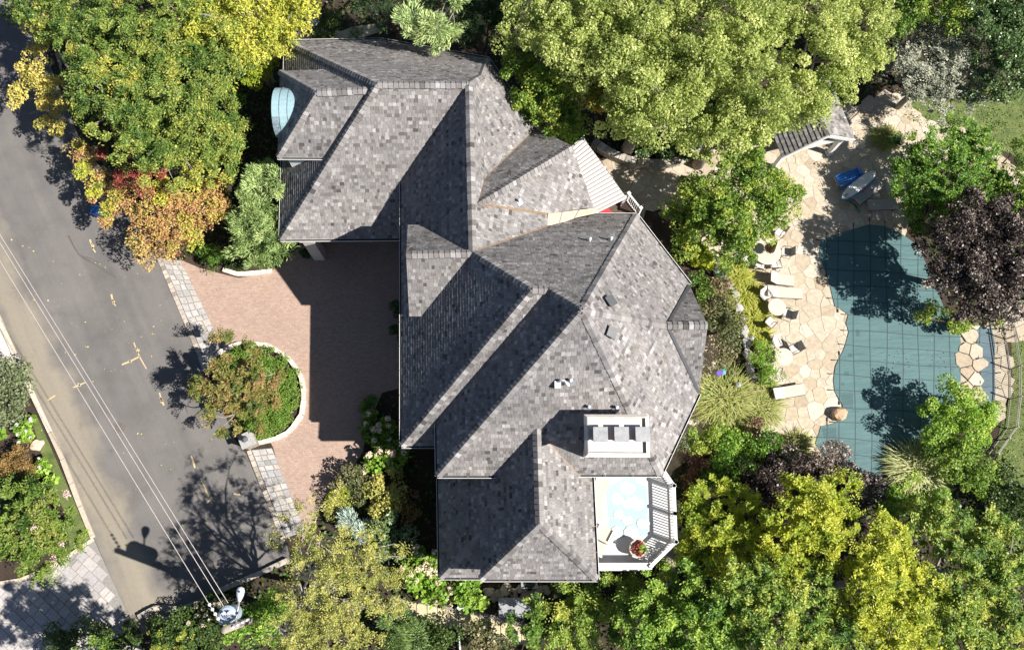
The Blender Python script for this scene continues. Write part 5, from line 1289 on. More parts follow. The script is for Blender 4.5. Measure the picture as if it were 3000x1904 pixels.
# ---------------------------------------------------------------- shrubs
SH = [
 # name, label, lobes, style, material, extra keywords
 ('laurel_bush', 'lime green bush against the garage wing beside the yellow ash', [(770, 200, 45, 2.6, 1.1), (750, 225, 36, 2.2, .9)], 'broad', 'lime', dict(tone=.35)),
 ('laurel_bush', 'green bush in the gap beside the dark west wall', [(650, 265, 40, 1.8, .9), (690, 285, 30, 1.4, .7)], 'broad', 'green', {}),
 ('box_mound', 'dark green boxwood mound at the corner of the forecourt', [(640, 752, 42, .8, .7), (610, 745, 30, .6, .5)], 'tight', 'box', dict(tone=.35)),
 ('box_mound', 'clipped green mound on the landing behind the garage', [(1040, 105, 22, .5, .5)], 'tight', 'box', dict(tone=.4)),
 ('low_hedge', 'thin low hedge along the rear garage eave', [(930, 112, 16, .4, .3), (960, 110, 16, .4, .3), (975, 108, 14, .4, .3)], 'tight', 'box', dict(tone=.4)),
 ('ivy_bush', 'dark ivy bush beside the rear steps', [(950, 75, 36, 1.2, .9), (975, 60, 30, 1.2, .8)], 'broad', 'ivy', dict(tone=.8)),
 ('ivy_mound', 'round dark green bed inside the curved stone wall', [(1930, 400, 85, .6, .7), (1990, 420, 70, .6, .6), (1860, 410, 50, .6, .6), (2040, 400, 50, .6, .6)], 'broad', 'holly', dict(tone=.4)),
 ('lime_bush', 'bright lime leafed bush beside the terrace maple', [(2040, 745, 42, .9, .6), (2000, 700, 30, .8, .5), (2060, 780, 26, .6, .4)], 'big', 'lime', dict(tone=.55)),
 ('box_globe', 'small dark green globe beside a garden lamp near the lime bush', [(2120, 795, 30, .7, .6)], 'tight', 'box', dict(tone=.25)),
 ('euonymus', 'low green shrub tucked under the eave below the lime bush', [(2055, 850, 34, .7, .6), (2040, 815, 26, .6, .5)], 'tight', 'box', dict(tone=.5)),
 ('rose_bush', 'large grey green rose bush in the bed above the flagstone walk', [(2120, 930, 48, 1.0, .7), (2150, 960, 40, 1.0, .7), (2100, 900, 40, .9, .6)], 'fine', 'rose', dict(tone=.4)),
 ('rose_bush', 'reddish rose bush at the upper end of the terrace bed', [(2090, 860, 36, .7, .5), (2110, 835, 30, .6, .5)], 'fine', 'rose', dict(tone=.75)),
 ('rose_bush', 'bronze rose bush beside the purple garden ornament', [(2140, 1030, 42, .8, .6), (2120, 1065, 30, .7, .5)], 'fine', 'rose', dict(tone=.6)),
 ('yew_bush', 'rounded yellow green yew between the grasses and the bistro sets', [(2235, 1055, 42, .9, .7), (2255, 1095, 36, .8, .6), (2225, 1025, 30, .7, .6)], 'tight', 'green', dict(tone=.55)),
 ('spirea', 'yellow green rounded shrub beside the house corner', [(2065, 1285, 40, 1.0, .7), (2050, 1310, 34, .9, .6), (2090, 1300, 30, .9, .6)], 'fine', 'maple_green', dict(tone=.65)),
 ('azalea', 'rounded mid green shrub right of the yellow green one', [(2150, 1280, 46, 1.0, .8), (2130, 1300, 34, .9, .7), (2170, 1305, 34, .9, .7)], 'fine', 'green', dict(tone=.6)),
 ('azalea', 'dark green shrub touching the terrace edge', [(2235, 1290, 42, 1.0, .8), (2245, 1320, 36, .9, .7), (2210, 1320, 30, .8, .6)], 'fine', 'green', dict(tone=.35)),
 ('heuchera', 'small purple tinted plant above the dark green shrub', [(2205, 1240, 26, .7, .4)], 'fine', 'redbrown', dict(tone=.5)),
 ('lavender', 'small grey green shrub under the roof edge', [(2002, 1298, 28, .7, .5), (1998, 1320, 22, .6, .4)], 'tight', 'greygreen', {}),
 ('barberry', 'maroon barberry along the house walk', [(2035, 1335, 30, .8, .6), (2055, 1355, 26, .8, .5), (2040, 1385, 26, .7, .5)], 'fine', 'redbrown', dict(tone=.6)),
 ('barberry', 'dull brown barberry below the maroon one', [(2015, 1430, 30, .8, .6), (2030, 1400, 24, .7, .5), (2040, 1460, 28, .7, .5)], 'fine', 'brown', dict(tone=.4)),
 ('rhododendron', 'wide dark green shrub behind the barberries', [(2110, 1350, 55, 1.1, .8), (2120, 1400, 50, 1.1, .8), (2170, 1360, 40, 1.0, .7)], 'fine', 'green', dict(tone=.3)),
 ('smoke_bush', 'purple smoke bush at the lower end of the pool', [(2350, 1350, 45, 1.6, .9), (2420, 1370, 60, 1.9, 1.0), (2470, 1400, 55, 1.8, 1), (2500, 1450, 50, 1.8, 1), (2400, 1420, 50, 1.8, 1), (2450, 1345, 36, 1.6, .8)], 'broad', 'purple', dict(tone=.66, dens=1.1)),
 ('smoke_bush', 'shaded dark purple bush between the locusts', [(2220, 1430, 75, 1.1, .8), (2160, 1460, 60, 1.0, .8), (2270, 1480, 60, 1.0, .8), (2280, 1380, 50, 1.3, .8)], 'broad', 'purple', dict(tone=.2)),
 ('smoke_bush', 'reddish purple bush between the smoke bush and the boulder edge', [(2545, 1435, 40, 1.3, .7), (2540, 1480, 36, 1.2, .7)], 'broad', 'purple', dict(tone=.55)),
 ('beech_bush', 'full round bright green bush over the pool end', [(2780, 1180, 62, 2.2, 1.2), (2850, 1200, 60, 2.2, 1.2), (2745, 1240, 55, 1.8, 1.1), (2820, 1260, 68, 2.0, 1.2), (2890, 1230, 50, 1.9, 1.0)], 'broad', 'green', dict(tone=.72, spread=.18)),
 ('viburnum', 'grey green rounded bush below the bright green one', [(2790, 1340, 60, 1.6, 1), (2850, 1370, 60, 1.6, 1), (2880, 1410, 45, 1.3, .8), (2740, 1310, 40, 1.3, .8)], 'fine', 'maple_green', dict(tone=.42)),
 ('laurel_bush', 'leafy green shrub row below the pale grass', [(2640, 1480, 55, 2.0, 1.0), (2580, 1500, 40, 1.8, .9), (2750, 1470, 50, 2.2, 1)], 'broad', 'green', dict(tone=.5)),
 ('shade_shrub', 'dark shrub on the shaded lawn at the right edge', [(2940, 1440, 60, 1.2, .8), (2970, 1500, 60, 1.4, .8)], 'broad', 'ivy', dict(tone=.7)),
 ('understory_shrub', 'low yellow green shrub under the purple tree', [(2720, 915, 36, .8, .6), (2790, 945, 40, .8, .5), (2840, 955, 30, .7, .4), (2900, 935, 30, .7, .4)], 'fine', 'maple_green', dict(tone=.75)),
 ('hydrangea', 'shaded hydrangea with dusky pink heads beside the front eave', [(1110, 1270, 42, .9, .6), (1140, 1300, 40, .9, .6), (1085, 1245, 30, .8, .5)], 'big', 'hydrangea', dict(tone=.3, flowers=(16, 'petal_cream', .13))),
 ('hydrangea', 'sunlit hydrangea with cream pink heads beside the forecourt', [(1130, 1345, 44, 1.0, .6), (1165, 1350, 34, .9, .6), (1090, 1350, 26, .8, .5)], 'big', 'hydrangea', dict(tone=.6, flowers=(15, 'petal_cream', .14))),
 ('hydrangea', 'hydrangea with many cream heads at the lower corner of the house', [(1240, 1690, 46, 1.0, .6), (1215, 1650, 36, .9, .6), (1265, 1725, 36, .9, .6), (1275, 1670, 30, .9, .5)], 'big', 'hydrangea', dict(tone=.65, flowers=(24, 'petal_cream', .13))),
 ('hydrangea', 'faded hydrangea against the bottom eave beside the gate', [(1315, 1730, 30, .8, .5), (1320, 1765, 26, .7, .5)], 'big', 'rose', dict(tone=.5, flowers=(8, 'petal_cream', .09))),
 ('vine_bush', 'green vine bush behind the white garden gate', [(1375, 1730, 34, .9, .7), (1395, 1755, 28, .9, .6), (1355, 1755, 26, .8, .6)], 'big', 'green', dict(tone=.6)),
 ('abelia', 'grey and burgundy leafed shrub at the forecourt edge', [(1030, 1400, 42, 1.0, .7), (1055, 1430, 40, 1.0, .7), (1010, 1420, 30, .8, .6)], 'fine', 'rose', dict(tone=.4)),
 ('gold_cypress', 'round lime yellow dwarf cypress beside the forecourt', [(1003, 1462, 38, .9, .7)], 'tight', 'lime', dict(tone=.75)),
 ('olive_shrub', 'olive yellow shrub between the hydrangea and the brown shrub', [(1130, 1420, 42, 1.1, .7), (1125, 1465, 44, 1.1, .7), (1150, 1390, 30, 1.0, .6), (1110, 1495, 30, .9, .6)], 'fine', 'olive', dict(tone=.85)),
 ('brown_shrub', 'russet brown shrub against the shaded wall', [(1190, 1480, 34, .9, .7), (1200, 1510, 28, .8, .6)], 'fine', 'brown', dict(tone=.65)),
 ('blue_spruce', 'pale blue dwarf spruce amid the front bed', [(1040, 1535, 42, 1.0, .7), (1065, 1560, 34, .9, .6)], 'needle', 'bluespruce', dict(tone=.55)),
 ('rhododendron', 'glossy green rhododendron in front of the shaded wall', [(1140, 1540, 44, 1.2, .8), (1180, 1580, 40, 1.2, .8), (1150, 1610, 40, 1.1, .7)], 'shag', 'holly', dict(tone=.75)),
 ('lime_shrub', 'narrow lime yellow shrub between the spruce and the rhododendron', [(1093, 1585, 24, .9, .6), (1090, 1610, 20, .8, .5)], 'fine', 'lime', dict(tone=.7)),
 ('fern_clump', 'shaded fern clump under the front hydrangea eave', [(1095, 1215, 32, .5, .45)], 'spray', 'green', dict(tone=.35)),
 ('court_shrub', 'dark shrub in the shadow against the front wall', [(1165, 975, 28, .8, .7)], 'broad', 'ivy', dict(tone=.8)),
 ('court_shrub', 'smaller dark shrub above it in the shadow of the front wall', [(1165, 910, 22, .7, .6)], 'broad', 'ivy', dict(tone=.6)),
 ('privet_bush', 'leafy green bush right of the utility pole', [(735, 1795, 42, 4.4, 1.1), (785, 1770, 50, 3.4, 1.1), (810, 1815, 50, 3.0, 1.0), (745, 1835, 40, 3.0, 1.0), (700, 1850, 30, 3.6, .8)], 'broad', 'green', dict(tone=.5)),
 ('privet_bush', 'dark bush behind the low wall left of the utility pole', [(560, 1830, 60, .9, .7), (500, 1850, 55, .8, .7), (610, 1860, 60, .9, .7)], 'broad', 'ivy', dict(tone=.7)),
 ('dried_hydrangea', 'dried buff hydrangea heads beside the utility pole', [(620, 1775, 34, .9, .6), (600, 1815, 32, .9, .6), (655, 1760, 26, .9, .5)], 'big', 'ivy', dict(tone=.8, flowers=(18, 'petal_cream', .10))),
 ('blue_cypress', 'blue green conifer below the slab path', [(1170, 1820, 48, 2.0, 1.0), (1140, 1870, 50, 2.0, 1.0), (1195, 1865, 40, 1.8, .9)], 'needle', 'hemlock', dict(tone=.25)),
 ('shade_shrub', 'dark green shrub below the slab path beside the iron stake', [(1280, 1870, 55, 1.3, .8), (1240, 1890, 50, 1.3, .8)], 'broad', 'ivy', dict(tone=.75)),
 ('snowberry', 'speckled shrub with pale blossom at the bottom edge', [(1410, 1880, 50, 1.2, .7), (1450, 1890, 40, 1.1, .7)], 'fine', 'rose', dict(tone=.55, flowers=(10, 'petal_cream', .06))),
 ('sapling', 'slender green sapling leaning over the grey roofed bin', [(1545, 1775, 28, 2.6, .7), (1560, 1810, 34, 2.6, .8), (1530, 1830, 34, 2.4, .8), (1580, 1840, 40, 2.4, .8)], 'spray', 'maple_green', dict(tone=.35)),
 ('side_shrub', 'leafy green shrub right of the grey roofed bin', [(1660, 1770, 48, 2.4, 1.0), (1640, 1840, 55, 2.4, 1.0), (1720, 1830, 60, 2.6, 1.1), (1690, 1890, 60, 2.4, 1.0)], 'spray', 'maple_green', dict(tone=.6)),
 ('side_shrub', 'green shrub under the balcony corner', [(1790, 1740, 50, 2.4, 1.0), (1750, 1770, 40, 2.2, .9), (1830, 1790, 60, 2.8, 1.1), (1780, 1840, 60, 2.8, 1.1), (1870, 1740, 40, 2.2, .9)], 'spray', 'maple_green', dict(tone=.55)),
 ('faded_bush', 'shaded bush with dried heads under the bottom eave', [(1650, 1720, 34, .9, .6), (1700, 1730, 30, .9, .6)], 'big', 'ivy', dict(tone=.75, flowers=(8, 'petal_cream', .08))),
 ('bayberry', 'grey olive bush at the left edge beside the kerb', [(45, 1090, 50, 1.1, .8), (70, 1120, 40, 1.0, .7), (30, 1150, 45, 1.0, .8), (60, 1190, 36, .8, .6), (20, 1210, 40, .8, .6)], 'fine', 'greygreen', dict(tone=.55)),
 ('white_hydrangea', 'green plant with white blooms beside the grass strip', [(75, 1255, 26, .6, .4), (85, 1235, 18, .5, .35)], 'big', 'hydrangea', dict(tone=.7, flowers=(9, 'petal_white', .08))),
 ('white_hydrangea', 'small green plant with white blooms cut by the left edge', [(10, 1275, 22, .5, .35)], 'big', 'hydrangea', dict(tone=.6, flowers=(5, 'petal_white', .08))),
 ('weeping_maple', 'low russet mound beside the flat boulder', [(45, 1350, 46, .8, .6), (65, 1375, 34, .7, .5), (20, 1365, 36, .7, .5)], 'tight', 'brown', dict(tone=.75)),
 ('hosta_clump', 'lime leafed clump at the tip of the grass strip', [(130, 1375, 22, .4, .3), (145, 1400, 18, .4, .3), (110, 1370, 14, .3, .25)], 'big', 'hydrangea', dict(tone=.75, flowers=(4, 'petal_white', .06))),
 ('shade_plant', 'dark green plant above the left crape myrtle', [(20, 1430, 36, .8, .5), (70, 1425, 30, .7, .5)], 'broad', 'ivy', dict(tone=.8)),
 ('hedge_mound', 'dark green hedge at the bottom edge beside the paver driveway', [(160, 1890, 45, .9, .6), (230, 1880, 45, .9, .6), (300, 1885, 45, .9, .6), (360, 1860, 40, .8, .6)], 'broad', 'ivy', dict(tone=.85)),
 ('wispy_shrub', 'wispy yellow green shrub tips at the bottom edge left of the pole', [(440, 1880, 26, 1.5, .5), (490, 1890, 30, 1.6, .5), (540, 1885, 24, 1.4, .5)], 'sparse', 'yellow', dict(tone=.3, stems=14)),
]
for i, (nm, lab, spec, st, mt, kw) in enumerate(SH):
    shrub(nm, lab, {'hydrangea': 'hydrangea', 'rose_bush': 'rose bush'}.get(nm, 'shrub'), spec, st, mt, 2000+i*3, **kw)

# island planting: clipped green ground hedge in a D
ISL = [(612, 1062), (690, 1012), (780, 1014), (842, 1050), (880, 1105), (888, 1160), (880, 1212), (846, 1260), (800, 1283), (720, 1302)]
rng = random.Random(77); lb = []
sheet('island_bed', [(612, 1070), (690, 1012), (780, 1014), (842, 1050), (882, 1105), (890, 1160), (882, 1214), (846, 1262), (800, 1285), (716, 1302)], 0.035, m_ground(), 'mulch bed of the forecourt island')
iw = pix([(640, 1075), (700, 1028), (780, 1026), (838, 1060), (872, 1110), (880, 1160), (872, 1208), (840, 1250), (795, 1272), (715, 1282)])
while len(lb) < 95:
    x, y = rng.uniform(min(p.x for p in iw), max(p.x for p in iw)), rng.uniform(min(p.y for p in iw), max(p.y for p in iw))
    if in_poly(x, y, iw): lb.append((Vector((x, y, .34)), .42, .42, .22))
t = thing('clipped_hedge', 'clipped bright green hedge filling the forecourt island', 'hedge', P(780, 1160, 0))
foliage('foliage', LEAF['box'], lb, 'tight', 88, t, .9, .72, .2)
mb = MB()
for i in range(12):
    p = lb[i*5][0]; mb = MB(); mb.tube([(p.x, p.y, -.03), (p.x+.03, p.y, .16), (p.x, p.y+.05, .3)], [.02, .016, .006], 4); mb.build('stem', MT['bark_brown'], t)

# ---------------------------------------------------------------- ornamental grasses
grass_clump('fountain_grass', 'biggest arching green grass clump beside the house walk', 2120, 1175, 105, 1.3, 2200, 'grass_green', 3001)
grass_clump('fountain_grass', 'arching grass clump right of the biggest one', 2220, 1195, 75, 1.0, 1300, 'grass_green', 3002)
grass_clump('lime_grass', 'topmost lime yellow grass beside the dining set', 2160, 815, 50, .8, 900, 'grass_lime', 3003)
grass_clump('lime_grass', 'lime yellow grass beside the upper lounger', 2185, 870, 58, .8, 1100, 'grass_lime', 3004)
grass_clump('lime_grass', 'lime yellow grass level with the upper bistro table', 2205, 930, 55, .8, 1000, 'grass_lime', 3005)
grass_clump('lime_grass', 'lime grass above the rounded yew', 2215, 985, 48, .7, 800, 'grass_lime', 3006)
grass_clump('feather_reed', 'pale variegated grass leaning over the pool cover', 2675, 1370, 88, 1.7, 1500, 'grass_pale', 3007)
grass_clump('sedge', 'dark green sedge at the lower terrace edge', 2325, 1310, 55, .7, 800, 'grass_green', 3008)
grass_clump('sedge', 'green sedge in front of the young maple', 2590, 410, 50, .8, 700, 'grass_green', 3009)
grass_clump('fine_grass', 'fine straw grass beside the lower lounger', 2240, 1140, 40, .6, 500, 'grass_green', 3010)

# ---------------------------------------------------------------- ground cover under the trees (uncountable)
def scatter_cover(name, label, polys, n, mat, L, seed, zr=(.05, .35), avoid=()):
    r = np.random.default_rng(seed); rng = random.Random(seed); pts = []
    W = [pix(p) for p in polys]; AV = [pix(a) for a in avoid]
    areas = [abs(sum(w[i].x*w[(i+1) % len(w)].y-w[(i+1) % len(w)].x*w[i].y for i in range(len(w))))/2 for w in W]
    for w, ar in zip(W, areas):
        k = int(n*ar/sum(areas)); x0, x1 = min(p.x for p in w), max(p.x for p in w); y0, y1 = min(p.y for p in w), max(p.y for p in w)
        c = 0
        while c < k:
            x, y = rng.uniform(x0, x1), rng.uniform(y0, y1)
            if in_poly(x, y, w) and not any(in_poly(x, y, a) for a in AV):
                pts.append((x, y, rng.uniform(*zr)*(.6+.8*abs(math.sin(x*1.3)*math.cos(y*1.7))))); 
            c += 1
    p = np.array(pts); m = len(p); ln = L*r.uniform(.6, 1.4, m)
    o = leaf_object(name, LEAF[mat], p, r.normal(0, 1, (m, 3)), np.array([0, 0, 1.0])+r.normal(0, .4, (m, 3)), ln, ln*.7, np.clip(r.normal(.5, .25, m), 0, 1), None)
    tag(o, label, None, None, 'stuff'); return o
HOUSE_FP = [(860, 215), (1400, 230), (1560, 480), (1700, 560), (1830, 700), (1960, 950), (1960, 1180), (1860, 1420), (1750, 1680), (1310, 1680), (1310, 1420), (1215, 1330), (1215, 760), (860, 740)]
scatter_cover('ground_cover', 'dark ivy and leaf litter under the trees',
              [[(120, -60), (900, -60), (900, 120), (860, 420), (870, 700), (700, 800), (520, 760), (340, 560), (240, 400), (150, 200)],
               [(860, -60), (2640, -60), (2640, 250), (2400, 330), (2060, 440), (1750, 450), (1560, 380), (1430, 150), (860, 60)],
               [(2560, -60), (3060, -60), (3060, 260), (2650, 270)],
               [(560, 1780), (860, 1640), (900, 1560), (960, 1450), (1060, 1330), (1120, 1160), (1215, 1150), (1215, 1320), (1300, 1440), (1300, 1690), (1700, 1700), (1900, 1690), (1990, 1500), (1960, 1400), (2060, 1260), (2260, 1290), (2420, 1350), (2560, 1420), (2700, 1280), (2900, 1300), (3060, 1450), (3060, 1960), (560, 1960)],
               [(2600, 400), (2660, 480), (2660, 640), (2720, 760), (2800, 940), (3060, 930), (3060, 560), (2850, 500)],
               [(2060, 780), (2130, 800), (2190, 880), (2240, 1000), (2260, 1200), (2060, 1230), (2110, 1120), (2110, 985), (2060, 960), (2030, 850)]],
              52000, 'ivy', .2, 4001, avoid=[SLAB, WALK, LAND, HOUSE_FP])
scatter_cover('grass', 'short blades of the lawns', [LAWN_A, LAWN_B, LAWN_C, LAWN_D], 16000, 'lawn', .1, 4002, (.02, .06))

# ================================================================ walls, pillars, stones
MT['fieldstone'] = mat_tone('mixed_fieldstone', [(0.20, 0.18, 0.16), (0.30, 0.27, 0.23), (0.40, 0.36, 0.30), (0.34, 0.29, 0.22)], .9, fine=(6, .3), bmp=.6, random_obj=True)
MT['cream_stone'] = mat_tone('cream_cut_stone', [(0.52, 0.46, 0.38), (0.62, 0.56, 0.47), (0.56, 0.48, 0.38)], .85, fine=(6, .15), random_obj=True)
MT['greyslab'] = mat_tone('grey_ledge_stone', [(0.22, 0.21, 0.21), (0.32, 0.31, 0.30), (0.40, 0.37, 0.34)], .9, fine=(5, .25), bmp=.5, random_obj=True)

def rock(name, mat, c, s, seed, parent=None, rz=0.0, flat=.0):
    r = np.random.default_rng(seed); bm = bmesh.new(); bmesh.ops.create_icosphere(bm, subdivisions=2, radius=1.0)
    ph = r.uniform(0, 6, 9)
    for v in bm.verts:
        p = v.co.normalized(); k = 1+.14*math.sin(3*p.x+ph[0])*math.cos(2.6*p.y+ph[1])+.10*math.sin(5*p.y+ph[2]+2*p.z)+.08*math.sin(6*p.x-4*p.z+ph[3])+.06*r.normal()*.4
        v.co = Vector((p.x*k*s[0], p.y*k*s[1], max(-.5, p.z)*k*s[2]))
        if flat and v.co.z > s[2]*flat: v.co.z = s[2]*flat+.1*(v.co.z-s[2]*flat)
    me = bpy.data.meshes.new(name); bm.to_mesh(me); bm.free(); me.materials.append(mat)
    o = bpy.data.objects.new(name, me); COL.objects.link(o); o.location = c; o.rotation_euler = (0, 0, rz)
    if parent is not None:
        o.parent = parent; o.matrix_parent_inverse = parent.matrix_basis.inverted()
    return o

def stone_wall(name, label, path_px, width, h, unit_l, courses, mat, seed, core):
    rng = random.Random(seed); path = pix(path_px)
    t = thing(name, label, 'wall', path[len(path)//2])
    mb = MB()
    for a, b in zip(path, path[1:]):
        n_ = Vector((-(b-a).y, (b-a).x, 0)).normalized()*width*.42
        mb.prism([a-n_, b-n_, b+n_, a+n_], -.02, h*.93)
    mb.build('core', core, t)
    for k in range(courses):
        stone_row(t, 'stone', path, width*rng.uniform(.97, 1.05), h/courses*.96, unit_l, mat, rng, k*h/courses+.004, .02)
    return t
isl = [(607, 1075), (650, 1030), (700, 1008), (780, 1010), (846, 1048), (884, 1103), (893, 1160), (885, 1215), (850, 1266), (803, 1288), (740, 1302)]
stone_wall('island_kerb', 'curved cream stone kerb round the forecourt island', isl, .26, .22, .4, 1, MT['cream_stone'], 31, MT['mortar'])
stone_wall('bed_kerb', 'low pale stone kerb under the hemlock', [(655, 792), (700, 806), (745, 802), (800, 796)], .26, .2, .45, 1, MT['cream_stone'], 32, MT['mortar'])
stone_wall('garden_wall', 'curved fieldstone wall behind the side deck', [(1735, 425), (1780, 455), (1840, 480), (1910, 490), (1980, 482), (2035, 458)], .45, .6, .42, 3, MT['fieldstone'], 33, MT['mortar_grey'])
stone_wall('bed_wall', 'low stone wall between the lane and the utility pole bed', [(846, 1640), (760, 1680), (660, 1722), (580, 1768), (520, 1782), (460, 1778), (410, 1806)], .28, .3, .45, 1, MT['fieldstone'], 34, MT['mortar_grey'])
t = thing('ledge_wall', 'grey ledge stones stepping along the terrace bed', 'wall', P(2175, 960, 0)); rng = random.Random(35)
lp = pix([(2098, 800), (2128, 828), (2152, 870), (2170, 930), (2182, 1000), (2190, 1060), (2200, 1105)])
s = 0.0
while s < path_len(lp):
    l = rng.uniform(.45, .85); c, d = along(lp, s+l/2)
    rock('ledge_stone', MT['greyslab'], (c.x, c.y, .18), (l*.55, .26, .3), int(s*100), t, math.atan2(d.y, d.x), .55); s += l*.95
t = thing('rockery', 'row of rough stones under the bottom eave', 'wall', P(1500, 1735, 0))
for i, (x, y, r_) in enumerate([(1432, 1732, .32), (1458, 1742, .34), (1480, 1728, .36), (1505, 1738, .3), (1528, 1726, .3), (1545, 1742, .34), (1575, 1735, .42), (1600, 1728, .26), (1445, 1752, .2)]):
    p = P(x, y, 0); rock('rough_stone', MT['fieldstone'], (p.x, p.y, .12), (r_*1.1, r_*.8, .24), 60+i, t, i*.7, .6)
def boulder(label, px, py, s, mat, seed, rz=0, flat=.6):
    p = P(px, py, s[2]*.6); o = rock('boulder', mat, (p.x, p.y, s[2]*.45), s, seed, None, rz, flat); tag(o, label, 'boulder'); return o
MT['brown_rock'] = mat_noise('brown_boulder', [(0.26, 0.17, 0.10), (0.38, 0.27, 0.17), (0.30, 0.22, 0.15)], 3.0, .9, .6)
boulder('round brown boulder on the pool edge', 2460, 1213, (.42, .36, .5), MT['brown_rock'], 71, .3)
boulder('flat pinkish boulder in the mulch beside the grass strip', 108, 1303, (.36, .3, .2), mat_noise('pink_rock', [(.42, .32, .25), (.54, .42, .33)], 4, .9, .4), 72, .5)
boulder('long grey boulder below the pool beside the pale grass', 2572, 1440, (.62, .4, .35), MT['greyslab'], 73, .7)
boulder('grey boulder among the dark purple bushes', 2185, 1352, (.5, .3, .35), MT['greyslab'], 74, .3)
boulder('pale boulder between the shrubs and the grass clump', 2105, 1262, (.3, .34, .3), MT['cream_stone'], 75, .1)

def pillar(label, px, py):
    p = P(px, py, 1.3); t = thing('gate_pillar', label, 'pillar', (p.x, p.y, 0), math.radians(-65)); rng = random.Random(int(px))
    for k in range(5):
        for j, (x, y) in enumerate(((-.16, -.16), (.16, -.16), (.16, .16), (-.16, .16))):
            mb = MB(); mb.box((x, y, .12+k*.24), (.31, .31, .225)); o = mb.build('pillar_stone', MT['fieldstone']); adopt(o, t)
    mb = MB(); mb.box((0, 0, 1.24), (.78, .78, .09)); adopt(mb.build('cap_stone', MT['setts']), t)
    mb = MB(); mb.lathe((0, 0, 1.285), [(.09, 0), (.05, .05), (.05, .14), (.13, .2), (.15, .42), (.19, .46), (.06, .58), (.02, .66)], 8); adopt(mb.build('lantern', MT['vent_dark']), t)
    return t
pillar('stone gate pillar with a lantern at the upper end of the island', 607, 1058)
pillar('stone gate pillar with a lantern at the lower end of the island', 722, 1288)

# ================================================================ marks on the lane
MT['paint'] = mat_noise('worn_utility_paint', [(0.40, 0.31, 0.16), (0.50, 0.40, 0.24)], 14, .9)
MT['tar'] = plain('old_tar_seal', (0.085, 0.078, 0.072), .8)
def stripe(name, pts_px, w, mat, z, parent, jit=0.0, seed=0):
    rng = random.Random(seed); pts = pix(pts_px, z); mb = MB(); L = []; R_ = []
    for i, p in enumerate(pts):
        t = (pts[min(i+1, len(pts)-1)]-pts[max(i-1, 0)]).normalized(); n_ = Vector((-t.y, t.x, 0)); ww = w/2*(1+rng.uniform(-jit, jit))
        L.append(p+n_*ww); R_.append(p-n_*ww)
    for i in range(len(pts)-1): mb.add([L[i], R_[i], R_[i+1], L[i+1]], [(0, 1, 2, 3)])
    return mb.build(name, mat, parent)
for i, pts in enumerate([[(263, 702), (268, 715), (272, 728), (280, 740)], [(268, 712), (275, 722), (270, 728)], [(326, 862), (330, 880), (333, 888), (339, 896)], [(327, 878), (336, 884), (330, 890)], [(392, 1003), (400, 1025), (409, 1045), (420, 1065), (429, 1080)],
                         [(396, 1020), (408, 1026), (402, 1034)], [(357, 1068), (382, 1058), (409, 1044)], [(377, 1056), (386, 1062)], [(214, 1135), (232, 1128), (252, 1119)], [(228, 1122), (236, 1132)], [(140, 1172), (162, 1158)], [(467, 1150), (472, 1168), (480, 1187)], [(468, 1164), (476, 1172), (471, 1180)],
                         [(560, 1335), (566, 1352), (571, 1370)], [(590, 1408), (602, 1432), (612, 1455)], [(604, 1474), (618, 1462), (630, 1468)], [(684, 1446), (705, 1449)]]):
    stripe('paint_mark', pts, .075, MT['paint'], .0165, ROADO, .35, i)
stripe('tar_seal', [(200, 690), (215, 720), (230, 745), (250, 758), (280, 775), (305, 792), (325, 803), (340, 814)], .11, MT['tar'], .0162, ROADO, .5, 9)
stripe('tar_seal', [(252, 752), (272, 760), (290, 772)], .05, MT['tar'], .0168, ROADO, .4, 10)
p = P(350, 1250, .014); mb = MB(); mb.lathe((p.x, p.y, .002), [(.36, 0), (.36, .018), (.30, .018), (.30, .012), (.29, .012)], 28); mo = mb.build('manhole_cover', mat_noise('rusty_cast_iron', [(.09, .075, .065), (.16, .14, .125)], 10, .7)); tag(mo, 'round iron manhole cover in the lane', 'manhole cover')
for k in range(6):
    mb = MB(); mb.box((p.x, p.y-.22+k*.088, .018), (.5-.06*abs(k-2.5), .03, .012)); o = mb.build('rib', MT['tar']); o.parent = mo
MT['litter'] = LEAF['orange']
scatter_cover('leaf_litter', 'scattered fallen leaves on the lane and forecourt', [[(0, 600), (440, 780), (700, 1330), (800, 1560), (500, 1760), (290, 1570)], [(520, 770), (1000, 800), (900, 1450)]], 330, 'gold', .09, 4003, (.026, .034))

# ================================================================ pool
def m_cover(name, c1, c2):
    m, nt, b = new_mat(name)
    c = ramp(nt, noise(nt, .6, 4.0), [(*c1, .3), (*c2, .7)])
    c = mixc(nt, 1.0, c, ramp(nt, noise(nt, 45, 3.0), [(.9, .9, .9, .3), (1.08, 1.08, 1.08, .7)]), 'MULTIPLY')
    nt.links.new(c, b.inputs['Base Color']); b.inputs['Roughness'].default_value = .7
    bump(nt, b, noise(nt, 1.6, 3.0, stretch=(.35, 1.6, 1)), .5, .12)
    return m
MT['cover'] = m_cover('teal_mesh_cover', (.044, .104, .110), (.056, .126, .130))
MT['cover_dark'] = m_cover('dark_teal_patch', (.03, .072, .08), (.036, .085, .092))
MT['spa_cover'] = m_cover('slate_blue_cover', (.045, .082, .105), (.063, .107, .128))
MT['strap'] = plain('dark_green_strap', (.018, .04, .045), .7)
MT['anchor'] = plain('black_strap_end', (.02, .02, .022), .6)
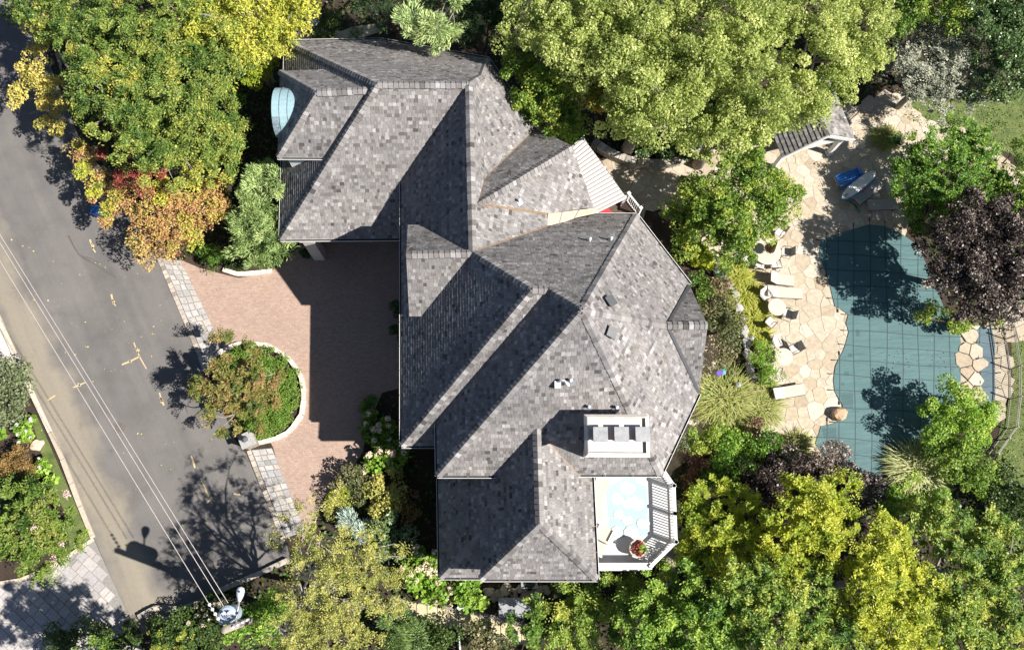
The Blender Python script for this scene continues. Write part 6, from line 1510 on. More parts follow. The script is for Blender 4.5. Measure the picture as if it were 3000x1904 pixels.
POOL = [(2405, 706), (2450, 688), (2497, 672), (2545, 658), (2589, 662), (2639, 683), (2690, 720), (2725, 800), (2765, 900), (2803, 959), (2812, 984), (2817, 1012), (2815, 1080), (2814, 1146),
        (2760, 1260), (2660, 1340), (2560, 1405), (2541, 1407), (2500, 1395), (2413, 1336), (2390, 1298), (2400, 1268), (2405, 1249), (2450, 1238), (2478, 1216), (2478, 1200), (2460, 1172), (2446, 1146), (2442, 1112),
        (2448, 1072), (2475, 1017), (2487, 972), (2479, 946), (2486, 922), (2462, 904), (2446, 897), (2428, 822), (2400, 748)]
ZP = .085
PT = thing('pool_cover', 'teal mesh safety cover with dark straps stretched over the pool', 'pool cover', P(2600, 1000, 0))
pp = pix(POOL, ZP); mb = MB(); mb.slab(pp, .02)
bmo = mb.build('cover_fabric', MT['cover'], PT)
bm = bmesh.new(); bm.from_mesh(bmo.data); bmesh.ops.triangulate(bm, faces=bm.faces[:]); bm.to_mesh(bmo.data); bm.free()
def straps(parent, poly_px, lines, z, w, mat, ext=.32):
    W_ = pix(poly_px)
    for k, ((x0, y0), (x1, y1)) in enumerate(lines):
        rng = random.Random(k*7+1); ph = rng.uniform(0, 6)
        pts = [(x0+(x1-x0)*i/160, y0+(y1-y0)*i/160) for i in range(161)]
        run = []; runs = []
        for i, (a, b) in enumerate(pts):
            q = P(a+(2.2*math.sin(i/14+ph) if abs(x1-x0) < abs(y1-y0) else 0), b+(1.8*math.sin(i/14+ph) if abs(x1-x0) >= abs(y1-y0) else 0), 0)
            if in_poly(q.x, q.y, W_): run.append(q)
            elif run: runs.append(run); run = []
        if run: runs.append(run)
        for run in runs:
            if len(run) < 3: continue
            d0 = (run[0]-run[1]).normalized(); d1 = (run[-1]-run[-2]).normalized()
            full = [run[0]+d0*ext]+run[::5]+[run[-1], run[-1]+d1*ext]
            mb = MB(); L = []; R_ = []
            for i, p_ in enumerate(full):
                t_ = (full[min(i+1, len(full)-1)]-full[max(i-1, 0)]).normalized(); n_ = Vector((-t_.y, t_.x, 0))*w/2
                L.append(Vector((p_.x, p_.y, z))+n_); R_.append(Vector((p_.x, p_.y, z))-n_)
            for i in range(len(full)-1): mb.add([L[i], R_[i], R_[i+1], L[i+1]], [(0, 1, 2, 3)])
            so = mb.build('strap', mat, parent)
            for e, d in ((full[0], d0), (full[-1], d1)):
                mb = MB(); mb.box((e.x, e.y, z), (.2, .05, .04), math.atan2(d.y, d.x)); mb.build('strap_spring', MT['anchor'], so)
vl = [((x, 600), (x+6+(x-2450)*.02, 1460)) for x in (2418, 2453, 2497, 2545, 2592, 2637, 2684, 2728, 2775)]
hl = [((2380, y), (2840, y+30)) for y in (702, 742, 786, 830, 874, 918, 962, 1006, 1050, 1094, 1140, 1188, 1232, 1280, 1326, 1372)]
straps(PT, POOL, vl, ZP+.006, .042, MT['strap']); straps(PT, POOL, hl, ZP+.011, .042, MT['strap'])
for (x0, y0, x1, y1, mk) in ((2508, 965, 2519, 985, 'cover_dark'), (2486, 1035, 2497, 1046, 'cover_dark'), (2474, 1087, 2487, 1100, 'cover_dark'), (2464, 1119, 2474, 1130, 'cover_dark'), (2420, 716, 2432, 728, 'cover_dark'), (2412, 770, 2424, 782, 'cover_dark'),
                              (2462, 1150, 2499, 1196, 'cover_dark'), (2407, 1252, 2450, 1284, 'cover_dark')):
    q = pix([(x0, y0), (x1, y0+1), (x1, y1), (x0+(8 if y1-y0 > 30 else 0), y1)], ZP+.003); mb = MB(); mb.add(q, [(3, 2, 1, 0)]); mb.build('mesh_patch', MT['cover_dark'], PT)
scatter_cover('pool_litter', 'fallen leaves lying on the pool cover', [[(2560, 930), (2800, 990), (2800, 1130), (2600, 1120)], [(2620, 980), (2680, 1000), (2680, 1100), (2620, 1090)]], 150, 'brown', .07, 4004, (ZP+.012, ZP+.018))
# spa
SPA = [(2851, 950), (2904, 955), (2915, 1007), (2913, 1070), (2916, 1136), (2910, 1195), (2866, 1195), (2862, 1170), (2865, 1136), (2874, 1117), (2871, 1057), (2859, 1026), (2864, 992)]
ST = thing('spa_cover', 'narrow slate blue cover over the spa beside the fence', 'spa cover', P(2888, 1070, 0))
mb = MB(); mb.slab(pix(SPA, .1), .03); so = mb.build('cover_fabric', MT['spa_cover'], ST)
bm = bmesh.new(); bm.from_mesh(so.data); bmesh.ops.triangulate(bm, faces=bm.faces[:]); bm.to_mesh(so.data); bm.free()
straps(ST, SPA, [((2840, y), (2930, y+4)) for y in (962, 1004, 1047, 1090, 1132, 1175)]+[((2866, 940), (2866, 1210))], .106, .042, MT['strap'], .2)
# coping between pool and spa, walk beyond the spa
COP = [(2800, 945), (2856, 945), (2868, 992), (2862, 1026), (2876, 1057), (2878, 1117), (2868, 1140), (2866, 1190), (2800, 1200), (2812, 1146), (2817, 1012)]
CO = sheet('pool_coping', COP, .03, MT['mortar'], 'cream coping stones between the pool and the spa'); voronoi_stones(CO, COP, .5, .9, 24, 15, MT['flag'], .02, .12)
RW = [(2912, 930), (2990, 930), (3060, 915), (3060, 965), (2980, 985), (2945, 990), (2952, 1050), (2960, 1110), (2950, 1170), (2930, 1220), (2910, 1220), (2916, 1136), (2913, 1070)]
RWO = sheet('spa_walk', RW, .03, MT['mortar'], 'cream stone edge between the spa and the fence'); voronoi_stones(RWO, RW, .5, .9, 40, 16, MT['flag'], .02, .06)

# ================================================================ pool fence
MT['bronze'] = plain('bronze_fence_metal', (.20, .19, .17), .35, metal=.5)
FT = thing('pool_fence', 'thin bronze picket fence curving round the spa', 'fence', P(2960, 1080, 0)); FH = 1.12
fp = [P(a, b, FH) for a, b in ((2962, 880), (2970, 928), (2977.5, 982), (2991, 1071.5), (2992, 1161), (2982, 1250), (2957, 1284), (2925, 1330))]
fp = [Vector((p.x, p.y, 0)) for p in fp]
for a, b in zip(fp, fp[1:]):
    t = b-a; L = t.length; t.normalize(); rz = math.atan2(t.y, t.x); m_ = (a+b)/2
    for z in (FH, FH-.15, .12): mb = MB(); mb.box(m_+Vector((0, 0, z)), (L, .035, .03), rz); mb.build('fence_rail', MT['bronze'], FT)
    n = max(2, int(L/.105))
    for i in range(1, n): c = a+t*(L*i/n); mb = MB(); mb.box(c+Vector((0, 0, FH/2)), (.018, .018, FH), rz); mb.build('picket', MT['bronze'], FT)
for a in fp: mb = MB(); mb.box(a+Vector((0, 0, FH/2+.03)), (.065, .065, FH+.1)); mb.box(a+Vector((0, 0, FH+.1)), (.085, .085, .03)); mb.build('fence_post', MT['bronze'], FT)

# ================================================================ pavilion
PV = thing('pavilion', 'white framed shingled gable pavilion at the top of the terrace', 'pavilion', P(2420, 420, 0))
e1, e2, rf = P(2292, 461, 2.5), P(2503, 407, 2.5), P(2429, 395, 4.0)
dp = (P(2465, 317, 2.5)-e2); dp.z = 0; dp = dp.normalized()*3.8
SHINGLES.clear(); lay_shingles([e1, rf, rf+dp, e1+dp], (e1+dp, e1), .26, .045, 901); lay_shingles([e2, e2+dp, rf+dp, rf], (e2, e2+dp), .26, .03, 902)
mb = MB(); mb.slab([e1, rf, rf+dp, e1+dp], .06); mb.slab([e2, e2+dp, rf+dp, rf], .06); PR = mb.build('pavilion_roof', MT['roof_felt'], PV)
SHINGLES.sort(key=lambda s: -s[0])
for sc_, vs, fs, tone in SHINGLES[:290]: mb = MB(); mb.add(vs, fs, 0, tone); mb.build('shingle', MT['shingle'], PR, tone_attr=True)
mb = MB()
for sc_, vs, fs, tone in SHINGLES[290:]: mb.add(vs, fs, 0, tone)
if mb.v: tag(mb.build('cedar_shingles', MT['shingle'], PR, tone_attr=True), kind='stuff')
CAPS.clear(); cap_line(rf, rf+dp, 903, .2, .3, slope=.55)
for sc_, vs, fs, tone in CAPS: mb = MB(); mb.add(vs, fs, 0, tone); mb.build('ridge_cap', MT['shingle'], PR, tone_attr=True)
fw = -dp.normalized()*.05
def beam(name, a, b, w, h, parent, mat): 
    t = b-a; L = t.length; m_ = (a+b)/2; rz = math.atan2(t.y, t.x); ry = -math.atan2(t.z, math.hypot(t.x, t.y)); mb = MB(); mb.box(m_, (L, w, h), rz, 0, .5, 0.0, ry); return mb.build(name, mat, parent)
dn = Vector((0, 0, -.12))
for k, off in enumerate((fw, dp-fw)):
    beam('rake_board', e1+off+dn, rf+off+dn, .05, .22, PV, MT['trim']); beam('rake_board', e2+off+dn, rf+off+dn, .05, .22, PV, MT['trim'])
i1, i2 = e1.lerp(e2, .1)+Vector((0, 0, -.2)), e1.lerp(e2, .9)+Vector((0, 0, -.2))
for off in (-fw*7, dp+fw*7):
    beam('tie_beam', i1+off, i2+off, .22, .42, PV, MT['trim'])
    for q in (i1, i2): mb = MB(); c = q+off; mb.box((c.x, c.y, 1.1), (.24, .24, 2.2), math.atan2(dp.y, dp.x)); mb.box((c.x, c.y, .09), (.36, .36, .18), math.atan2(dp.y, dp.x)); mb.build('post', MT['trim'], PV)
for q in (i1, i2): beam('side_beam', q-fw*7, q+dp+fw*7, .2, .3, PV, MT['trim'])

# ================================================================ utility pole and wires
PTOP = P(657, 1845, 9.3); UB = Vector((PTOP.x, PTOP.y, 0))
MT['pole'] = mat_noise('weathered_pole_wood', [(.20, .17, .14), (.30, .26, .21)], 7, .9, .4); MT['can'] = plain('pale_grey_transformer', (.30, .36, .44), .35, var=.05); MT['porc'] = plain('grey_porcelain', (.55, .56, .58), .25); MT['lampgrey'] = plain('pale_lamp_housing', (.40, .44, .50), .35, var=.04)
UP = thing('utility_pole', 'wooden utility pole with transformer and street lamp beside the lane', 'utility pole', UB)
mb = MB(); mb.tube([UB-Vector((0, 0, .3)), UB+Vector((0, 0, 4.6)), UB+Vector((0, 0, 9.3))], [.2, .175, .15], 12); mb.build('pole', MT['pole'], UP)
tc_ = P(665, 1800, 8.1); mb = MB(); mb.lathe((tc_.x, tc_.y, 7.0), [(.34, 0), (.37, .05), (.37, 1.0), (.39, 1.02), (.39, 1.08), (.30, 1.15), (.1, 1.18)], 20); TR = mb.build('transformer', MT['can'], UP)
mb = MB(); mb.box((tc_+UB)/2+Vector((0, 0, 3.6)) if False else Vector(((tc_.x+UB.x)/2, (tc_.y+UB.y)/2, 7.6)), (.2, .5, .12), 0); mb.build('transformer_bracket', MT['steel'], UP)
for dx, dy in ((.12, .1), (-.13, .08)): mb = MB(); mb.lathe((tc_.x+dx, tc_.y+dy, 8.15), [(.05, 0), (.08, .04), (.05, .08), (.08, .12), (.05, .16), (.03, .24)], 10); mb.build('bushing', MT['porc'], TR)
l0, l1, l2 = P(692, 1815, 7.8), P(701, 1762, 8.0), P(706, 1718, 8.0)
mb = MB(); mb.tube([Vector((UB.x, UB.y, 7.3)), l0, l1], [.045, .04, .04], 8); mb.build('lamp_arm', MT['steel'], UP)
d = (l2-l1); d.z = 0; L = d.length; d.normalize(); n_ = Vector((-d.y, d.x, 0)); mb = MB(); rings = []
for t_, w_, h_ in ((0, .05, .05), (.12, .09, .07), (.4, .16, .12), (.7, .19, .15), (.92, .15, .11), (1.0, .05, .05)):
    c = l1+d*(L*t_); rings.append([c+n_*(w_*math.cos(a))+Vector((0, 0, h_*math.sin(a))) for a in [k*math.pi/5 for k in range(10)]])
vs = [v_ for r_ in rings for v_ in r_]; mb.add(vs, [(i*10+j, i*10+(j+1) % 10, (i+1)*10+(j+1) % 10, (i+1)*10+j) for i in range(5) for j in range(10)], smooth=True); LH = mb.build('lamp_head', MT['lampgrey'], UP)
c = l1+d*(L*.68); mb = MB(); mb.lathe((c.x, c.y, c.z+.13), [(.04, 0), (.04, .06), (.02, .08)], 8); mb.build('photocell', MT['vent_dark'], LH)
a, b = P(676, 1840, 8.6), P(731, 1812, 8.6); beam('cross_arm', a, b, .08, .08, UP, MT['steel'])
for k in range(4): q = a.lerp(b, .15+.25*k); mb = MB(); mb.lathe((q.x, q.y, 8.66), [(.03, 0), (.06, .04), (.035, .09), (.055, .13), (.02, .18)], 8); mb.build('insulator', MT['porc'], UP)
for k in range(5):
    q = a.lerp(b, .2+.15*k); mb = MB(); mb.tube([q, q.lerp(tc_, .4)+Vector((0, 0, .25)), Vector((tc_.x+.1*k-.2, tc_.y, 8.2))], .012, 4); mb.build('jumper_wire', MT['vent_dark'], UP)
MT['wire'] = plain('aluminium_wire', (.55, .50, .47), .4, metal=.3)
for i, (s0, e0, zt_, lab) in enumerate((((0, 765), (647, 1825), 8.7, 'lowest overhead wire, nearest the kerb'), ((0, 712), (655, 1775), 8.4, 'middle overhead wire above the lane'), ((0, 688), (668, 1765), 8.1, 'uppermost overhead wire above the lane'))):
    A_ = P(*e0, zt_); B_ = P(*s0, zt_+.3); far = B_+(B_-A_)*.9
    pts = [A_.lerp(far, k/14)-Vector((0, 0, .0)) for k in range(15)]
    mb = MB(); mb.tube(pts, .015, 5); o = mb.build('overhead_wire', MT['wire']); tag(o, lab, 'wire', 'wires over the lane')
    if i == 0:
        q = [A_.lerp(B_, f) for f in (0.0, .012, .024, .036, .048)]
        for c in q: mb = MB(); mb.lathe((c.x, c.y, c.z-.06), [(.05, 0), (.075, .04), (.075, .07), (.05, .1)], 10); mb.build('strain_insulator', MT['porc'], o)

# ================================================================ furniture
MT['iron'] = plain('dark_wrought_iron', (.05, .045, .042), .5); MT['sling'] = plain('pale_sling_fabric', (.47, .435, .39), .8, var=.05); MT['sling_grey_and_shade'] = plain('grey_sling_and_shaded_back', (.30, .285, .27), .8); MT['cushion'] = plain('white_cushion', (.40, .36, .31), .8, var=.03)
MT['tabletop'] = mat_noise('cream_mosaic_top', [(.40, .34, .275), (.50, .44, .36)], 12, .6); MT['umb'] = mat_noise('tan_umbrella_canvas', [(.20, .13, .075), (.30, .21, .13)], 4, .9)
ZT = .06
def chair(label, px, py, face, back='sling_grey_and_shade', group='wrought iron patio chairs'):  # grey back colour paints in the shade on chairs facing away
    """face: image direction (x right, y down) that the sitter looks"""
    p = P(px, py, .4); ang = math.atan2(-face[1], face[0])-math.pi/2; t = thing('patio_chair', label, 'chair', (p.x, p.y, ZT), ang, group)
    def add(nm, mb, m): return adopt(mb.build(nm, m), t)
    mb = MB(); mb.box((0, 0, .42), (.48, .48, .05)); add('seat', mb, MT['sling'])
    mb = MB(); mb.box((0, -.3, .68), (.48, .05, .56), rx=math.radians(20)); add('backrest', mb, MT[back])
    for sx in (-1, 1):
        mb = MB(); mb.tube([(sx*.27, -.26, .62), (sx*.28, -.05, .66), (sx*.28, .2, .64), (sx*.27, .26, .55), (sx*.26, .2, .47)], .014, 6); add('armrest', mb, MT['iron'])
        mb = MB(); mb.tube([(sx*.25, .22, 0), (sx*.25, .22, .62)], .014, 6); add('leg', mb, MT['iron'])
        mb = MB(); mb.tube([(sx*.25, -.34, 0), (sx*.25, -.24, .42), (sx*.25, -.40, .96)], .014, 6); add('leg', mb, MT['iron'])
        mb = MB(); mb.tube([(sx*.27+.09*math.cos(a)*.3, .06+.09*math.cos(a), .54+.07*math.sin(a)) for a in [k*.7 for k in range(10)]], .009, 5); add('scroll', mb, MT['iron'])
    return t
def round_table(label, px, py, r, grp=None):
    p = P(px, py, .7); t = thing('round_table', label, 'table', (p.x, p.y, ZT), 0, grp)
    mb = MB(); mb.lathe((0, 0, .68), [(r*.97, 0), (r, .015), (r, .035), (r*.97, .045)], 32); tt = adopt(mb.build('table_top', MT['tabletop']), t)
    mb = MB(); mb.lathe((0, 0, .7255), [(r*.62, 0), (r*.62, .002)], 32); adopt(mb.build('mosaic_inlay', MT['sling']), tt) if False else None
    for k in range(4):
        a = k*math.pi/2+.4; mb = MB(); mb.tube([(math.cos(a)*r*.6, math.sin(a)*r*.6, 0), (math.cos(a)*r*.3, math.sin(a)*r*.3, .3), (math.cos(a)*r*.55, math.sin(a)*r*.55, .68)], .018, 6); adopt(mb.build('leg', MT['iron']), t)
    return t
def lounger(label, px, py, ang_deg, up=35, mat='cushion', L=1.95, group='sun loungers', backmat=None):
    """ang: image direction of the foot end, degrees counter-clockwise from right"""
    p = P(px, py, .35); t = thing('sun_lounger', label, 'sun lounger', (p.x, p.y, ZT), math.radians(ang_deg), group)
    bl = .72; a = math.radians(up)
    mb = MB(); mb.box((bl/2, 0, .34), (L-bl, .62, .07)); adopt(mb.build('seat_pad', MT[mat]), t)
    x0 = -(L/2-bl); c = Vector((x0-bl/2*math.cos(a), 0, .35+bl/2*math.sin(a))); mb = MB(); mb.box(c, (bl, .62, .06), 0, ry=a); adopt(mb.build('backrest', MT[backmat or mat]), t)
    for sy in (-1, 1):
        mb = MB(); mb.tube([(-L/2, sy*.33, .28), (L/2, sy*.33, .28)], .018, 6); adopt(mb.build('side_rail', MT['iron']), t)
        for x in (-L/2+.25, L/2-.2): mb = MB(); mb.tube([(x, sy*.31, 0), (x, sy*.31, .28)], .018, 6); adopt(mb.build('leg', MT['iron']), t)
    return t
round_table('large round dining table under the furled umbrella', 2246, 737, .8, 'patio tables')
G_D = 'wrought iron patio chairs'
chair('patio chair above the dining table on the pool side', 2284, 683, (-.6, .8)); chair('patio chair right of the dining table', 2302, 740, (-1, -.1)); chair('patio chair below the dining table, nearer the pool', 2270, 778, (-.2, -1), 'sling')
chair('patio chair below the dining table, middle of the three', 2226, 775, (.3, -1), 'sling'); chair('patio chair left of the dining table half under the maple', 2188, 762, (1, -.5), 'sling')
# furled umbrella
p = P(2246, 737, .7); UM = thing('furled_umbrella', 'furled tan umbrella standing in the dining table', 'umbrella', (p.x, p.y, ZT))
mb = MB(); mb.tube([(0, 0, 0), (0, 0, 2.5)], .022, 8); adopt(mb.build('umbrella_pole', MT['iron']), UM)
n = 20; prof = [(.05, 2.42), (.12, 2.2), (.2, 1.8), (.28, 1.4), (.34, 1.15)]; vs = []; fs = []
for r_, z in prof:
    for j in range(2*n): a_ = math.pi*j/n; k = r_*(1.0 if j % 2 else .62); vs.append((k*math.cos(a_), k*math.sin(a_), z))
for i in range(len(prof)-1):
    for j in range(2*n): fs.append((i*2*n+j, i*2*n+(j+1) % (2*n), (i+1)*2*n+(j+1) % (2*n), (i+1)*2*n+j))
fs.append(tuple(range(2*n))); mb = MB(); mb.add(vs, fs); adopt(mb.build('umbrella_canvas', MT['umb']), UM)
mb = MB(); mb.lathe((0, 0, 2.48), [(.03, 0), (.045, .04), (.02, .1)], 8); adopt(mb.build('finial', MT['iron']), UM)
lounger('white lounger just below the dining set', 2282, 819, -6, 45, 'cushion', 1.7)
lounger('white lounger with darker back beside the upper bistro table', 2296, 858, -2, 20, 'cushion', 2.1, backmat='sling_grey_and_shade')  # backrest coloured darker than the seat pad
lounger('white lounger at the lower end of the terrace', 2308, 1148, 10, 20, 'cushion', 1.85)
round_table('small round table between the two upper loungers and the bed grasses', 2275, 900, .5, 'patio tables'); round_table('small round table level with the pool steps', 2295, 1046, .5, 'patio tables')
chair('white patio chair left of the upper small table', 2241, 868, (.6, .8), 'sling'); chair('patio chair with shade-grey back right of the upper small table', 2308, 921, (-1, -.4)); chair('patio chair below the upper small table against the grasses', 2256, 945, (.7, -.7), 'sling')
chair('patio chair above the lower small table', 2276, 1004, (.3, 1), 'sling'); chair('patio chair with shade-grey back right of the lower small table', 2327, 1023, (-1, .5)); chair('white patio chair below the lower small table', 2272, 1086, (.4, -1), 'sling')
# by the pool head
MT['blue'] = plain('blue_vinyl', (.03, .16, .48), .45, var=.1); MT['board'] = plain('white_board_gloss', (.60, .59, .56), .35, var=.04)
lounger('lounger carrying the bright blue float above the paddle board', 2486, 522, 18, 6, 'sling_grey_and_shade', 1.75)
p = P(2485, 520, .5); FL = thing('pool_float', 'bright blue vinyl float lying on a lounger', 'pool float', (p.x, p.y, ZT+.42), math.radians(20))
for k in range(5): mb = MB(); mb.tube([(-.74, -.3+k*.15, .06), (.74, -.3+k*.15, .06)], .085, 8); adopt(mb.build('air_chamber', MT['blue']), FL)
mb = MB(); mb.tube([(.78, -.3, .08), (.78, .3, .08)], .11, 8); adopt(mb.build('float_pillow', MT['blue']), FL)
a, b = P(2466, 582, .75), P(2566, 502, .75); t_ = b-a; L = t_.length; PB = thing('paddle_board', 'white paddle board with blue edge laid across the loungers', 'paddle board', ((a.x+b.x)/2, (a.y+b.y)/2, .66), math.atan2(t_.y, t_.x))
def board(w, z0, z1):
    mb = MB(); out = []
    for i in range(13): s_ = -1+2*i/12; out.append((s_*L/2, w*(1-abs(s_)**2.6)**.5*.5 if abs(s_) < 1 else 0.0))
    poly = out+[(x, -y) for x, y in reversed(out[1:-1])]; mb.prism(poly, z0, z1, inset=.015); return mb
adopt(board(.72, 0, .1).build('hull', MT['blue']), PB); adopt(board(.6, .1, .135).build('deck_pad', MT['board']), PB)
mb = MB(); mb.prism([(-L/2+.2, -.02), (-L/2+.45, -.02), (-L/2+.3, .02)], .12, .3); adopt(mb.build('fin', MT['anchor']), PB)
lounger('grey lounger under the paddle board with the red ball', 2543, 562, 38, 5, 'sling_grey_and_shade', 2.0); lounger('grey lounger at the head of the pool beside the round tub', 2583, 600, 4, 5, 'sling_grey_and_shade', 1.7)
p = P(2531, 555, .6); bo = rock('ball', plain('red_rubber', (.45, .03, .03), .4), (p.x, p.y, .56), (.11, .11, .11), 5); tag(bo, 'red ball lying on the grey lounger', 'ball')
p = P(2560, 573, .35); mb = MB(); mb.lathe((p.x, p.y, ZT), [(.26, 0), (.29, .3), (.3, .36), (.27, .36), (.25, .3), (.05, .28)], 20); o = mb.build('round_tub', MT['sling_grey_and_shade']); tag(o, 'round grey tub between two loungers at the pool head', 'tub')
mb = MB(); mb.tube([P(2470, 584, .12), P(2488, 590, .12), P(2505, 602, .12), P(2519, 621, .12)], .05, 8); o = mb.build('pool_noodle', plain('green_foam', (.03, .20, .10), .7)); tag(o, 'green foam noodle on the flagstones', 'pool noodle')

# garden lamps
MT['verdigris'] = plain('grey_green_lamp_metal', (.34, .38, .38), .4, metal=.4)
for lab, x, y in (('garden lamp beside the small dark globe shrub', 2100, 797), ('garden lamp among the lime grasses', 2202, 990), ('garden lamp in the biggest grass clump', 2163, 1127), ('garden lamp in the shade at the lower right', 2808, 1482)):
    p = P(x, y, .8); t = thing('garden_lamp', lab, 'garden lamp', (p.x, p.y, 0), 0, 'garden lamps')
    mb = MB(); mb.tube([(0, 0, -.02), (0, 0, .72)], .025, 8); adopt(mb.build('lamp_post', MT['vent_dark']), t); mb = MB(); mb.lathe((0, 0, .7), [(.07, 0), (.09, .1), (.16, .12), (.15, .15), (.05, .22), (.02, .25)], 6); adopt(mb.build('lamp_cap', MT['verdigris']), t)
# ornament, pot with stakes, bin, dark pot
p = P(2110, 1092, .8); t = thing('garden_ornament', 'purple and green bird feeder on a stake beside the walk', 'bird feeder', (p.x, p.y, 0)); mb = MB(); mb.tube([(0, 0, -.02), (0, 0, .8)], .03, 6); adopt(mb.build('stake', MT['vent_dark']), t)
mb = MB(); mb.box((-.08, -.05, .86), (.3, .26, .16), .3); adopt(mb.build('feeder_box', plain('purple_paint', (.10, .05, .32), .5)), t); mb = MB(); mb.lathe((.14, .04, .8), [(.16, 0), (.19, .06), (.02, .16)], 8); adopt(mb.build('feeder_roof', plain('teal_paint', (.10, .24, .25), .5)), t)
p = P(2035, 1218, .3); t = thing('planter_pot', 'dark pot with bare tan stakes beside the house walk', 'pot', (p.x, p.y, .05)); mb = MB(); mb.lathe((0, 0, 0), [(.16, 0), (.22, .3), (.24, .34), (.2, .34), (.18, .28)], 14); adopt(mb.build('pot', MT['iron']), t)
for k in range(6): a_ = k*1.05; mb = MB(); mb.tube([(0, 0, .28), (.22*math.cos(a_), .22*math.sin(a_), .55), (.5*math.cos(a_), .5*math.sin(a_), .7)], .014, 5); adopt(mb.build('bare_stake', MT['copper_flash']), t)
p = P(281, 616, .5); t = thing('recycling_bin', 'blue bin half hidden under the orange maple', 'bin', (p.x, p.y, .012)); mb = MB(); mb.prism([(-.25, -.2), (.25, -.2), (.25, .2), (-.25, .2)], 0, .5); adopt(mb.build('bin_body', MT['blue']), t); mb = MB(); mb.box((0, 0, .54), (.56, .46, .06)); adopt(mb.build('bin_lid', MT['blue']), t)
p = P(898, 745, .3); t = thing('urn', 'dark urn at the garage corner beside the hemlock', 'urn', (p.x, p.y, .02)); mb = MB(); mb.lathe((0, 0, 0), [(.18, 0), (.12, .08), (.25, .3), (.3, .45), (.24, .45), (.2, .38)], 16); adopt(mb.build('urn_body', MT['iron']), t); foliage('urn_plant', LEAF['ivy'], [(Vector((p.x, p.y, .55)), .28, .28, .18)], 'fine', 66, t)

# ================================================================ service yard at the bottom
z_ = 1.25; bx = [P(1461, 1752, z_), P(1593, 1752, z_), P(1595, 1809, z_), P(1461, 1809, z_)]; bc = sum(bx, Vector())/4
BN = thing('bin_store', 'grey flat roofed bin store below the house', 'bin store', (bc.x, bc.y, 0)); MT['greyboard'] = mat_noise('grey_painted_board', [(.20, .205, .22), (.27, .275, .29)], 3, .7)
mb = MB(); mb.prism([bc.lerp(p_, .94) for p_ in bx], 0, z_-.06); mb.build('store_body', MT['greyboard'], BN); mb = MB(); mb.prism(bx, z_-.06, z_); mb.build('store_lid', MT['greyboard'], BN)
for k in range(2): q = bx[3].lerp(bx[2], .27+.46*k); mb = MB(); mb.box((q.x, q.y+.07, .58), (1.0, .04, 1.0)); mb.build('store_door', MT['vent_dark'], BN)
p = P(1551, 1704, .8); AC = thing('air_conditioner', 'grey air conditioner tucked under the bottom eave', 'air conditioner', (p.x, p.y, 0))
mb = MB(); mb.prism([(p.x-.45, p.y-.35), (p.x+.45, p.y-.35), (p.x+.45, p.y+.4), (p.x-.45, p.y+.4)], 0, .8, inset=.03); mb.build('cabinet', MT['lead'], AC)
for k in range(4): mb = MB(); mb.lathe((p.x, p.y, .8), [(.10+.08*k, 0), (.10+.08*k, .02), (.07+.08*k, .02), (.07+.08*k, 0)], 20); mb.build('fan_guard_ring', MT['vent_dark'], AC)
def picket_run(label, a_px, b_px, h):
    a, b = P(*a_px, h), P(*b_px, h); a.z = b.z = 0; t_ = b-a; L = t_.length; t_.normalize(); rz = math.atan2(t_.y, t_.x)
    t = thing('white_fence', label, 'fence', a, 0)
    for z in (.25, h-.12): mb = MB(); mb.box((a+b)/2+Vector((0, 0, z)), (L, .04, .08), rz); mb.build('fence_rail', MT['trim'], t)
    n = max(2, int(L/.13))
    for i in range(n): c = a+t_*(L*(i+.5)/n); mb = MB(); mb.box(c+Vector((0, 0, h/2)), (.085, .05, h), rz); mb.build('picket', MT['trim'], t)
    for c in (a, b): mb = MB(); mb.box(c+Vector((0, 0, h/2+.04)), (.1, .1, h+.08), rz); mb.build('fence_post', MT['trim'], t)
picket_run('white picket fence running down from the bottom eave', (1340, 1700), (1342, 1780), 1.15); picket_run('white garden gate standing open beside the vine bush', (1346, 1783), (1413, 1766), 1.15); picket_run('white picket fence at the bottom edge below the slab path', (1345, 1858), (1348, 1925), 1.15)
mb = MB(); q = P(1527, 1900, 0); mb.tube([q, q+Vector((0, .1, 1.2)), q+Vector((.06, .4, 1.75)), q+Vector((.3, .62, 1.85)), q+Vector((.5, .64, 1.7))], .022, 6); o = mb.build('plant_hook', MT['copper_flash']); tag(o, 'rusty curved plant hook at the bottom edge', 'plant hook')
# rear steps
ST_ = thing('rear_steps', 'pale wooden steps behind the garage wing', 'steps', P(915, 72, 0)); a, b = P(893, 86, 0), P(935, 50, 0); t_ = (b-a); L = t_.length; t_.normalize(); n_ = Vector((-t_.y, t_.x, 0)); rz = math.atan2(t_.y, t_.x)
for k in range(7): c = a+t_*(L*(k+.5)/7)+n_*.3; mb = MB(); mb.box((c.x, c.y, .09+.06*k), (L/7-.02, 1.1, .05), rz); mb.build('tread', MT['cream_stone'], ST_)
for s_ in (-.28, .88): c0 = a+n_*s_; mb = MB(); mb.box(c0+t_*(L/2)+Vector((0, 0, .2)), (L, .06, .4), rz); mb.build('stringer', MT['trim'], ST_)

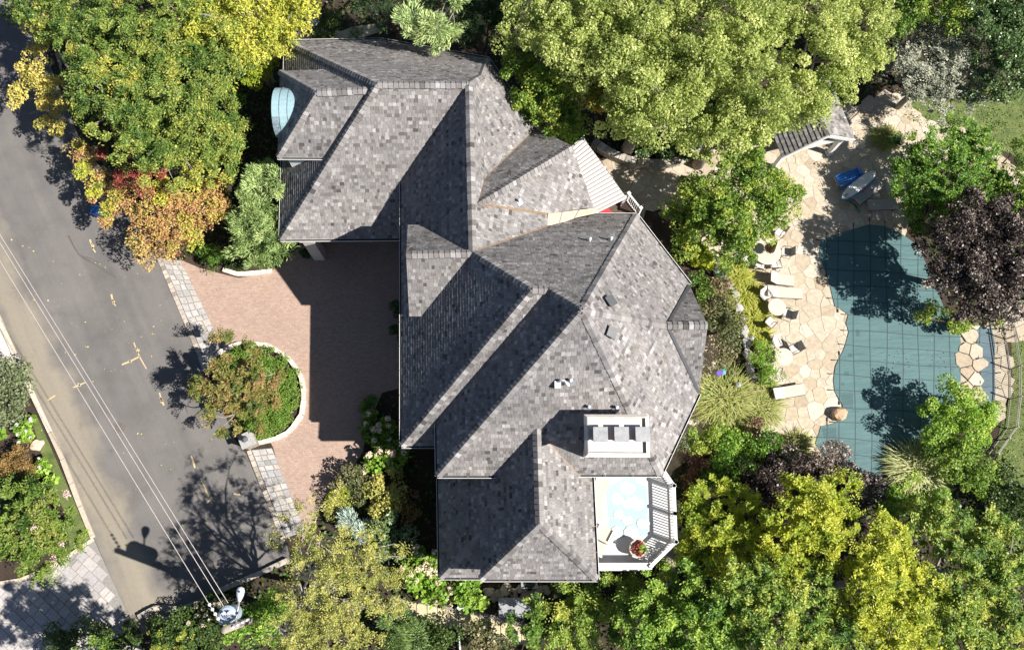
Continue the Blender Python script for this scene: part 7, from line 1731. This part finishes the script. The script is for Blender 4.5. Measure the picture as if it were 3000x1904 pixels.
# ================================================================ balcony and side deck furnishings
zr = ZB+.012
rug = [P(1770, 1372, zr), P(1893, 1372, zr), P(1900, 1568, zr), P(1788, 1575, zr)]; RG = thing('rug', 'pale aqua rug with big white leaves on the balcony', 'rug', sum(rug, Vector())/4)
mb = MB(); mb.slab(rug, .008); mb.build('rug_field', mat_noise('aqua_rug_weave', [(.26, .38, .39), (.31, .43, .435)], 10, .9), RG)
MT['leafprint'] = mat_noise('white_leaf_print', [(.42, .49, .495), (.50, .54, .545)], 14, .9)
LPZ = [0]
def leaf_print(px, py, s, ang):
    LPZ[0] += 1; c = P(px, py, zr+.004+.0025*LPZ[0]); mb = MB(); pts = []
    for k in range(28):
        a_ = 2*math.pi*k/28; r_ = s*(.62+.38*abs(math.cos(a_/2)))*(1-.35*max(0, math.cos(a_-math.pi))**6)*(1+.05*math.sin(9*a_))
        pts.append(c+Vector((r_*math.cos(a_+ang), r_*math.sin(a_+ang)*.92, 0)))
    mb.add(pts, [tuple(range(28))]); mb.build('leaf_print', MT['leafprint'], RG)
for x, y, s, a_ in ((1800, 1402, .42, 2), (1840, 1425, .44, 4.4), (1878, 1408, .36, 1), (1812, 1458, .36, 3.6), (1838, 1470, .34, 5.3), (1868, 1470, .44, 4.2), (1812, 1510, .3, 1.2), (1838, 1520, .3, 4.8), (1885, 1530, .36, 4.6), (1805, 1560, .34, .7), (1850, 1562, .4, 1.9)): leaf_print(x, y, s, a_)
def armchair(label, px, py, rz, w=.75, grp='white balcony chairs'):
    p = P(px, py, ZB+.4); t = thing('balcony_chair', label, 'chair', (p.x, p.y, ZB), rz, grp)
    for nm, c, s_, m in (('seat_cushion', (0, .02, .36), (w-.14, .62, .16), 'cushion'), ('backrest', (0, -.34, .56), (w, .12, .55), 'cushion'), ('armrest', (-w/2+.04, 0, .5), (.09, .68, .1), 'trim'), ('armrest', (w/2-.04, 0, .5), (.09, .68, .1), 'trim')):
        mb = MB(); mb.box(c, s_); adopt(mb.build(nm, MT[m]), t)
    for x, y in ((-1, -1), (1, -1), (1, 1), (-1, 1)): mb = MB(); mb.box((x*(w/2-.05), y*.3, .15), (.05, .05, .3)); adopt(mb.build('leg', MT['copper_flash']), t)
armchair('white cushioned balcony chair nearest the planter', 1752, 1603, -2.0, .75); armchair('white cushioned balcony chair above the one by the planter', 1770, 1562, -.5, .8); armchair('wide white balcony sofa along the shingled wall', 1756, 1440, -1.9, 1.5)
p = P(1748, 1500, ZB+.4); t = thing('side_table', 'low white table on the balcony beside the rug', 'table', (p.x, p.y, ZB)); mb = MB(); mb.box((0, 0, .4), (.7, .75, .05)); adopt(mb.build('table_top', MT['cushion']), t)
for x, y in ((-1, -1), (1, -1), (1, 1), (-1, 1)): mb = MB(); mb.box((x*.3, y*.32, .19), (.04, .04, .38)); adopt(mb.build('leg', MT['copper_flash']), t)
p = P(1869, 1606, ZB+.6); t = thing('balcony_planter', 'round stone planter with red and green leaves on the balcony', 'planter', (p.x, p.y, ZB)); mb = MB(); mb.lathe((0, 0, 0), [(.3, 0), (.4, .4), (.43, .56), (.43, .62), (.37, .62), (.35, .52), (.02, .5)], 24); adopt(mb.build('pot', plain('buff_stone_pot', (.42, .34, .28), .8)), t)
pv = Vector((p.x, p.y, ZB+.68)); foliage('foliage', LEAF['red'], [(pv+Vector((-.1, .08, 0)), .26, .26, .14), (pv+Vector((.05, -.2, 0)), .2, .16, .1)], 'fine', 301, t, 1.6, .3); foliage('foliage', LEAF['maple_green'], [(pv+Vector((.12, .02, .03)), .22, .24, .14)], 'fine', 302, t, 1.4, .6)
p = P(1771, 622, 3.4); t = thing('deck_chair', 'red cushioned chair on the side deck', 'chair', (p.x, p.y, 3.0), .6); MT['redc'] = plain('red_cushion', (.40, .03, .035), .8)
mb = MB(); mb.box((0, 0, .4), (.6, .6, .12)); adopt(mb.build('seat_cushion', MT['redc']), t); mb = MB(); mb.box((-.32, 0, .68), (.1, .6, .5)); adopt(mb.build('backrest', MT['redc']), t)
for x, y in ((-1, -1), (1, -1), (1, 1), (-1, 1)): mb = MB(); mb.box((x*.26, y*.26, .17), (.05, .05, .34)); adopt(mb.build('leg', MT['iron']), t)
